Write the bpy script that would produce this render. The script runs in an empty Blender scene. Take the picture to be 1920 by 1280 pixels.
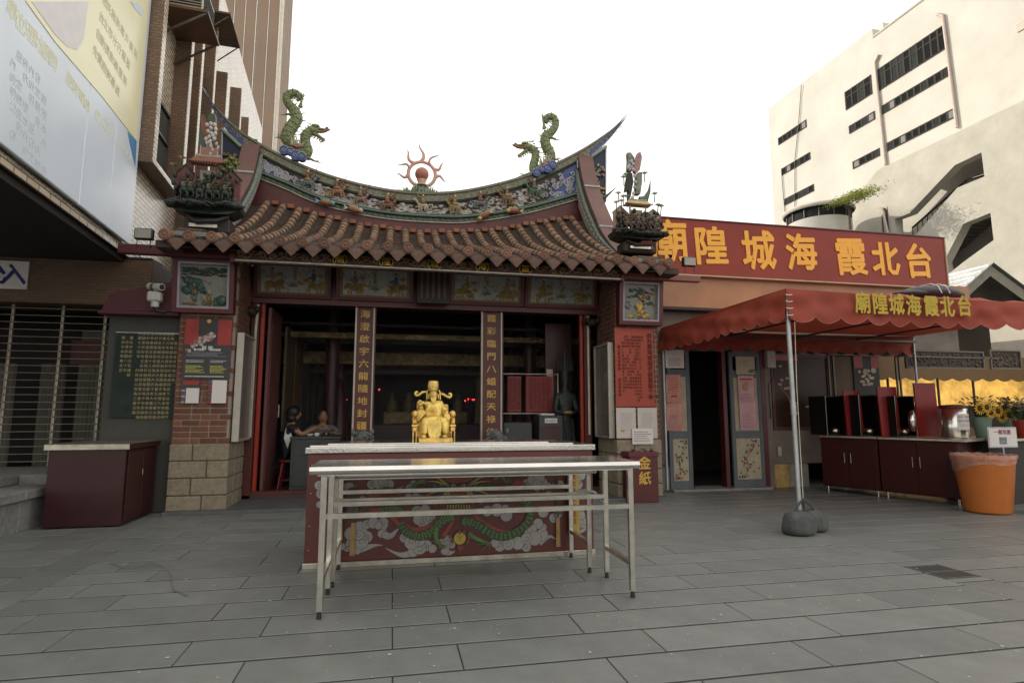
import bpy, bmesh, math, random
from math import sin, cos, tan, pi, radians, atan, hypot, sqrt
random.seed(7)
S = bpy.context.scene
COL = S.collection

# ---------------------------------------------------------------- camera, sky, sun, exposure
PITCH = atan(135 / 1080); YAW = atan(225 / hypot(1080, 135)); EYE = 1.3
cam_d = bpy.data.cameras.new("camera"); cam = bpy.data.objects.new("camera", cam_d); COL.objects.link(cam)
cam.location = (0, 0, EYE); cam.rotation_euler = (pi / 2 + PITCH, 0, -YAW)
cam_d.sensor_width = 36; cam_d.lens = 20.25; cam_d.clip_end = 500; cam_d.clip_start = 0.05
S.camera = cam
SUN_EL = radians(27); SUN_AZ = radians(-50)          # sun stands behind the office block: towards -X and +Y
w = bpy.data.worlds.new("World"); S.world = w; w.use_nodes = True
wn = w.node_tree.nodes; wl = w.node_tree.links
sky = wn.new("ShaderNodeTexSky"); sky.sky_type = 'NISHITA'; sky.sun_disc = False
sky.sun_elevation = SUN_EL; sky.sun_rotation = SUN_AZ; sky.air_density = 1.0; sky.dust_density = 3.0; sky.ozone_density = 1.0
hs = wn.new("ShaderNodeHueSaturation"); hs.inputs['Saturation'].default_value = 0.28
wl.new(sky.outputs[0], hs.inputs['Color'])
veil = wn.new("ShaderNodeMix"); veil.data_type = 'RGBA'; veil.inputs[0].default_value = 0.72   # bright even haze over the clear sky
veil.inputs[7].default_value = (8.8, 8.5, 8.0, 1); wl.new(hs.outputs[0], veil.inputs[6])
bg = wn["Background"]; wl.new(veil.outputs[2], bg.inputs[0]); bg.inputs[1].default_value = 0.15
sd = bpy.data.lights.new("sun", 'SUN'); so = bpy.data.objects.new("sun", sd); COL.objects.link(so)
sd.energy = 3.0; sd.angle = radians(0.6); sd.color = (1.0, 0.90, 0.74)
so.rotation_euler = (pi / 2 - SUN_EL, 0, pi - SUN_AZ); so.location = (0, 0, 30)
S.view_settings.view_transform = 'Standard'; S.view_settings.look = 'None'; S.view_settings.gamma = 1
S.view_settings.use_curve_mapping = False; S.view_settings.exposure = 0.38

# ---------------------------------------------------------------- measuring helpers: a sight line met with a known plane
_F = (sin(YAW) * cos(PITCH), cos(YAW) * cos(PITCH), sin(PITCH)); _R = (cos(YAW), -sin(YAW), 0)
_U = (-sin(YAW) * sin(PITCH), -cos(YAW) * sin(PITCH), cos(PITCH))
def ray(px, py):
    a = (px - 960) / 1080; b = (640 - py) / 1080
    return [_F[i] + a * _R[i] + b * _U[i] for i in range(3)]
def aY(px, py, y):
    v = ray(px, py); t = y / v[1]; return (v[0] * t, y, EYE + v[2] * t)
def aX(px, py, x):
    v = ray(px, py); t = x / v[0]; return (x, v[1] * t, EYE + v[2] * t)
def aZ(px, py, z=0.0):
    v = ray(px, py); t = (z - EYE) / v[2]; return (v[0] * t, v[1] * t, z)
class Wall:
    """a vertical wall plane through (x0,y0) running ang degrees left of +Y; s along it, o outwards to +X side"""
    def __init__(s, x0, y0, ang):
        a = radians(ang); s.o = (x0, y0); s.u = (-sin(a), cos(a)); s.n = (cos(a), sin(a)); s.a = a
    def sz(s, px, py):
        v = ray(px, py); nx, ny = s.n
        t = (s.o[0] * nx + s.o[1] * ny) / (v[0] * nx + v[1] * ny)
        x, y = v[0] * t, v[1] * t
        return ((x - s.o[0]) * s.u[0] + (y - s.o[1]) * s.u[1], EYE + v[2] * t)
    def p(s, d, z, o=0.0):
        return (s.o[0] + s.u[0] * d + s.n[0] * o, s.o[1] + s.u[1] * d + s.n[1] * o, z)

# ---------------------------------------------------------------- materials
def lin(v):
    v /= 255.0
    return v / 12.92 if v <= 0.04045 else ((v + 0.055) / 1.055) ** 2.4
def C(r, g, b): return (lin(r), lin(g), lin(b), 1)
MATS = {}
def mat(name, col, rough=0.7, metal=0.0, var=0.12, scale=6.0, bump=0.0, bscale=60.0, rnd=0.0, col2=None, dirt=0.0, spec=0.5, aniso=None, emit=0.0, alpha=1.0, trans=0.0, det=4.0):
    if name in MATS: return MATS[name]
    m = bpy.data.materials.new(name); m.use_nodes = True; n = m.node_tree.nodes; l = m.node_tree.links
    b = n["Principled BSDF"]; b.inputs['Roughness'].default_value = rough; b.inputs['Metallic'].default_value = metal
    b.inputs['Specular IOR Level'].default_value = spec
    tc = n.new("ShaderNodeTexCoord")
    mp = n.new("ShaderNodeMapping"); l.new(tc.outputs['Object'], mp.inputs[0])
    if aniso: mp.inputs['Scale'].default_value = aniso
    ns = n.new("ShaderNodeTexNoise"); ns.inputs['Scale'].default_value = scale; ns.inputs['Detail'].default_value = det; ns.inputs['Roughness'].default_value = 0.65
    l.new(mp.outputs[0], ns.inputs['Vector'])
    rp = n.new("ShaderNodeValToRGB"); rp.color_ramp.elements[0].position = 0.3; rp.color_ramp.elements[1].position = 0.7
    c2 = col2 or tuple(min(1, c * (1 + var)) for c in col[:3]) + (1,)
    c1 = col if col2 else tuple(c * (1 - var) for c in col[:3]) + (1,)
    rp.color_ramp.elements[0].color = c1; rp.color_ramp.elements[1].color = c2
    l.new(ns.outputs['Fac'], rp.inputs[0]); out = rp.outputs[0]
    if rnd:
        oi = n.new("ShaderNodeObjectInfo"); mr = n.new("ShaderNodeMapRange"); mr.inputs['To Min'].default_value = 1 - rnd; mr.inputs['To Max'].default_value = 1 + rnd
        l.new(oi.outputs['Random'], mr.inputs['Value'])
        mx = n.new("ShaderNodeMix"); mx.data_type = 'RGBA'; mx.blend_type = 'MULTIPLY'; mx.inputs[0].default_value = 1
        l.new(out, mx.inputs[6]); l.new(mr.outputs[0], mx.inputs[7]); out = mx.outputs[2]
    if dirt:
        n2 = n.new("ShaderNodeTexNoise"); n2.inputs['Scale'].default_value = scale * 0.35; n2.inputs['Detail'].default_value = 7; n2.inputs['Roughness'].default_value = 0.7
        l.new(tc.outputs['Object'], n2.inputs['Vector'])
        r2 = n.new("ShaderNodeMapRange"); r2.inputs['From Min'].default_value = 0.45; r2.inputs['From Max'].default_value = 0.72; r2.inputs['To Min'].default_value = 0; r2.inputs['To Max'].default_value = dirt
        l.new(n2.outputs['Fac'], r2.inputs['Value'])
        mx = n.new("ShaderNodeMix"); mx.data_type = 'RGBA'; l.new(r2.outputs[0], mx.inputs[0]); l.new(out, mx.inputs[6]); mx.inputs[7].default_value = (0.035, 0.03, 0.024, 1); out = mx.outputs[2]
        rr = n.new("ShaderNodeMapRange"); rr.inputs['To Min'].default_value = rough; rr.inputs['To Max'].default_value = min(1, rough + 0.3); l.new(r2.outputs[0], rr.inputs['Value']); l.new(rr.outputs[0], b.inputs['Roughness'])
    l.new(out, b.inputs['Base Color'])
    if bump:
        n3 = n.new("ShaderNodeTexNoise"); n3.inputs['Scale'].default_value = bscale; n3.inputs['Detail'].default_value = 5
        l.new(mp.outputs[0], n3.inputs['Vector'])
        bp = n.new("ShaderNodeBump"); bp.inputs['Strength'].default_value = bump; bp.inputs['Distance'].default_value = 0.02
        l.new(n3.outputs['Fac'], bp.inputs['Height']); l.new(bp.outputs[0], b.inputs['Normal'])
    if emit:
        l.new(out, b.inputs['Emission Color']); b.inputs['Emission Strength'].default_value = emit
    if trans: b.inputs['Transmission Weight'].default_value = trans
    if alpha < 1: b.inputs['Alpha'].default_value = alpha
    MATS[name] = m
    return m

def tilemat(name, col, grout, bw, bh, mortar=0.02, rough=0.35, axis='XZ', var=0.3, bump=0.4, dirt=0.35, spec=0.5):
    """small ceramic wall tiles too small to pick apart: brick node on wall coordinates"""
    m = bpy.data.materials.new(name); m.use_nodes = True; n = m.node_tree.nodes; l = m.node_tree.links
    b = n["Principled BSDF"]; b.inputs['Roughness'].default_value = rough
    tc = n.new("ShaderNodeTexCoord"); sp = n.new("ShaderNodeSeparateXYZ"); l.new(tc.outputs['Object'], sp.inputs[0])
    cb = n.new("ShaderNodeCombineXYZ")
    if axis == 'SUM':
        ad = n.new("ShaderNodeMath"); ad.operation = 'ADD'; l.new(sp.outputs[0], ad.inputs[0]); l.new(sp.outputs[1], ad.inputs[1]); l.new(ad.outputs[0], cb.inputs[0])
    else: l.new(sp.outputs['XYZ'.index(axis[0])], cb.inputs[0])
    l.new(sp.outputs['XYZ'.index(axis[-1]) if axis != 'SUM' else 2], cb.inputs[1])
    br = n.new("ShaderNodeTexBrick"); br.offset = 0.0 if bw == bh else 0.5; br.inputs['Scale'].default_value = 1; br.inputs['Brick Width'].default_value = bw; br.inputs['Row Height'].default_value = bh
    br.inputs['Mortar Size'].default_value = mortar * bh; br.inputs['Mortar Smooth'].default_value = 0.1; br.inputs['Bias'].default_value = 0
    br.inputs['Color1'].default_value = tuple(c * (1 + var * .5) for c in col[:3]) + (1,); br.inputs['Color2'].default_value = tuple(c * (1 - var * .5) for c in col[:3]) + (1,); br.inputs['Mortar'].default_value = grout
    l.new(cb.outputs[0], br.inputs['Vector'])
    ns = n.new("ShaderNodeTexNoise"); ns.inputs['Scale'].default_value = 0.9; ns.inputs['Detail'].default_value = 8; l.new(tc.outputs['Object'], ns.inputs['Vector'])
    mr = n.new("ShaderNodeMapRange"); mr.inputs['From Min'].default_value = .4; mr.inputs['From Max'].default_value = .75; mr.inputs['To Max'].default_value = dirt; l.new(ns.outputs['Fac'], mr.inputs['Value'])
    mx = n.new("ShaderNodeMix"); mx.data_type = 'RGBA'; l.new(mr.outputs[0], mx.inputs[0]); l.new(br.outputs[0], mx.inputs[6]); mx.inputs[7].default_value = (0.06, 0.045, 0.03, 1)
    l.new(mx.outputs[2], b.inputs['Base Color'])
    bp = n.new("ShaderNodeBump"); bp.inputs['Strength'].default_value = bump; bp.inputs['Distance'].default_value = 0.01; b.inputs['Specular IOR Level'].default_value = spec; bp.invert = True; l.new(br.outputs['Fac'], bp.inputs['Height']); l.new(bp.outputs[0], b.inputs['Normal'])
    MATS[name] = m
    return m

# ---------------------------------------------------------------- mesh building
class MB:
    def __init__(s): s.v = []; s.f = []; s.m = []; s.sm = []; s.mats = []
    def mi(s, m):
        if m not in s.mats: s.mats.append(m)
        return s.mats.index(m)
    def add(s, vs, fs, m, smooth=False):
        o = len(s.v); k = s.mi(m); s.v += [tuple(v) for v in vs]
        for f in fs: s.f.append([i + o for i in f]); s.m.append(k); s.sm.append(smooth)
        return s
    def box(s, x0, x1, y0, y1, z0, z1, m, ch=0.0, T=None):
        if x0 > x1: x0, x1 = x1, x0
        if y0 > y1: y0, y1 = y1, y0
        if z0 > z1: z0, z1 = z1, z0
        ch = min(ch, (x1 - x0) * .45, (y1 - y0) * .45, (z1 - z0) * .45)
        if ch <= 0:
            vs = [(x, y, z) for z in (z0, z1) for y in (y0, y1) for x in (x0, x1)]
            fs = [(0, 2, 3, 1), (4, 5, 7, 6), (0, 1, 5, 4), (2, 6, 7, 3), (0, 4, 6, 2), (1, 3, 7, 5)]
        else:
            vs = []; idx = {}
            for i, x in enumerate((x0, x1)):
                for j, y in enumerate((y0, y1)):
                    for k, z in enumerate((z0, z1)):
                        dx, dy, dz = (ch if i == 0 else -ch), (ch if j == 0 else -ch), (ch if k == 0 else -ch)
                        idx[i, j, k] = len(vs)
                        vs += [(x, y + dy, z + dz), (x + dx, y, z + dz), (x + dx, y + dy, z)]
            I = lambda i, j, k, a: idx[i, j, k] + a
            fs = [[I(0, 0, 0, 0), I(0, 0, 1, 0), I(0, 1, 1, 0), I(0, 1, 0, 0)], [I(1, 0, 0, 0), I(1, 1, 0, 0), I(1, 1, 1, 0), I(1, 0, 1, 0)],
                  [I(0, 0, 0, 1), I(1, 0, 0, 1), I(1, 0, 1, 1), I(0, 0, 1, 1)], [I(0, 1, 0, 1), I(0, 1, 1, 1), I(1, 1, 1, 1), I(1, 1, 0, 1)],
                  [I(0, 0, 0, 2), I(0, 1, 0, 2), I(1, 1, 0, 2), I(1, 0, 0, 2)], [I(0, 0, 1, 2), I(1, 0, 1, 2), I(1, 1, 1, 2), I(0, 1, 1, 2)]]
            for k in (0, 1):
                for j in (0, 1): fs.append([I(0, j, k, 1), I(1, j, k, 1), I(1, j, k, 2), I(0, j, k, 2)])
                for i in (0, 1): fs.append([I(i, 0, k, 0), I(i, 1, k, 0), I(i, 1, k, 2), I(i, 0, k, 2)])
            for i in (0, 1):
                for j in (0, 1): fs.append([I(i, j, 0, 0), I(i, j, 1, 0), I(i, j, 1, 1), I(i, j, 0, 1)])
            for q in idx.values(): fs.append([q, q + 1, q + 2])
        if T: vs = [T(*v) for v in vs]
        return s.add(vs, fs, m)
    def tube(s, pts, r, m, n=8, cap=True, smooth=True, sq=None):
        """swept round bar; r one radius or one per point; sq=(a,b) squashes the section"""
        N = len(pts); rs = r if isinstance(r, (list, tuple)) else [r] * N
        vs = []; fs = []; ref = None
        for i, p in enumerate(pts):
            a = pts[max(0, i - 1)]; b = pts[min(N - 1, i + 1)]
            t = [b[k] - a[k] for k in range(3)]; L = sqrt(sum(c * c for c in t)) or 1; t = [c / L for c in t]
            if ref is None: ref = [0, 0, 1] if abs(t[2]) < 0.9 else [0, 1, 0]
            dt = sum(ref[k] * t[k] for k in range(3)); u = [ref[k] - dt * t[k] for k in range(3)]; L = sqrt(sum(c * c for c in u)) or 1; u = [c / L for c in u]
            ref = u; w_ = [t[1] * u[2] - t[2] * u[1], t[2] * u[0] - t[0] * u[2], t[0] * u[1] - t[1] * u[0]]
            for k in range(n):
                an = 2 * pi * k / n; ca, sa = cos(an) * rs[i], sin(an) * rs[i]
                if sq: ca *= sq[0]; sa *= sq[1]
                vs.append([p[j] + u[j] * ca + w_[j] * sa for j in range(3)])
        for i in range(N - 1):
            for k in range(n):
                fs.append((i * n + k, i * n + (k + 1) % n, (i + 1) * n + (k + 1) % n, (i + 1) * n + k))
        s.add(vs, fs, m, smooth)
        if cap: s.add(vs[:n], [list(range(n))[::-1]], m); s.add(vs[-n:], [list(range(n))], m)
        return s
    def bar(s, a, b, w_, h, m):
        """square bar between two points"""
        return s.tube([a, b], 0.7071, m, n=4, smooth=False, sq=None) if False else s._bar(a, b, w_, h, m)
    def _bar(s, a, b, w_, h, m):
        t = [b[k] - a[k] for k in range(3)]; L = sqrt(sum(c * c for c in t)); t = [c / L for c in t]
        up = [0, 0, 1] if abs(t[2]) < .9 else [0, 1, 0]
        r = [t[1] * up[2] - t[2] * up[1], t[2] * up[0] - t[0] * up[2], t[0] * up[1] - t[1] * up[0]]; q = sqrt(sum(c * c for c in r)); r = [c / q for c in r]
        u = [r[1] * t[2] - r[2] * t[1], r[2] * t[0] - r[0] * t[2], r[0] * t[1] - r[1] * t[0]]
        vs = [[p[k] + r[k] * w_ / 2 * i + u[k] * h / 2 * j for k in range(3)] for p in (a, b) for i, j in ((-1, -1), (1, -1), (1, 1), (-1, 1))]
        return s.add(vs, [(3, 2, 1, 0), (4, 5, 6, 7), (0, 1, 5, 4), (1, 2, 6, 5), (2, 3, 7, 6), (3, 0, 4, 7)], m)
    def lathe(s, prof, c, m, n=16, smooth=True, T=None):
        vs = [(c[0] + r * cos(2 * pi * k / n), c[1] + r * sin(2 * pi * k / n), c[2] + z) for r, z in prof for k in range(n)]
        if T: vs = [T(*v) for v in vs]
        fs = [(i * n + k, i * n + (k + 1) % n, (i + 1) * n + (k + 1) % n, (i + 1) * n + k) for i in range(len(prof) - 1) for k in range(n)]
        return s.add(vs, fs, m, smooth)
    def ell(s, c, r, m, n=8, k=5, rot=0.0, smooth=True):
        """ellipsoid; rot turns it in the XZ plane"""
        if not isinstance(r, (list, tuple)): r = (r, r, r)
        vs = [(0, 0, r[2])]
        for i in range(1, k):
            ph = pi * i / k
            for j in range(n):
                th = 2 * pi * j / n; vs.append((r[0] * sin(ph) * cos(th), r[1] * sin(ph) * sin(th), r[2] * cos(ph)))
        vs.append((0, 0, -r[2])); cr, sr = cos(rot), sin(rot)
        vs = [(c[0] + x * cr - z * sr, c[1] + y, c[2] + x * sr + z * cr) for x, y, z in vs]
        fs = [(0, 1 + j, 1 + (j + 1) % n) for j in range(n)]
        for i in range(k - 2):
            for j in range(n): fs.append((1 + i * n + j, 1 + (i + 1) * n + j, 1 + (i + 1) * n + (j + 1) % n, 1 + i * n + (j + 1) % n))
        L = len(vs) - 1; fs += [(L, 1 + (k - 2) * n + (j + 1) % n, 1 + (k - 2) * n + j) for j in range(n)]
        return s.add(vs, fs, m, smooth)
    def prism(s, poly, P0, P1, m, smooth=False):
        """poly: list of 2D points; P0, P1: functions that place the front and the back outline"""
        n = len(poly); vs = [P0(*p) for p in poly] + [P1(*p) for p in poly]
        fs = [list(range(n)), list(range(2 * n - 1, n - 1, -1))] + [(i + n, (i + 1) % n + n, (i + 1) % n, i) for i in range(n)]
        return s.add(vs, fs, m)
    def fr(s, poly, y0, y1, m):
        """outline in x,z, thick from y0 (front) to y1"""
        return s.prism(poly, lambda x, z: (x, y0, z), lambda x, z: (x, y1, z), m)
    def disc(s, c, r, y0, y1, m, n=14, sx=1.0, sz=1.0, rot=0.0):
        return s.fr([(c[0] + cos(rot) * r * sx * cos(a) - sin(rot) * r * sz * sin(a), c[1] + sin(rot) * r * sx * cos(a) + cos(rot) * r * sz * sin(a)) for a in [2 * pi * k / n for k in range(n)]], y0, y1, m)
    def cone(s, a, b, r, m, n=5): return s.tube([a, b], [r, r * .06], m, n=n, cap=False)
    def mesh(s, name):
        me = bpy.data.meshes.new(name); me.from_pydata(s.v, [], s.f)
        for m in s.mats: me.materials.append(m)
        me.polygons.foreach_set('material_index', s.m); me.polygons.foreach_set('use_smooth', s.sm); me.update()
        return me
    def build(s, name, parent=None, loc=(0, 0, 0), rz=0.0, **tags):
        o = bpy.data.objects.new(name, s.mesh(name)); COL.objects.link(o)
        if parent: o.parent = parent
        o.location = loc; o.rotation_euler = (0, 0, rz)
        for k, v in tags.items(): o[k] = v
        return o
def thing(name, label, category, loc=(0, 0, 0), rz=0.0, group=None):
    o = bpy.data.objects.new(name, None); COL.objects.link(o); o.location = loc; o.rotation_euler = (0, 0, rz); o.empty_display_size = .1
    o['label'] = label; o['category'] = category
    if group: o['group'] = group
    return o
def inst(me, name, parent, loc, rot=(0, 0, 0), scale=(1, 1, 1)):
    o = bpy.data.objects.new(name, me); COL.objects.link(o); o.parent = parent; o.location = loc; o.rotation_euler = rot; o.scale = scale
    return o
def copy_tree(o, parent=None):
    kids = [c for c in o.children]
    c = o.copy(); COL.objects.link(c); c.parent = parent
    for k in kids: copy_tree(k, c)
    return c
def lift(root):
    """children built in world coordinates move under the thing's base"""
    for c in root.children:
        if c.get('_l'): continue
        c.location = (c.location[0] - root.location[0], c.location[1] - root.location[1], c.location[2] - root.location[2])
_dg = None
def textmesh(body, size, m, ext=0.002, off=0.0, align='CENTER', ls=1.0, cs=1.0, va='CENTER'):
    cu = bpy.data.curves.new("writing", 'FONT'); cu.body = body; cu.size = size; cu.extrude = ext
    cu.align_x = align; cu.align_y = va; cu.space_line = ls; cu.space_character = cs; cu.resolution_u = 1
    o = bpy.data.objects.new("writing", cu); COL.objects.link(o)
    dg = bpy.context.evaluated_depsgraph_get(); dg.update()
    me = bpy.data.meshes.new_from_object(o.evaluated_get(dg)); me.materials.clear(); me.materials.append(m)
    bpy.data.objects.remove(o); bpy.data.curves.remove(cu)
    if off:      # a heavier stroke: shifted copies, each a hair prouder
        bm = bmesh.new(); n0 = 0; dirs = [(0, 0), (1, 0), (-1, 0), (0, 1), (0, -1), (.7, .7), (-.7, .7), (.7, -.7), (-.7, -.7)]
        if off < .004: dirs = dirs[:5]
        for k, (a, b) in enumerate(dirs):
            bm.from_mesh(me); bm.verts.ensure_lookup_table()
            for v in bm.verts[n0:]: v.co.x += a * off; v.co.y += b * off; v.co.z += k * .00012
            n0 = len(bm.verts)
        bm.to_mesh(me); bm.free()
    return me
def text(body, size, m, loc, parent, rz=0.0, name="writing", tilt=pi / 2, **k):
    me = textmesh(body, size, m, **k); me.name = name
    o = bpy.data.objects.new(name, me); COL.objects.link(o); o.parent = parent; o.location = loc; o.rotation_euler = (tilt, 0, rz)
    return o
def columns(cols):
    """columns read from the right, each top to bottom, as rows of full-width signs"""
    h = max(len(c) for c in cols); cols = [c + "\u3000" * (h - len(c)) for c in cols]
    return "\n".join("".join(c[r] for c in cols[::-1]) for r in range(h))
def interp(tab, x):
    if x <= tab[0][0]: return tab[0][1]
    for (a, p), (b, q) in zip(tab, tab[1:]):
        if x <= b: return p + (q - p) * (x - a) / (b - a)
    return tab[-1][1]
def smooth_tab(tab, n=40):
    """Catmull-Rom through (x, z) points"""
    out = []
    P_ = [tab[0]] + list(tab) + [tab[-1]]
    for i in range(1, len(P_) - 2):
        p0, p1, p2, p3 = P_[i - 1:i + 3]; k = max(2, n // (len(tab) - 1))
        for j in range(k):
            t = j / k; out.append(tuple(.5 * ((2 * p1[d]) + (-p0[d] + p2[d]) * t + (2 * p0[d] - 5 * p1[d] + 4 * p2[d] - p3[d]) * t * t + (-p0[d] + 3 * p1[d] - 3 * p2[d] + p3[d]) * t ** 3) for d in range(len(p1))))
    out.append(tuple(tab[-1])); return out

# shared materials
M_red = mat('maroon_paint', C(84, 34, 29), .45, bump=.05, dirt=.35, scale=3)
M_redf = mat('maroon_frame', C(84, 30, 32), .4, bump=.04, dirt=.2, scale=4)
M_dark = mat('dark_wood', (.03, .022, .018, 1), .6, dirt=.3)
M_black = mat('black_rubber', (.012, .012, .012, 1), .6)
M_steel = mat('stainless_steel', (.72, .70, .66, 1), .20, metal=1, var=.10, scale=2.5, bump=.03, bscale=40, dirt=.12)
M_steelb = mat('worn_steel', (.58, .54, .44, 1), .34, metal=1, var=.22, scale=9, bump=.05, bscale=60, dirt=.45)
M_gal = mat('galvanised_steel', (.45, .46, .46, 1), .45, metal=.8, dirt=.3)
M_gold = mat('gold_letter', (.78, .48, .08, 1), .35, metal=.7, var=.1)
M_goldp = mat('gold_paint', (.60, .36, .06, 1), .4, var=.15)
M_white = mat('white_paint', (.72, .70, .66, 1), .5, dirt=.2)
M_cream = mat('cream_paint', (.62, .56, .42, 1), .55, dirt=.35)
M_paper = mat('paper', (.68, .64, .60, 1), .8, var=.04)
M_ink = mat('black_ink', (.02, .02, .02, 1), .6)
M_teak = mat('brown_wood', (.14, .07, .035, 1), .5, dirt=.3)
M_plast = mat('grey_plastic', (.35, .35, .33, 1), .4)
M_blackmetal = mat('black_metal', (.02, .02, .02, 1), .35, metal=.3)
# ================================================================ GROUND
M_pave = mat('grey_granite_paving', (.198, .206, .196, 1), .40, var=.13, scale=3.1, bump=.16, bscale=110, rnd=.10, dirt=.34)
M_joint = mat('joint_mortar', (.03, .028, .025, 1), .9, var=.3, scale=8)
M_spot = mat('pale_speck', (.55, .54, .5, 1), .7)
g = MB(); g.add([(-60, -40, -.004), (90, -40, -.004), (90, 130, -.004), (-60, 130, -.004)], [(0, 1, 2, 3)], M_joint)
ground = g.build('ground', kind='structure')
pv = []
def slab(x0, x1, y0, y1, far): pv.append((x0, x1, y0, y1, far))
j = .0075
rows = [3.465 + .345 * k for k in range(-6, 18)]
for k, y0 in enumerate(rows):
    A = (k % 2 == 0)
    base = (-1.09 if A else -.73) + 1.125 * -1
    # between the two border bands
    xs = sorted([-2.53] + [x for x in [base + 1.125 * i for i in range(-1, 8)] if -2.50 < x < 4.25] + [4.33])
    for a, b in zip(xs, xs[1:]): slab(a, b, y0, y0 + .345, y0 > 9.0)
    xs = [-2.89 - .55 * (0 if A else 1)] + [-2.89 - 1.125 * i - (.55 if not A else 1.125) for i in range(0, 5)]
    xs = sorted([-2.89] + [x for x in xs if x < -2.95])
    for a, b in zip(xs, xs[1:]): slab(a, b, y0, y0 + .345, y0 > 8.5)
    xs = sorted([4.69] + [4.69 + (.6 if A else 1.0) + 1.125 * i for i in range(0, 8)])
    for a, b in zip(xs, xs[1:]): slab(a, b, y0, y0 + .345, y0 > 8.6)
for i in range(14):
    slab(-2.89, -2.53, 1.4 + .62 * i, 2.02 + .62 * i, False)
    y0, y1 = 1.4 + .62 * i, 2.02 + .62 * i
    if y0 < 4.35 and y1 > 3.98:
        if 3.98 - y0 > .05: slab(4.33, 4.69, y0, 3.98, False)
        if y1 - 4.36 > .05: slab(4.33, 4.69, 4.36, y1, False)
    else: slab(4.33, 4.69, y0, y1, False)
def dist(s_):
    x, y = (s_[0] + s_[1]) / 2, (s_[2] + s_[3]) / 2
    dep = x * sin(YAW) + y * cos(YAW); sd_ = x * cos(YAW) - y * sin(YAW)
    return (hypot(x, y), dep > 1.9 and abs(sd_) < dep * .95 + .8)
near = []; rest = MB()
for s_ in pv:
    dd, vis = dist(s_)
    if vis and not s_[4] and dd < 11.5: near.append(s_)
    else: rest.box(s_[0] + j / 2, s_[1] - j / 2, s_[2] + j / 2, s_[3] - j / 2, -.028, random.uniform(-.001, .001), M_pave)
near.sort(key=lambda s_: dist(s_)[0])
cache = {}
for n_, s_ in enumerate(near):
    x0, x1, y0, y1, _ = s_
    if n_ >= 296:
        rest.box(x0 + j / 2, x1 - j / 2, y0 + j / 2, y1 - j / 2, -.028, 0, M_pave); continue
    key = (round(x1 - x0, 3), round(y1 - y0, 3))
    if key not in cache:
        b_ = MB(); L_, W_ = key; b_.box(j / 2, L_ - j / 2, j * 1.6, W_ - j * 1.6, -.028, 0, M_pave, ch=.0025); cache[key] = b_.mesh('paver')
    inst(cache[key], 'paver', ground, (x0, y0, random.uniform(-.001, .001)), (random.uniform(-.001, .001), random.uniform(-.0008, .0008), 0))
if rest.v: rest.build('far_pavers', ground, kind='stuff')
sp_ = MB()
for _ in range(800):
    x = random.gauss(1.5, 1.9); y = random.gauss(3.9, 1.2); r = random.choice([.002, .003, .003, .004, .006, .009]) * random.uniform(.6, 1.3)
    if y < 2: continue
    a0 = random.random() * 6
    sp_.add([(x + r * random.uniform(.5, 1.3) * cos(a0 + q * 1.05), y + r * random.uniform(.5, 1.3) * sin(a0 + q * 1.05), .0035) for q in range(6)], [tuple(range(6))], M_spot)
sp_.build('dried_specks', ground, kind='stuff')
M_wet = mat('dark_stain', (.150, .152, .146, 1), .5)
st = MB(); pts = [aZ(x, y, .0036) for x, y in [(208, 1055), (235, 1064), (262, 1062), (282, 1056), (300, 1060), (315, 1070), (322, 1085), (325, 1103), (338, 1110), (350, 1116)]]
pts = smooth_tab(pts, 40)
vs = []; 
for i, p_ in enumerate(pts):
    wdt = .007 + .01 * sin(i * .9) * .4
    a = pts[max(0, i - 1)]; b = pts[min(len(pts) - 1, i + 1)]; tx, ty = b[0] - a[0], b[1] - a[1]; L = hypot(tx, ty)
    vs += [(p_[0] - ty / L * wdt, p_[1] + tx / L * wdt, .0036), (p_[0] + ty / L * wdt, p_[1] - tx / L * wdt, .0036)]
st.add(vs, [(2 * i, 2 * i + 1, 2 * i + 3, 2 * i + 2) for i in range(len(pts) - 1)], M_wet)
st.build('water_trail', ground)
# drain grate
dr = thing('drain_grate', 'square cast iron drain grate set in the paving', 'drain', (4.51, 4.17, 0))
fr_ = MB(); M_iron = mat('cast_iron', (.15, .15, .14, 1), .5, metal=.5, dirt=.3)
for a in ((-.175, .175, -.185, -.165), (-.175, .175, .165, .185), (-.175, -.155, -.165, .165), (.155, .175, -.165, .165)): fr_.box(a[0], a[1], a[2], a[3], -.02, .001, M_iron)
fr_.box(-.155, .155, -.012, .012, -.02, 0, M_iron); fr_.build('frame', dr)
bm_ = MB(); bm_.box(-.0055, .0055, -.153, .153, -.02, -.0005, M_iron); bme = bm_.mesh('bar')
for i in range(12): inst(bme, 'bar', dr, (-.143 + .026 * i, 0, 0))
pit = MB(); pit.box(-.155, .155, -.165, .165, -.0039, -.0032, M_black); pit.build('pit', dr)
# ================================================================ OFFICE BLOCK AT THE LEFT
LW = Wall(-3.9, 9.17, 4.5)
M_ct = tilemat('cream_wall_tile', (.66, .57, .43, 1), (.17, .12, .08, 1), .24, .075, .12, .24, 'YZ', .25, .12, .3, 1.0)
M_bt = tilemat('brown_mosaic_tile', (.21, .13, .08, 1), (.12, .075, .05, 1), .1, .05, .14, .35, 'SUM', .3, .5, .35)
M_btz = tilemat('brown_beam_tile', (.15, .085, .045, 1), (.10, .06, .04, 1), .12, .048, .14, .4, 'SUM', .35, .5, .5)
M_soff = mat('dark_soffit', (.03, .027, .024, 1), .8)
M_glass = mat('dark_green_glass', (.03, .045, .04, 1), .06, spec=.8, var=.1)
M_alu = mat('bronze_aluminium', (.10, .085, .07, 1), .4, metal=.5)
ob = thing('office_building', 'tall cream and brown tiled office block with projecting window frames beside the temple', 'building', (LW.o[0], LW.o[1], 0), LW.a)
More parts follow.
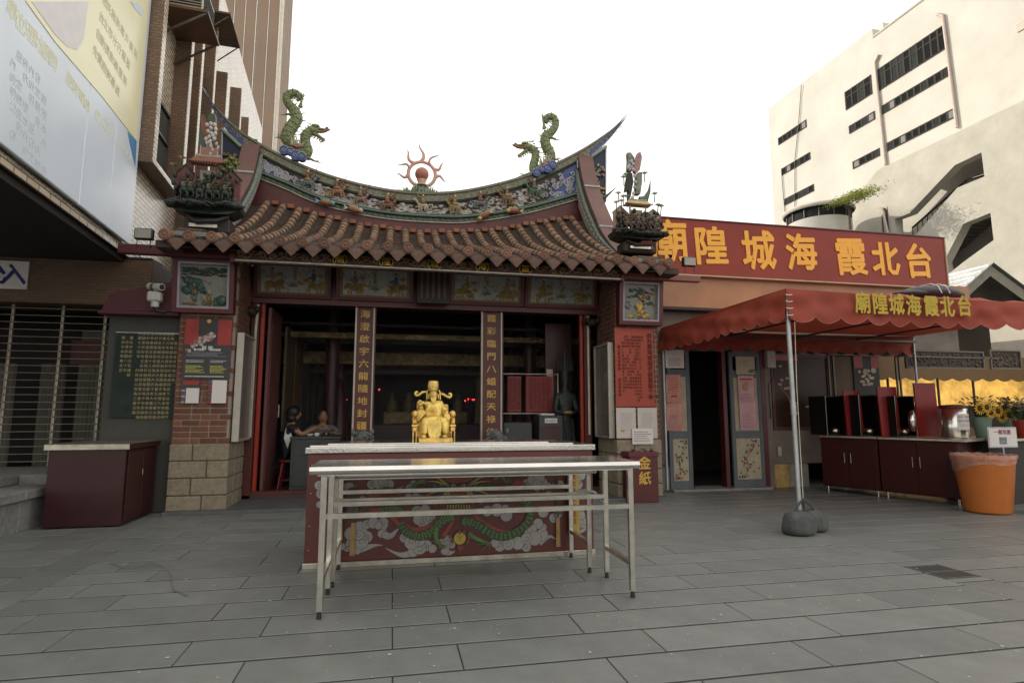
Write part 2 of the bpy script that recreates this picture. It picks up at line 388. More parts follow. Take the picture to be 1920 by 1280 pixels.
# local frame of the block: x = out of the wall, y = along it
def lb(): return MB()
q = lb()
q.box(-9, 0, -9, 12.0, 3.66, 11.45, M_ct)
q.box(-8.8, -.2, -8.8, 11.8, 11.45, 11.6, M_cream)
q.build('wall', ob)
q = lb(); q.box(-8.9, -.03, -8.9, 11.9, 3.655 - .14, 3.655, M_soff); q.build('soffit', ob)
q = lb(); 
for i in range(44):
    q.box(0.002, .028, -9 + .48 * i + .004, -9 + .48 * i + .476, 3.60, 3.70, M_ct)
q.build('edge_tile_course', ob, kind='stuff')
q = lb(); q.tube([(0.05, y_, 3.72 + .012 * sin(y_ * 7)) for y_ in [-4 + .25 * i for i in range(38)]], .008, M_black, n=5); q.build('cable', ob)
# two parts of the back of the block that reach the ground
q = lb(); q.box(-9, -.02, 3.2, 12, 0, 3.5, M_ct); q.build('ground_floor_wall', ob)
# projecting fins (brown sides, cream fronts)
def fin(y0, y1, z0, z1, o=.25):
    b_ = lb(); b_.box(0, o, y0, y1, z0, z1, M_bt); b_.box(o, o + .012, y0 + .01, y1 - .01, z0 + .01, z1 - .01, M_ct); b_.build('fin', ob)
fin(.05, .22, 5.07, 11.4); fin(1.62, 1.80, 5.07, 11.4); fin(2.35, 2.52, 3.7, 9.3); fin(3.4, 3.56, 3.7, 11.4); fin(4.66, 5.0, 3.7, 9.3); fin(6.4, 6.58, 3.7, 9.9); fin(7.7, 7.95, 3.7, 9.75); fin(9.4, 9.6, 3.7, 9.9)
for (y0, y1) in ((.22, 1.62),):
    b_ = lb(); b_.box(0, .25, y0, y1, 5.07, 5.17, M_bt); b_.box(.25, .262, y0, y1, 5.08, 5.16, M_ct); b_.build('window_sill', ob)
def office_window(y0, y1, z0, z1, n_=2, hh=.55):
    b_ = lb(); t = .035
    b_.box(.005, .05, y0, y1, z0, z0 + t, M_alu); b_.box(.005, .05, y0, y1, z1 - t, z1, M_alu)
    b_.box(.005, .05, y0, y0 + t, z0 + t, z1 - t, M_alu); b_.box(.005, .05, y1 - t, y1, z0 + t, z1 - t, M_alu)
    zm = z0 + (z1 - z0) * hh; b_.box(.005, .055, y0 + t, y1 - t, zm - .02, zm + .02, M_alu)
    f_ = b_.build('window', ob)
    for a, c_ in ((z0 + t, zm - .02), (zm + .02, z1 - t)):
        p_ = lb(); p_.box(.012, .02, y0 + t, y1 - t, a, c_, M_glass); p_.build('pane', f_)
office_window(.5, 1.5, 5.3, 6.5); office_window(2.55, 3.38, 7.2, 8.5); office_window(5.05, 6.35, 5.6, 8.9); office_window(8.0, 9.3, 5.6, 8.9); office_window(2.55, 3.38, 4.6, 5.7)
# window awning of corrugated sheet high up
M_corr = mat('corrugated_sheet', (.12, .08, .05, 1), .5, metal=.2, dirt=.4)
b_ = lb()
for i in range(11): b_.box(.05, .60, 2.9 + .11 * i, 2.99 + .11 * i, 9.6, 9.64, M_corr)
b_.bar((.06, 2.95, 9.1), (.55, 2.95, 9.58), .02, .02, M_alu); b_.bar((.06, 4.05, 9.1), (.55, 4.05, 9.58), .02, .02, M_alu); b_.build('awning', ob)
b_ = lb()
for i, ch_ in enumerate((('D', 8.15), ('O', 7.75), ('D', 7.35))): pass
M_blue = mat('blue_letter', (.10, .22, .42, 1), .5)
text("D\nO\nD", .42, M_blue, (.03, 2.95, 7.85), ob, rz=pi / 2, name='window_lettering', va='CENTER', ls=.8, ext=.001)
# banner (billboard skin) on the block
bl = thing('billboard', 'huge blue and yellow advertising banner stretched over the office block', 'billboard', LW.p(0, 0, 0.0)[:2] + (3.75,), LW.a)
M_bblue = mat('banner_pale_blue', (.76, .84, .93, 1), .25, var=.05, scale=.4, dirt=.04)
M_bdeep = mat('banner_deep_blue', (.08, .28, .52, 1), .4)
M_byel = mat('banner_yellow', (.93, .89, .58, 1), .25, var=.05, scale=.5)
M_bpale = mat('banner_pale_grey', (.78, .76, .76, 1), .5, var=.05)
M_btext = mat('banner_yellow_print', (.86, .87, .62, 1), .5); M_btg = mat('banner_grey_print', (.74, .71, .47, 1), .6); M_bfine = mat('banner_fine_print', (.70, .76, .82, 1), .6)
q = lb()
# three lapped sheets, each a slightly bulged panel
for (y0, y1) in ((-5.5, -1.72), (-1.715, -.86), (-.855, .03)):
    q.box(.03, .075, y0, y1, 0.0, 7.5, M_bblue, ch=.01)
q.build('blue_sheet', bl)
def bp(px, py, o=.08):
    s_, z_ = LW.sz(px, py); return (s_, z_ - 3.75)
q = lb()
yl = [bp(30, 0), bp(88, 78), bp(178, 180), bp(245, 264)]
poly = yl + [(yl[-1][0], 7.5), (yl[0][0] - .6, 7.5)]
q.prism(poly, lambda a, b: (.082, a, b), lambda a, b: (.0755, a, b), M_byel); q.build('yellow_field', bl)
q = lb(); dp = [bp(245, 264), bp(236, 330), bp(225, 290), bp(218, 236)]
q.prism([bp(245, 265), bp(242, 310), bp(232, 268), bp(228, 246)], lambda a, b: (.080, a, b), lambda a, b: (.0755, a, b), M_bdeep); q.build('blue_corner', bl)
q = lb(); q.prism([bp(40, 0), bp(150, 0), bp(142, 70), bp(128, 92), bp(110, 86), bp(85, 62)], lambda a, b: (.086, a, b), lambda a, b: (.0825, a, b), M_bpale); q.build('pale_picture', bl)
q = lb(); q.prism([bp(232, 0), bp(246, 4), bp(258, 20), bp(252, 27), bp(238, 12)], lambda a, b: (.088, a, b), lambda a, b: (.0825, a, b), M_bblue); q.build('blue_swash', bl)
def btext(ch_, px, py, size, m, off=.006):
    s_, z_ = bp(px, py); text(ch_, size, m, (.0835 if m is M_btg else .0765, s_, z_), bl, rz=pi / 2, name='lettering', ext=.0004, off=off)
for ch_, x_, y_ in zip("單位理財顧問", (4, 20, 39, 54, 70, 84), (18, 42, 62, 78, 98, 114)): btext(ch_, x_, y_, .20, M_btext, .003)
for ch_, x_, y_ in zip("服務專線", (115, 127, 139, 149), (150, 166, 182, 196)): btext(ch_, x_, y_, .17, M_btext, .003)
for ch_, x_, y_ in zip("02-2181-1111", (168, 174, 179, 184, 190, 196, 203, 209, 215, 221, 227, 233), (215, 221, 226, 231, 239, 246, 254, 260, 267, 274, 283, 291)): btext(ch_, x_, y_, .20, M_btext, .003)
for r_, line in enumerate(("信託業務專戶服務", "台北市分行櫃檯", "自動提款機服務", "免費諮詢專線")):
    for i, ch_ in enumerate(line): btext(ch_, 182 - 6 * r_ + 8.6 * i, 0 + 34 * r_ * .95 + 14.5 * i, .15, M_btg, .002)
for r_ in range(7):
    for i in range(6):
        if (r_ * 7 + i * 3) % 5: btext("本服務內容依約定說明辦理公告"[(r_ * 3 + i) % 14], 6 + 12 * i, 92 + 27 * r_ + 13.5 * i, .11, M_bfine, 0)
# air conditioner on brackets
ac = thing('air_conditioner', 'white window air conditioner with louvred grille on steel brackets', 'air conditioner', LW.p(1.1, 8.1, 0)[:2] + (8.05,), LW.a)
q = lb(); q.box(.05, .62, -.38, .42, 0.06, .62, M_cream, ch=.02); q.build('casing', ac)
q = lb()
for i in range(9): q.box(.08, .60, -.395, -.382, .12 + .05 * i, .14 + .05 * i, M_black)
for i in range(9): q.box(.622, .632, -.34, .38, .12 + .05 * i, .14 + .05 * i, M_black)
q.build('grille', ac)
q = lb(); q.box(.02, .72, -.45, .5, 0, .05, M_teak); q.bar((.02, -.42, -.5), (.7, -.42, .0), .03, .03, M_alu); q.bar((.02, .45, -.5), (.7, .45, .0), .03, .03, M_alu); q.build('bracket', ac)
# brown tiled lintel beam with sign
bm = thing('tiled_lintel_beam', 'brown mosaic tiled beam above the roller shutter', 'beam', (-3.55, 9.3, 2.9))
q = MB(); q.box(-4.6, 0, 0, .0 + .75, -.03, .67, M_btz, ch=.01); q.build('tiled_face', bm)
q = MB(); q.box(-4.6, -.02, -.012, .5, .672, .70, M_dark); q.build('flashing', bm)
sg = thing('entrance_sign', 'white sign board with dark blue brush writing on the brown beam', 'sign', (-5.0, 9.27, 3.24))
q = MB(); x1 = aY(49, 545, 9.27)[0] + 5.0; q.box(-1.2, x1, 0, .025, -.19, .215, M_white, ch=.003); q.build('board', sg)
M_navy = mat('navy_ink', (.03, .025, .18, 1), .5)
text("入", .31, M_navy, (aY(26, 522, 9.27)[0] + 5.0, -.004, .0), sg, off=.009, ext=.003)
text("允", .31, M_navy, (aY(-10, 519, 9.27)[0] + 5.0, -.004, .0), sg, off=.009, ext=.003)
# roller shutter
sh = thing('roller_shutter', 'see-through metal roller shutter of thin rods closing the shop front', 'shutter', (-5.0, 9.55, .5))
M_rod = mat('shutter_rod', (.42, .37, .29, 1), .4, metal=.6, dirt=.4)
b_ = MB(); b_.tube([(-2.6, 0, 0), (1.35, 0, 0)], .006, M_rod, n=6); rme = b_.mesh('shutter_rod')
for i in range(24): inst(rme, 'shutter_rod', sh, (0, random.uniform(-.004, .004), .02 + .105 * i), (0, random.uniform(-.002, .002), 0))
b_ = MB()
for i in range(24): b_.box(-.018, .018, -.012, .012, .028 + .105 * i, .112 + .105 * i, M_rod)
b_.bar((-.012, -.016, 0), (-.012, -.016, 2.45), .006, .006, M_rod); cme = b_.mesh('chain_link')
for x_ in (-1.9, -1.05, -.42, .22, .78): inst(cme, 'shutter_link', sh, (x_ + .0, -.01, 0))
b_ = MB(); b_.box(-2.6, 1.4, -.03, .03, -.08, 0, M_alu); b_.build('bottom_rail', sh)
# shop room behind
sr = thing('shop_interior', 'dim shop room behind the rod shutter with pale curtain and posts', 'room', (-5.0, 9.7, 0))
q = MB(); M_room = mat('room_wall', (.05, .045, .04, 1), .8)
q.box(-3.4, 1.4, 2.3, 2.4, 0, 3.4, M_room); q.box(-3.5, -3.4, 0, 2.4, 0, 3.4, M_room); q.box(1.4, 1.43, .0, 2.4, 0, 3.4, M_room); q.box(-3.4, 1.4, 0, 2.3, 3.4, 3.5, M_room); q.box(-3.4, 1.4, 0, 2.3, .02, .42, M_room)
q.build('room_shell', sr)
M_curt = mat('pale_curtain', (.15, .148, .12, 1), .8)
for (a, b_) in ((-1.55, -.9), (-.55, -.2), (-.02, .42), (.5, .95)):
    q = MB(); n_ = 24; vs = []
    for i in range(n_ + 1):
        x_ = a + (b_ - a) * i / n_; y_ = .9 + .03 * sin(i * 1.9)
        vs += [(x_, y_, .45), (x_, y_, 2.1)]
    q.add(vs, [(2 * i, 2 * i + 2, 2 * i + 3, 2 * i + 1) for i in range(n_)], M_curt, True); q.build('curtain', sr)
q = MB(); q.box(-.15, .35, 1.2, 1.4, .42, 2.7, M_curt); q.box(-.2, .9, 1.0, 1.3, 2.1, 2.5, M_red); q.build('post', sr)
# raised step with granite bench
sb = thing('granite_step_wall', 'low grey granite wall with a projecting capping in front of the shop', 'wall', (-4.0, 7.6, 0))
M_gran = mat('grey_granite', (.24, .24, .225, 1), .7, var=.2, scale=18, bump=.1, dirt=.4)
for i in range(6):
    q = MB(); q.box(-.3, 0, -3.6 + .7 * i + .004, -2.9 + .7 * i - .004 - (.06 if i == 5 else 0), 0, .34, M_gran, ch=.006); q.build('stone_block', sb)
    q = MB(); q.box(-.42, .05, -3.6 + .7 * i + .003, -2.9 + .7 * i - .003 - (.06 if i == 5 else 0), .344, .45, M_gran, ch=.012); q.build('capping_stone', sb)
q = MB(); q.box(-4, -.44, -3.6, 1.9, 0, .44, M_gran); q.box(-4, -.44, .3, 1.9, .444, .56, M_gran, ch=.01); q.box(-.43, -.1, .62, 1.9, 0, .56, M_gran, ch=.01); q.build('platform', sb)
# stele wall
sw = thing('stele_wall', 'dark grey wall with a green marble tablet under a maroon sloping coping', 'wall', (-3.3, 8.6, 0))
M_dgrey = mat('dark_grey_render', (.055, .054, .046, 1), .7, var=.12, scale=2, dirt=.3)
q = MB(); q.box(-.47, .50, .02, .45, 0, 2.74, M_dgrey, ch=.01); q.build('rendered_wall', sw)
q = MB(); a = aY(190, 580, 8.5); b = aY(336, 580, 8.5)
P_ = lambda o: (lambda x, z: (x, o, z))
pts = [aY(x, y, 8.5) for x, y in [(190, 582), (204, 552), (222, 545), (248, 543), (300, 533), (338, 524), (338, 584)]]
pts = [(p_[0] + 3.3, p_[2]) for p_ in pts]
M_mar2 = mat('maroon_cap', C(84, 34, 42), .5, dirt=.2)
q.prism(pts, P_(-.10), P_(.5), M_mar2); q.box(pts[0][0] - .02, pts[-1][0], -.16, .5, pts[0][1] - .05, pts[0][1] - .003, M_mar2, ch=.01); q.build('coping', sw)
M_marb = mat('green_marble', (.008, .013, .011, 1), .5, var=.6, scale=5, col2=(.02, .036, .03, 1), spec=.3, det=9)
q = MB(); tl = aY(222, 624, 8.6); br_ = aY(334, 783, 8.6); tx0, tx1, tz0, tz1 = tl[0] + 3.3 - .02, br_[0] + 3.3 - .0, br_[2], tl[2]
q.box(tx0, tx1, -.012, .02, tz0, tz1, M_marb, ch=.003); q.build('marble_tablet', sw)
q = MB(); q.box(tx0, tx1, -.02, .018, tz1 + .001, tz1 + .014, M_gal); q.build('tablet_rail', sw)
M_carv = mat('faded_gold_carving', (.40, .31, .13, 1), .6)
cols = ["　　臺北霞海城隍廟沿革", "霞海城隍廟原奉祀於福建同安下店鄉臨海門", "道光元年陳金絨恭迎金身渡海來臺奉祀艋舺", "咸豐三年遷至大稻埕重建廟宇咸豐九年落成", "廟宇坐東朝西面對淡水河為臺北市三級古蹟", "主祀城隍爺配祀城隍夫人月下老人義勇公等", "每年農曆五月十三日城隍聖誕迎神繞境熱鬧", "香火鼎盛信眾遠來祈福保佑合境平安風調雨", "順國泰民安特立此碑以誌其事永垂不朽流傳", "民國七十四年　　內政部公告為三級古蹟", "　", "　臺北市政府立石謹誌", "　　中華民國八十年", "　歲次辛未季春吉旦"]
text(columns(cols), .046, M_carv, ((tx0 + tx1) / 2 + .0, -.0125, (tz0 + tz1) / 2), sw, ls=1.36, cs=1.17, ext=.0008, name='carved_writing')
# red cabinet in front of it
rc = thing('maroon_cabinet', 'long maroon cabinet with a steel edged top against the stele wall', 'cabinet', (-3.45, 7.66, 0))
M_mcab = mat('dark_maroon_board', C(56, 20, 21), .4, var=.1, bump=.03, dirt=.3)
q = MB(); q.box(-.40, .40, 0.0, .88, .012, .885, M_mcab, ch=.006); q.build('body', rc)
q = MB(); q.box(.402, .418, .05, .44, .06, .86, M_mcab, ch=.004); q.build('door', rc)
q = MB(); q.box(.402, .418, .46, .86, .06, .86, M_mcab, ch=.004); q.build('door', rc)
q = MB(); q.box(-.43, .44, -.03, .90, .888, .945, M_mcab); q.box(-.435, .445, -.035, -.03, .885, .95, M_steelb); q.box(-.435, .445, -.035, .905, .9455, .951, M_steelb); q.build('top', rc)
q = MB(); q.tube([(.43, .43, .62), (.43, .43, .55)], .006, M_steelb, n=6); q.build('handle', rc)
# floodlight on a pole arm at each roof end
def floodlight(px, py, y, lab, s=1.0, tw=.5):
    p_ = aY(px, py, y); t = thing('floodlight', lab, 'floodlight', p_, 0.0, 'floodlights on the eaves beam')
    q = MB(); q.box(-.11 * s, .11 * s, -.03, .05, -.075 * s, .075 * s, M_blackmetal, ch=.012); q.build('housing', t)
    q = MB(); q.box(-.095 * s, .095 * s, -.036, -.031, -.06 * s, .06 * s, mat('lamp_glass', (.30, .28, .24, 1), .1)); q.build('lamp_glass', t)
    q = MB(); q.tube([(-.075, 0, -.07), (-.075, 0, -.18)], .006, M_blackmetal, n=5); q.tube([(.085, 0, -.07), (.085, 0, -.18)], .006, M_blackmetal, n=5); q.build('bracket', t)
floodlight(270, 439, 8.15, 'small black floodlight on the beam beside the pale tiled wall'); floodlight(1292, 491, 8.15, 'small black floodlight in front of the red hall sign', 1.0)
# security camera
cm = thing('security_camera', 'white security camera on a bracket over the maroon coping', 'camera', aY(292, 552, 8.35))
M_cc = mat('camera_casing', (.48, .47, .42, 1), .4, dirt=.2); M_cd = mat('camera_blue_band', (.05, .06, .09, 1), .3)
q = MB(); q.tube([(-.10, .05, .115), (.10, -.09, .085)], .048, M_cc, n=14); q.build('body', cm)
q = MB(); q.tube([(-.045, .012, .107), (.0, -.02, .100)], .0495, M_cd, n=14); q.tube([(.101, -.0907, .085), (.105, -.0935, .0845)], .036, M_black, n=14); q.tube([(.1052, -.0936, .0845), (.108, -.0957, .084)], .018, M_glass, n=10); q.build('lens', cm)
q = MB(); q.box(-.09, .075, -.06, .06, -.10, .035, M_cc, ch=.02); q.tube([(0, 0, .03), (0, 0, .07)], .03, M_cc, n=10); q.build('pan_head', cm)
q = MB(); q.tube([(0, 0, -.10), (0, 0, -.17)], .05, M_cc, n=12); q.tube([(.0, 0, -.17), (.03, 0, -.22), (.12, .05, -.22)], .022, M_blackmetal, n=8); q.build('mount', cm)
# fin tower behind, stretched wide and tall out of view to shade the plaza
ft = thing('finned_tower', 'tall tower block with closely spaced vertical brown fins', 'building', (-5.33, 25, 0))
M_fin = mat('brown_fin', (.27, .185, .125, 1), .6, var=.08, scale=.6, dirt=.12); M_fg = mat('fin_gap_panel', (.75, .70, .60, 1), .4)
q = MB(); q.box(-26, -.02, .14, 1.9, 0, 36, M_fg); q.build('tower_body', ft)
b_ = MB(); b_.box(-.38, 0, 0, .2, 0, 36, M_fin); b_.box(.012, .05, .02, .19, 0, 36, M_fg); fme = b_.mesh('fin')
xx = 0.0
for i in range(52):
    inst(fme, 'fin', ft, (xx, 0, 0)); xx -= .45 + (.05 if i % 3 == 1 else 0)
for i in range(4): inst(fme, 'fin', ft, (-.02, .25 + .46 * i, 0), (0, 0, pi / 2 + pi))
# ================================================================ FAR RIGHT: pale concrete building with stair tower
RW = Wall(20, 15, 2)
M_conc = mat('pale_concrete', (.52, .50, .45, 1), .8, var=.10, scale=.55, bump=.05, bscale=8, dirt=.06)
M_conc2 = mat('rough_pale_render', (.44, .42, .365, 1), .9, var=.12, scale=1.2, bump=.3, bscale=14, dirt=.07)
M_pipe = mat('pink_drain_pipe', (.48, .40, .35, 1), .6)
cb_ = thing('concrete_building', 'big pale concrete block with strip windows rising above the red sign', 'building', (20, 15, 0), RW.a)
q = MB(); q.box(0, 22, -8, 11.1, 0, 17.3, M_conc); q.build('wall', cb_)
q = MB(); q.box(.6, 5, 4.35, 5.6, 17.3, 18.15, M_conc); q.box(.02, 6, 4.36, 11.09, 17.302, 17.75, M_conc); q.build('roof_box', cb_)
q = MB(); q.box(-.03, .25, -8.05, 4.34, 17.301, 17.38, M_conc2); q.build('parapet_coping', cb_)
M_pane = mat('dull_window_pane', (.022, .027, .028, 1), .7, spec=.08, var=.2, scale=1.5)  # dark matte glass with hardly any gloss
M_curtn = mat('white_blind', (.15, .15, .14, 1), .7)
M_wf = mat('dark_window_frame', (.05, .045, .04, 1), .8, spec=.1); M_dpane = mat('dark_room_pane', (.012, .014, .014, 1), .8, spec=.05)
def strip(px0, py0, px1, py1, h, n, tall=False):
    h = h * (.92 if tall else .78)
    s0, z0 = RW.sz(px0, py0); s1, z1 = RW.sz(px1, py1); z = (z0 + z1) / 2; L = s0 - s1
    b_ = MB(); t = .05
    b_.box(-.02, .10, s1, s0, z - .05, z, M_wf); b_.box(-.02, .10, s1, s0, z - h, z - h + .05, M_wf)
    for i in range(n + 1):
        y = s1 + L * i / n; b_.box(-.025, .10, y - .035, y + .035, z - h, z, M_wf)
    if tall: b_.box(-.02, .10, s1, s0, z - .32, z - .27, M_wf)
    f_ = b_.build('window_band', cb_)
    rr = random.Random(px0)
    for i in range(n):
        y0, y1 = s1 + L * i / n + .036, s1 + L * (i + 1) / n - .036
        m_ = [M_pane, M_dpane, M_dpane, M_curtn][rr.randrange(4)] if not tall else [M_pane, M_dpane][rr.randrange(2)]
        p_ = MB(); p_.box(-.01, .06, y0, y1, z - h + .051, z - .051, m_); p_.build('pane', f_)
        if False:
            p_ = MB(); p_.prism([(0, 0), (.34, -.10), (.34, .10 * 0 - .06), (0, .04)], lambda a, b, y=y0, zz=z: (-a - .01, y + b + .15, zz - .36), lambda a, b, y=y0, zz=z, hh=h: (-a - .01, y + b + .15, zz - hh + .06), M_wf); p_.build('open_casement', f_)
strip(1647, 128, 1771, 48, 1.05, 10, True)
strip(1585, 172, 1632, 142, .95, 4, True)
strip(1655, 198, 1780, 123, .5, 10); strip(1664, 268, 1790, 202, .48, 10)
strip(1593, 236, 1639, 209, .48, 4); strip(1600, 303, 1648, 278, .45, 4)
strip(1460, 259, 1511, 225, .5, 6); strip(1466, 317, 1518, 285, .48, 6); strip(1472, 373, 1525, 345, .46, 6)
def pipe(pts, r, m, name='drain_pipe'):
    b_ = MB(); b_.tube([(-.07, *RW.sz(*p_)) for p_ in pts], r, m, n=6); return b_.build(name, cb_)
pipe([(1760, 28), (1770, 30), (1783, 130), (1797, 240)], .055, M_pipe); pipe([(1650, 103), (1643, 118), (1648, 170), (1663, 310)], .055, M_pipe)
b_ = MB(); b_.tube([(-.05, *RW.sz(*p_)) for p_ in [(1504, 160), (1499, 230), (1492, 300), (1492, 380), (1490, 410)]], .02, M_blackmetal, n=4)
b_.build('hanging_cable', cb_)
b_ = MB(); b_.tube([(-.05, *RW.sz(*p_)) for p_ in [(1467, 325), (1471, 375), (1476, 420)]], .02, M_blackmetal, n=4); b_.build('hanging_cable', cb_)
b_ = MB(); s0, z0 = RW.sz(1907, 47); b_.box(-.03, .2, s0 - .8, s0, z0 - .28, z0, M_alu); b_.build('vent', cb_)
# nearer stair wing with slanting openings
SW_ = Wall(18.2, 14, 2)
sw2 = thing('stair_wing', 'rough rendered lower wing with slanting dark stair openings', 'building', (18.2, 14, 0), SW_.a)
def sp2(px, py): return SW_.sz(px, py)
topz = sum(sp2(*p_)[1] for p_ in [(1646, 320), (1920, 186)]) / 2
s_end = sp2(1646, 320)[0]
ext = 2.0
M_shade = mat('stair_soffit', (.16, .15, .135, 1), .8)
# wall face as polygons between the openings: upper part, middle band, lower part
low_left = [(1515, 395 + 6), (1560, 398)]
slot1 = [(1678, 410), (1705, 400), (1790, 310), (1840, 286), (1846, 331), (1795, 352), (1716, 441), (1680, 440)]
slot2 = [(1770, 490), (1806, 420), (1857, 399), (1863, 450), (1808, 490), (1775, 516)]
S1 = [sp2(*p_) for p_ in slot1]; S2 = [sp2(*p_) for p_ in slot2]
me_ = bpy.data.meshes.new('wing_outline')
def wall_with_holes(outer, holes, th, m, parent, name):
    cu = bpy.data.curves.new('outline', 'CURVE'); cu.dimensions = '2D'; cu.fill_mode = 'BOTH'; cu.extrude = th / 2
    for poly in [outer] + holes:
        sp__ = cu.splines.new('POLY'); sp__.points.add(len(poly) - 1); sp__.use_cyclic_u = True
        for i, (a, b) in enumerate(poly): sp__.points[i].co = (a, b, 0, 1)
    o = bpy.data.objects.new('outline', cu); COL.objects.link(o); dg = bpy.context.evaluated_depsgraph_get(); dg.update()
    me = bpy.data.meshes.new_from_object(o.evaluated_get(dg)); bpy.data.objects.remove(o); bpy.data.curves.remove(cu)
    # curve plane (x=along, y=up, z=thickness) to wall frame (y=along, z=up, x=thickness)
    for v in me.vertices: v.co = (v.co.z + th / 2, v.co.x, v.co.y)
    me.materials.clear(); me.materials.append(m); me.name = name
    o = bpy.data.objects.new(name, me); COL.objects.link(o); o.parent = parent; return o
bot = 2.0
wl_pts = [sp2(1478, 432), sp2(1500, 412), sp2(1515, 401), sp2(1580, 403), sp2(1612, 362), sp2(1646, 320)]
outer = [(wl_pts[0][0], bot)] + [tuple(p_) for p_ in wl_pts[:4]] + [(wl_pts[4][0], wl_pts[4][1]), (s_end, topz), (-6, topz), (-6, bot)]
wall_with_holes(outer, [S1, S2], .35, M_conc2, sw2, 'wall')
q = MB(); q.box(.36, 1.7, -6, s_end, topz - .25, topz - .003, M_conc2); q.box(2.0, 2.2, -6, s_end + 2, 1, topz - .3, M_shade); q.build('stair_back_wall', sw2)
q = MB()
for i, (x_, y_) in enumerate([(1716, 441), (1795, 352)]): pass
a = sp2(1690, 452); b = sp2(1795, 352); n_ = 14
for i in range(n_):
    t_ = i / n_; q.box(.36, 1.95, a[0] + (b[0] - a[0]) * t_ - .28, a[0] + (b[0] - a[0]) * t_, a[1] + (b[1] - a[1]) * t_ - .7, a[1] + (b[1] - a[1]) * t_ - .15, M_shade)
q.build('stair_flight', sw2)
q = MB(); q.tube([(.5, *sp2(1690, 425)), (.5, *sp2(1790, 335)), (.5, *sp2(1843, 318))], .04, M_blackmetal, n=5)
for i in range(12):
    t_ = i / 11; x_ = 1690 + 100 * t_; y_ = 425 - 90 * t_; s_, z_ = sp2(x_, y_); q.tube([(.5, s_, z_), (.5, s_, z_ - .6)], .02, M_blackmetal, n=4)
q.build('handrail', sw2)
q = MB(); q.tube([(-.1, *sp2(1653, 390)), (-.1, *sp2(1658, 392)), (-.1, *sp2(1672, 450))], .05, M_pipe, n=5); q.build('drain_pipe', sw2)
q = MB(); s0, z0 = sp2(1652, 392); s1, z1 = sp2(1668, 440); q.box(-.02, .03, s1, s0, z1 - .6, z0, M_alu); q.box(-.03, -.021, s1 + .08, s0 - .08, z1 - .6, z0 - .1, M_conc2); q.build('door', sw2)
# rounded bay with band of windows
by_ = thing('rounded_bay', 'low rounded bay with curved window band peeping over the red sign', 'building', aY(1535, 420, 19.0)[:2] + (0,))
cz = aY(1535, 400, 19.0)[2]
q = MB(); q.lathe([(1.15, 0), (1.15, cz - .45)], (0, 0, 0), M_conc, n=28); q.lathe([(1.25, cz - .08), (1.3, cz - .02), (1.25, cz + .08), (0, cz + .12)], (0, 0, 0), M_conc2, n=28); q.build('wall', by_)
q = MB(); q.lathe([(1.12, cz - .45), (1.12, cz - .08)], (0, 0, 0), M_pane, n=28); q.build('window_band', by_)
q = MB()
for i in range(14): q.tube([(1.14 * cos(i * pi / 7), 1.14 * sin(i * pi / 7), cz - .45), (1.14 * cos(i * pi / 7), 1.14 * sin(i * pi / 7), cz - .08)], .03, M_alu, n=4)
q.build('mullion', by_, kind='stuff')
# small tree on the roof of the wing
tr = thing('rooftop_tree', 'small sunlit tree with feathery yellow green leaves on the wing', 'tree', aY(1592, 400, 17.5))
M_leaf = mat('pale_green_leaf', (.30, .34, .06, 1), .6, rnd=.1, var=.3, scale=4); M_bark = mat('bark', (.12, .10, .07, 1), .9)
q = MB(); q.tube([(0, 0, -.6), (.02, 0, .1), (-.05, 0, .3)], [.05, .035, .02], M_bark, n=6)
for a_ in range(7): q.tube([(-.03, 0, .15), (random.uniform(-.4, .4), random.uniform(-.3, .3), .35), ((a_ - 3) * .24, random.uniform(-.5, .5), .48 + .06 * (a_ - 3))], [.02, .012, .005], M_bark, n=4)
q.build('trunk', tr)
q = MB(); rr = random.Random(4)
for _ in range(3200):
    cx_ = rr.gauss(0, .40); cy_ = rr.gauss(0, .38) - .3; cz_ = .55 + cx_ * .22 + rr.gauss(0, .07) - abs(cx_) * .12
    if abs(cx_) > .86: continue
    a_ = rr.random() * 6.28; l_ = rr.uniform(.04, .085); ti = rr.uniform(-.6, .6)
    q.add([(cx_, cy_, cz_), (cx_ + l_ * cos(a_), cy_ + l_ * sin(a_), cz_ + l_ * ti), (cx_ + l_ * cos(a_ + .6) * .8, cy_ + l_ * sin(a_ + .6) * .8, cz_ + l_ * ti + .02)], [(0, 1, 2)], M_leaf)
q.build('crown', tr)
# small gabled shed roof behind the canopy
gs = thing('gabled_shed', 'small metal roofed gable with pale fascia boards behind the canopy', 'building', aY(1858, 500, 12)[:2] + (0,))
ox, oy = gs.location[0], 12
M_fas = mat('pale_fascia', (.24, .22, .18, 1), .6, dirt=.3); M_roofm = mat('sheet_roof', (.45, .47, .47, 1), .35, metal=.4, dirt=.3)
f = lambda px, py, y=12: (aY(px, py, y)[0] - ox, aY(px, py, y)[2])
q = MB(); L1 = [f(1798, 548), f(1857, 497), f(1857, 517), f(1802, 568)]; L2 = [f(1857, 497), f(1960, 572), f(1960, 592), f(1857, 517)]
q.fr(L1, 0, .06, M_fas); q.build('fascia_board', gs); q = MB(); q.fr(L2, 0, .06, M_fas); q.build('fascia_board', gs)
ap = f(1857, 495); le = f(1790, 552); re_ = f(1965, 575)
q = MB(); q.add([(ap[0], -.08, ap[1] + .03), (le[0], -.08, le[1] + .02), (le[0], 5, le[1] + .02), (ap[0], 5, ap[1] + .03), (ap[0], -.08, ap[1] + .0), (le[0], -.08, le[1] - .01), (le[0], 5, le[1] - .01), (ap[0], 5, ap[1])], [(0, 1, 2, 3), (7, 6, 5, 4), (0, 4, 5, 1), (1, 5, 6, 2)], M_roofm)
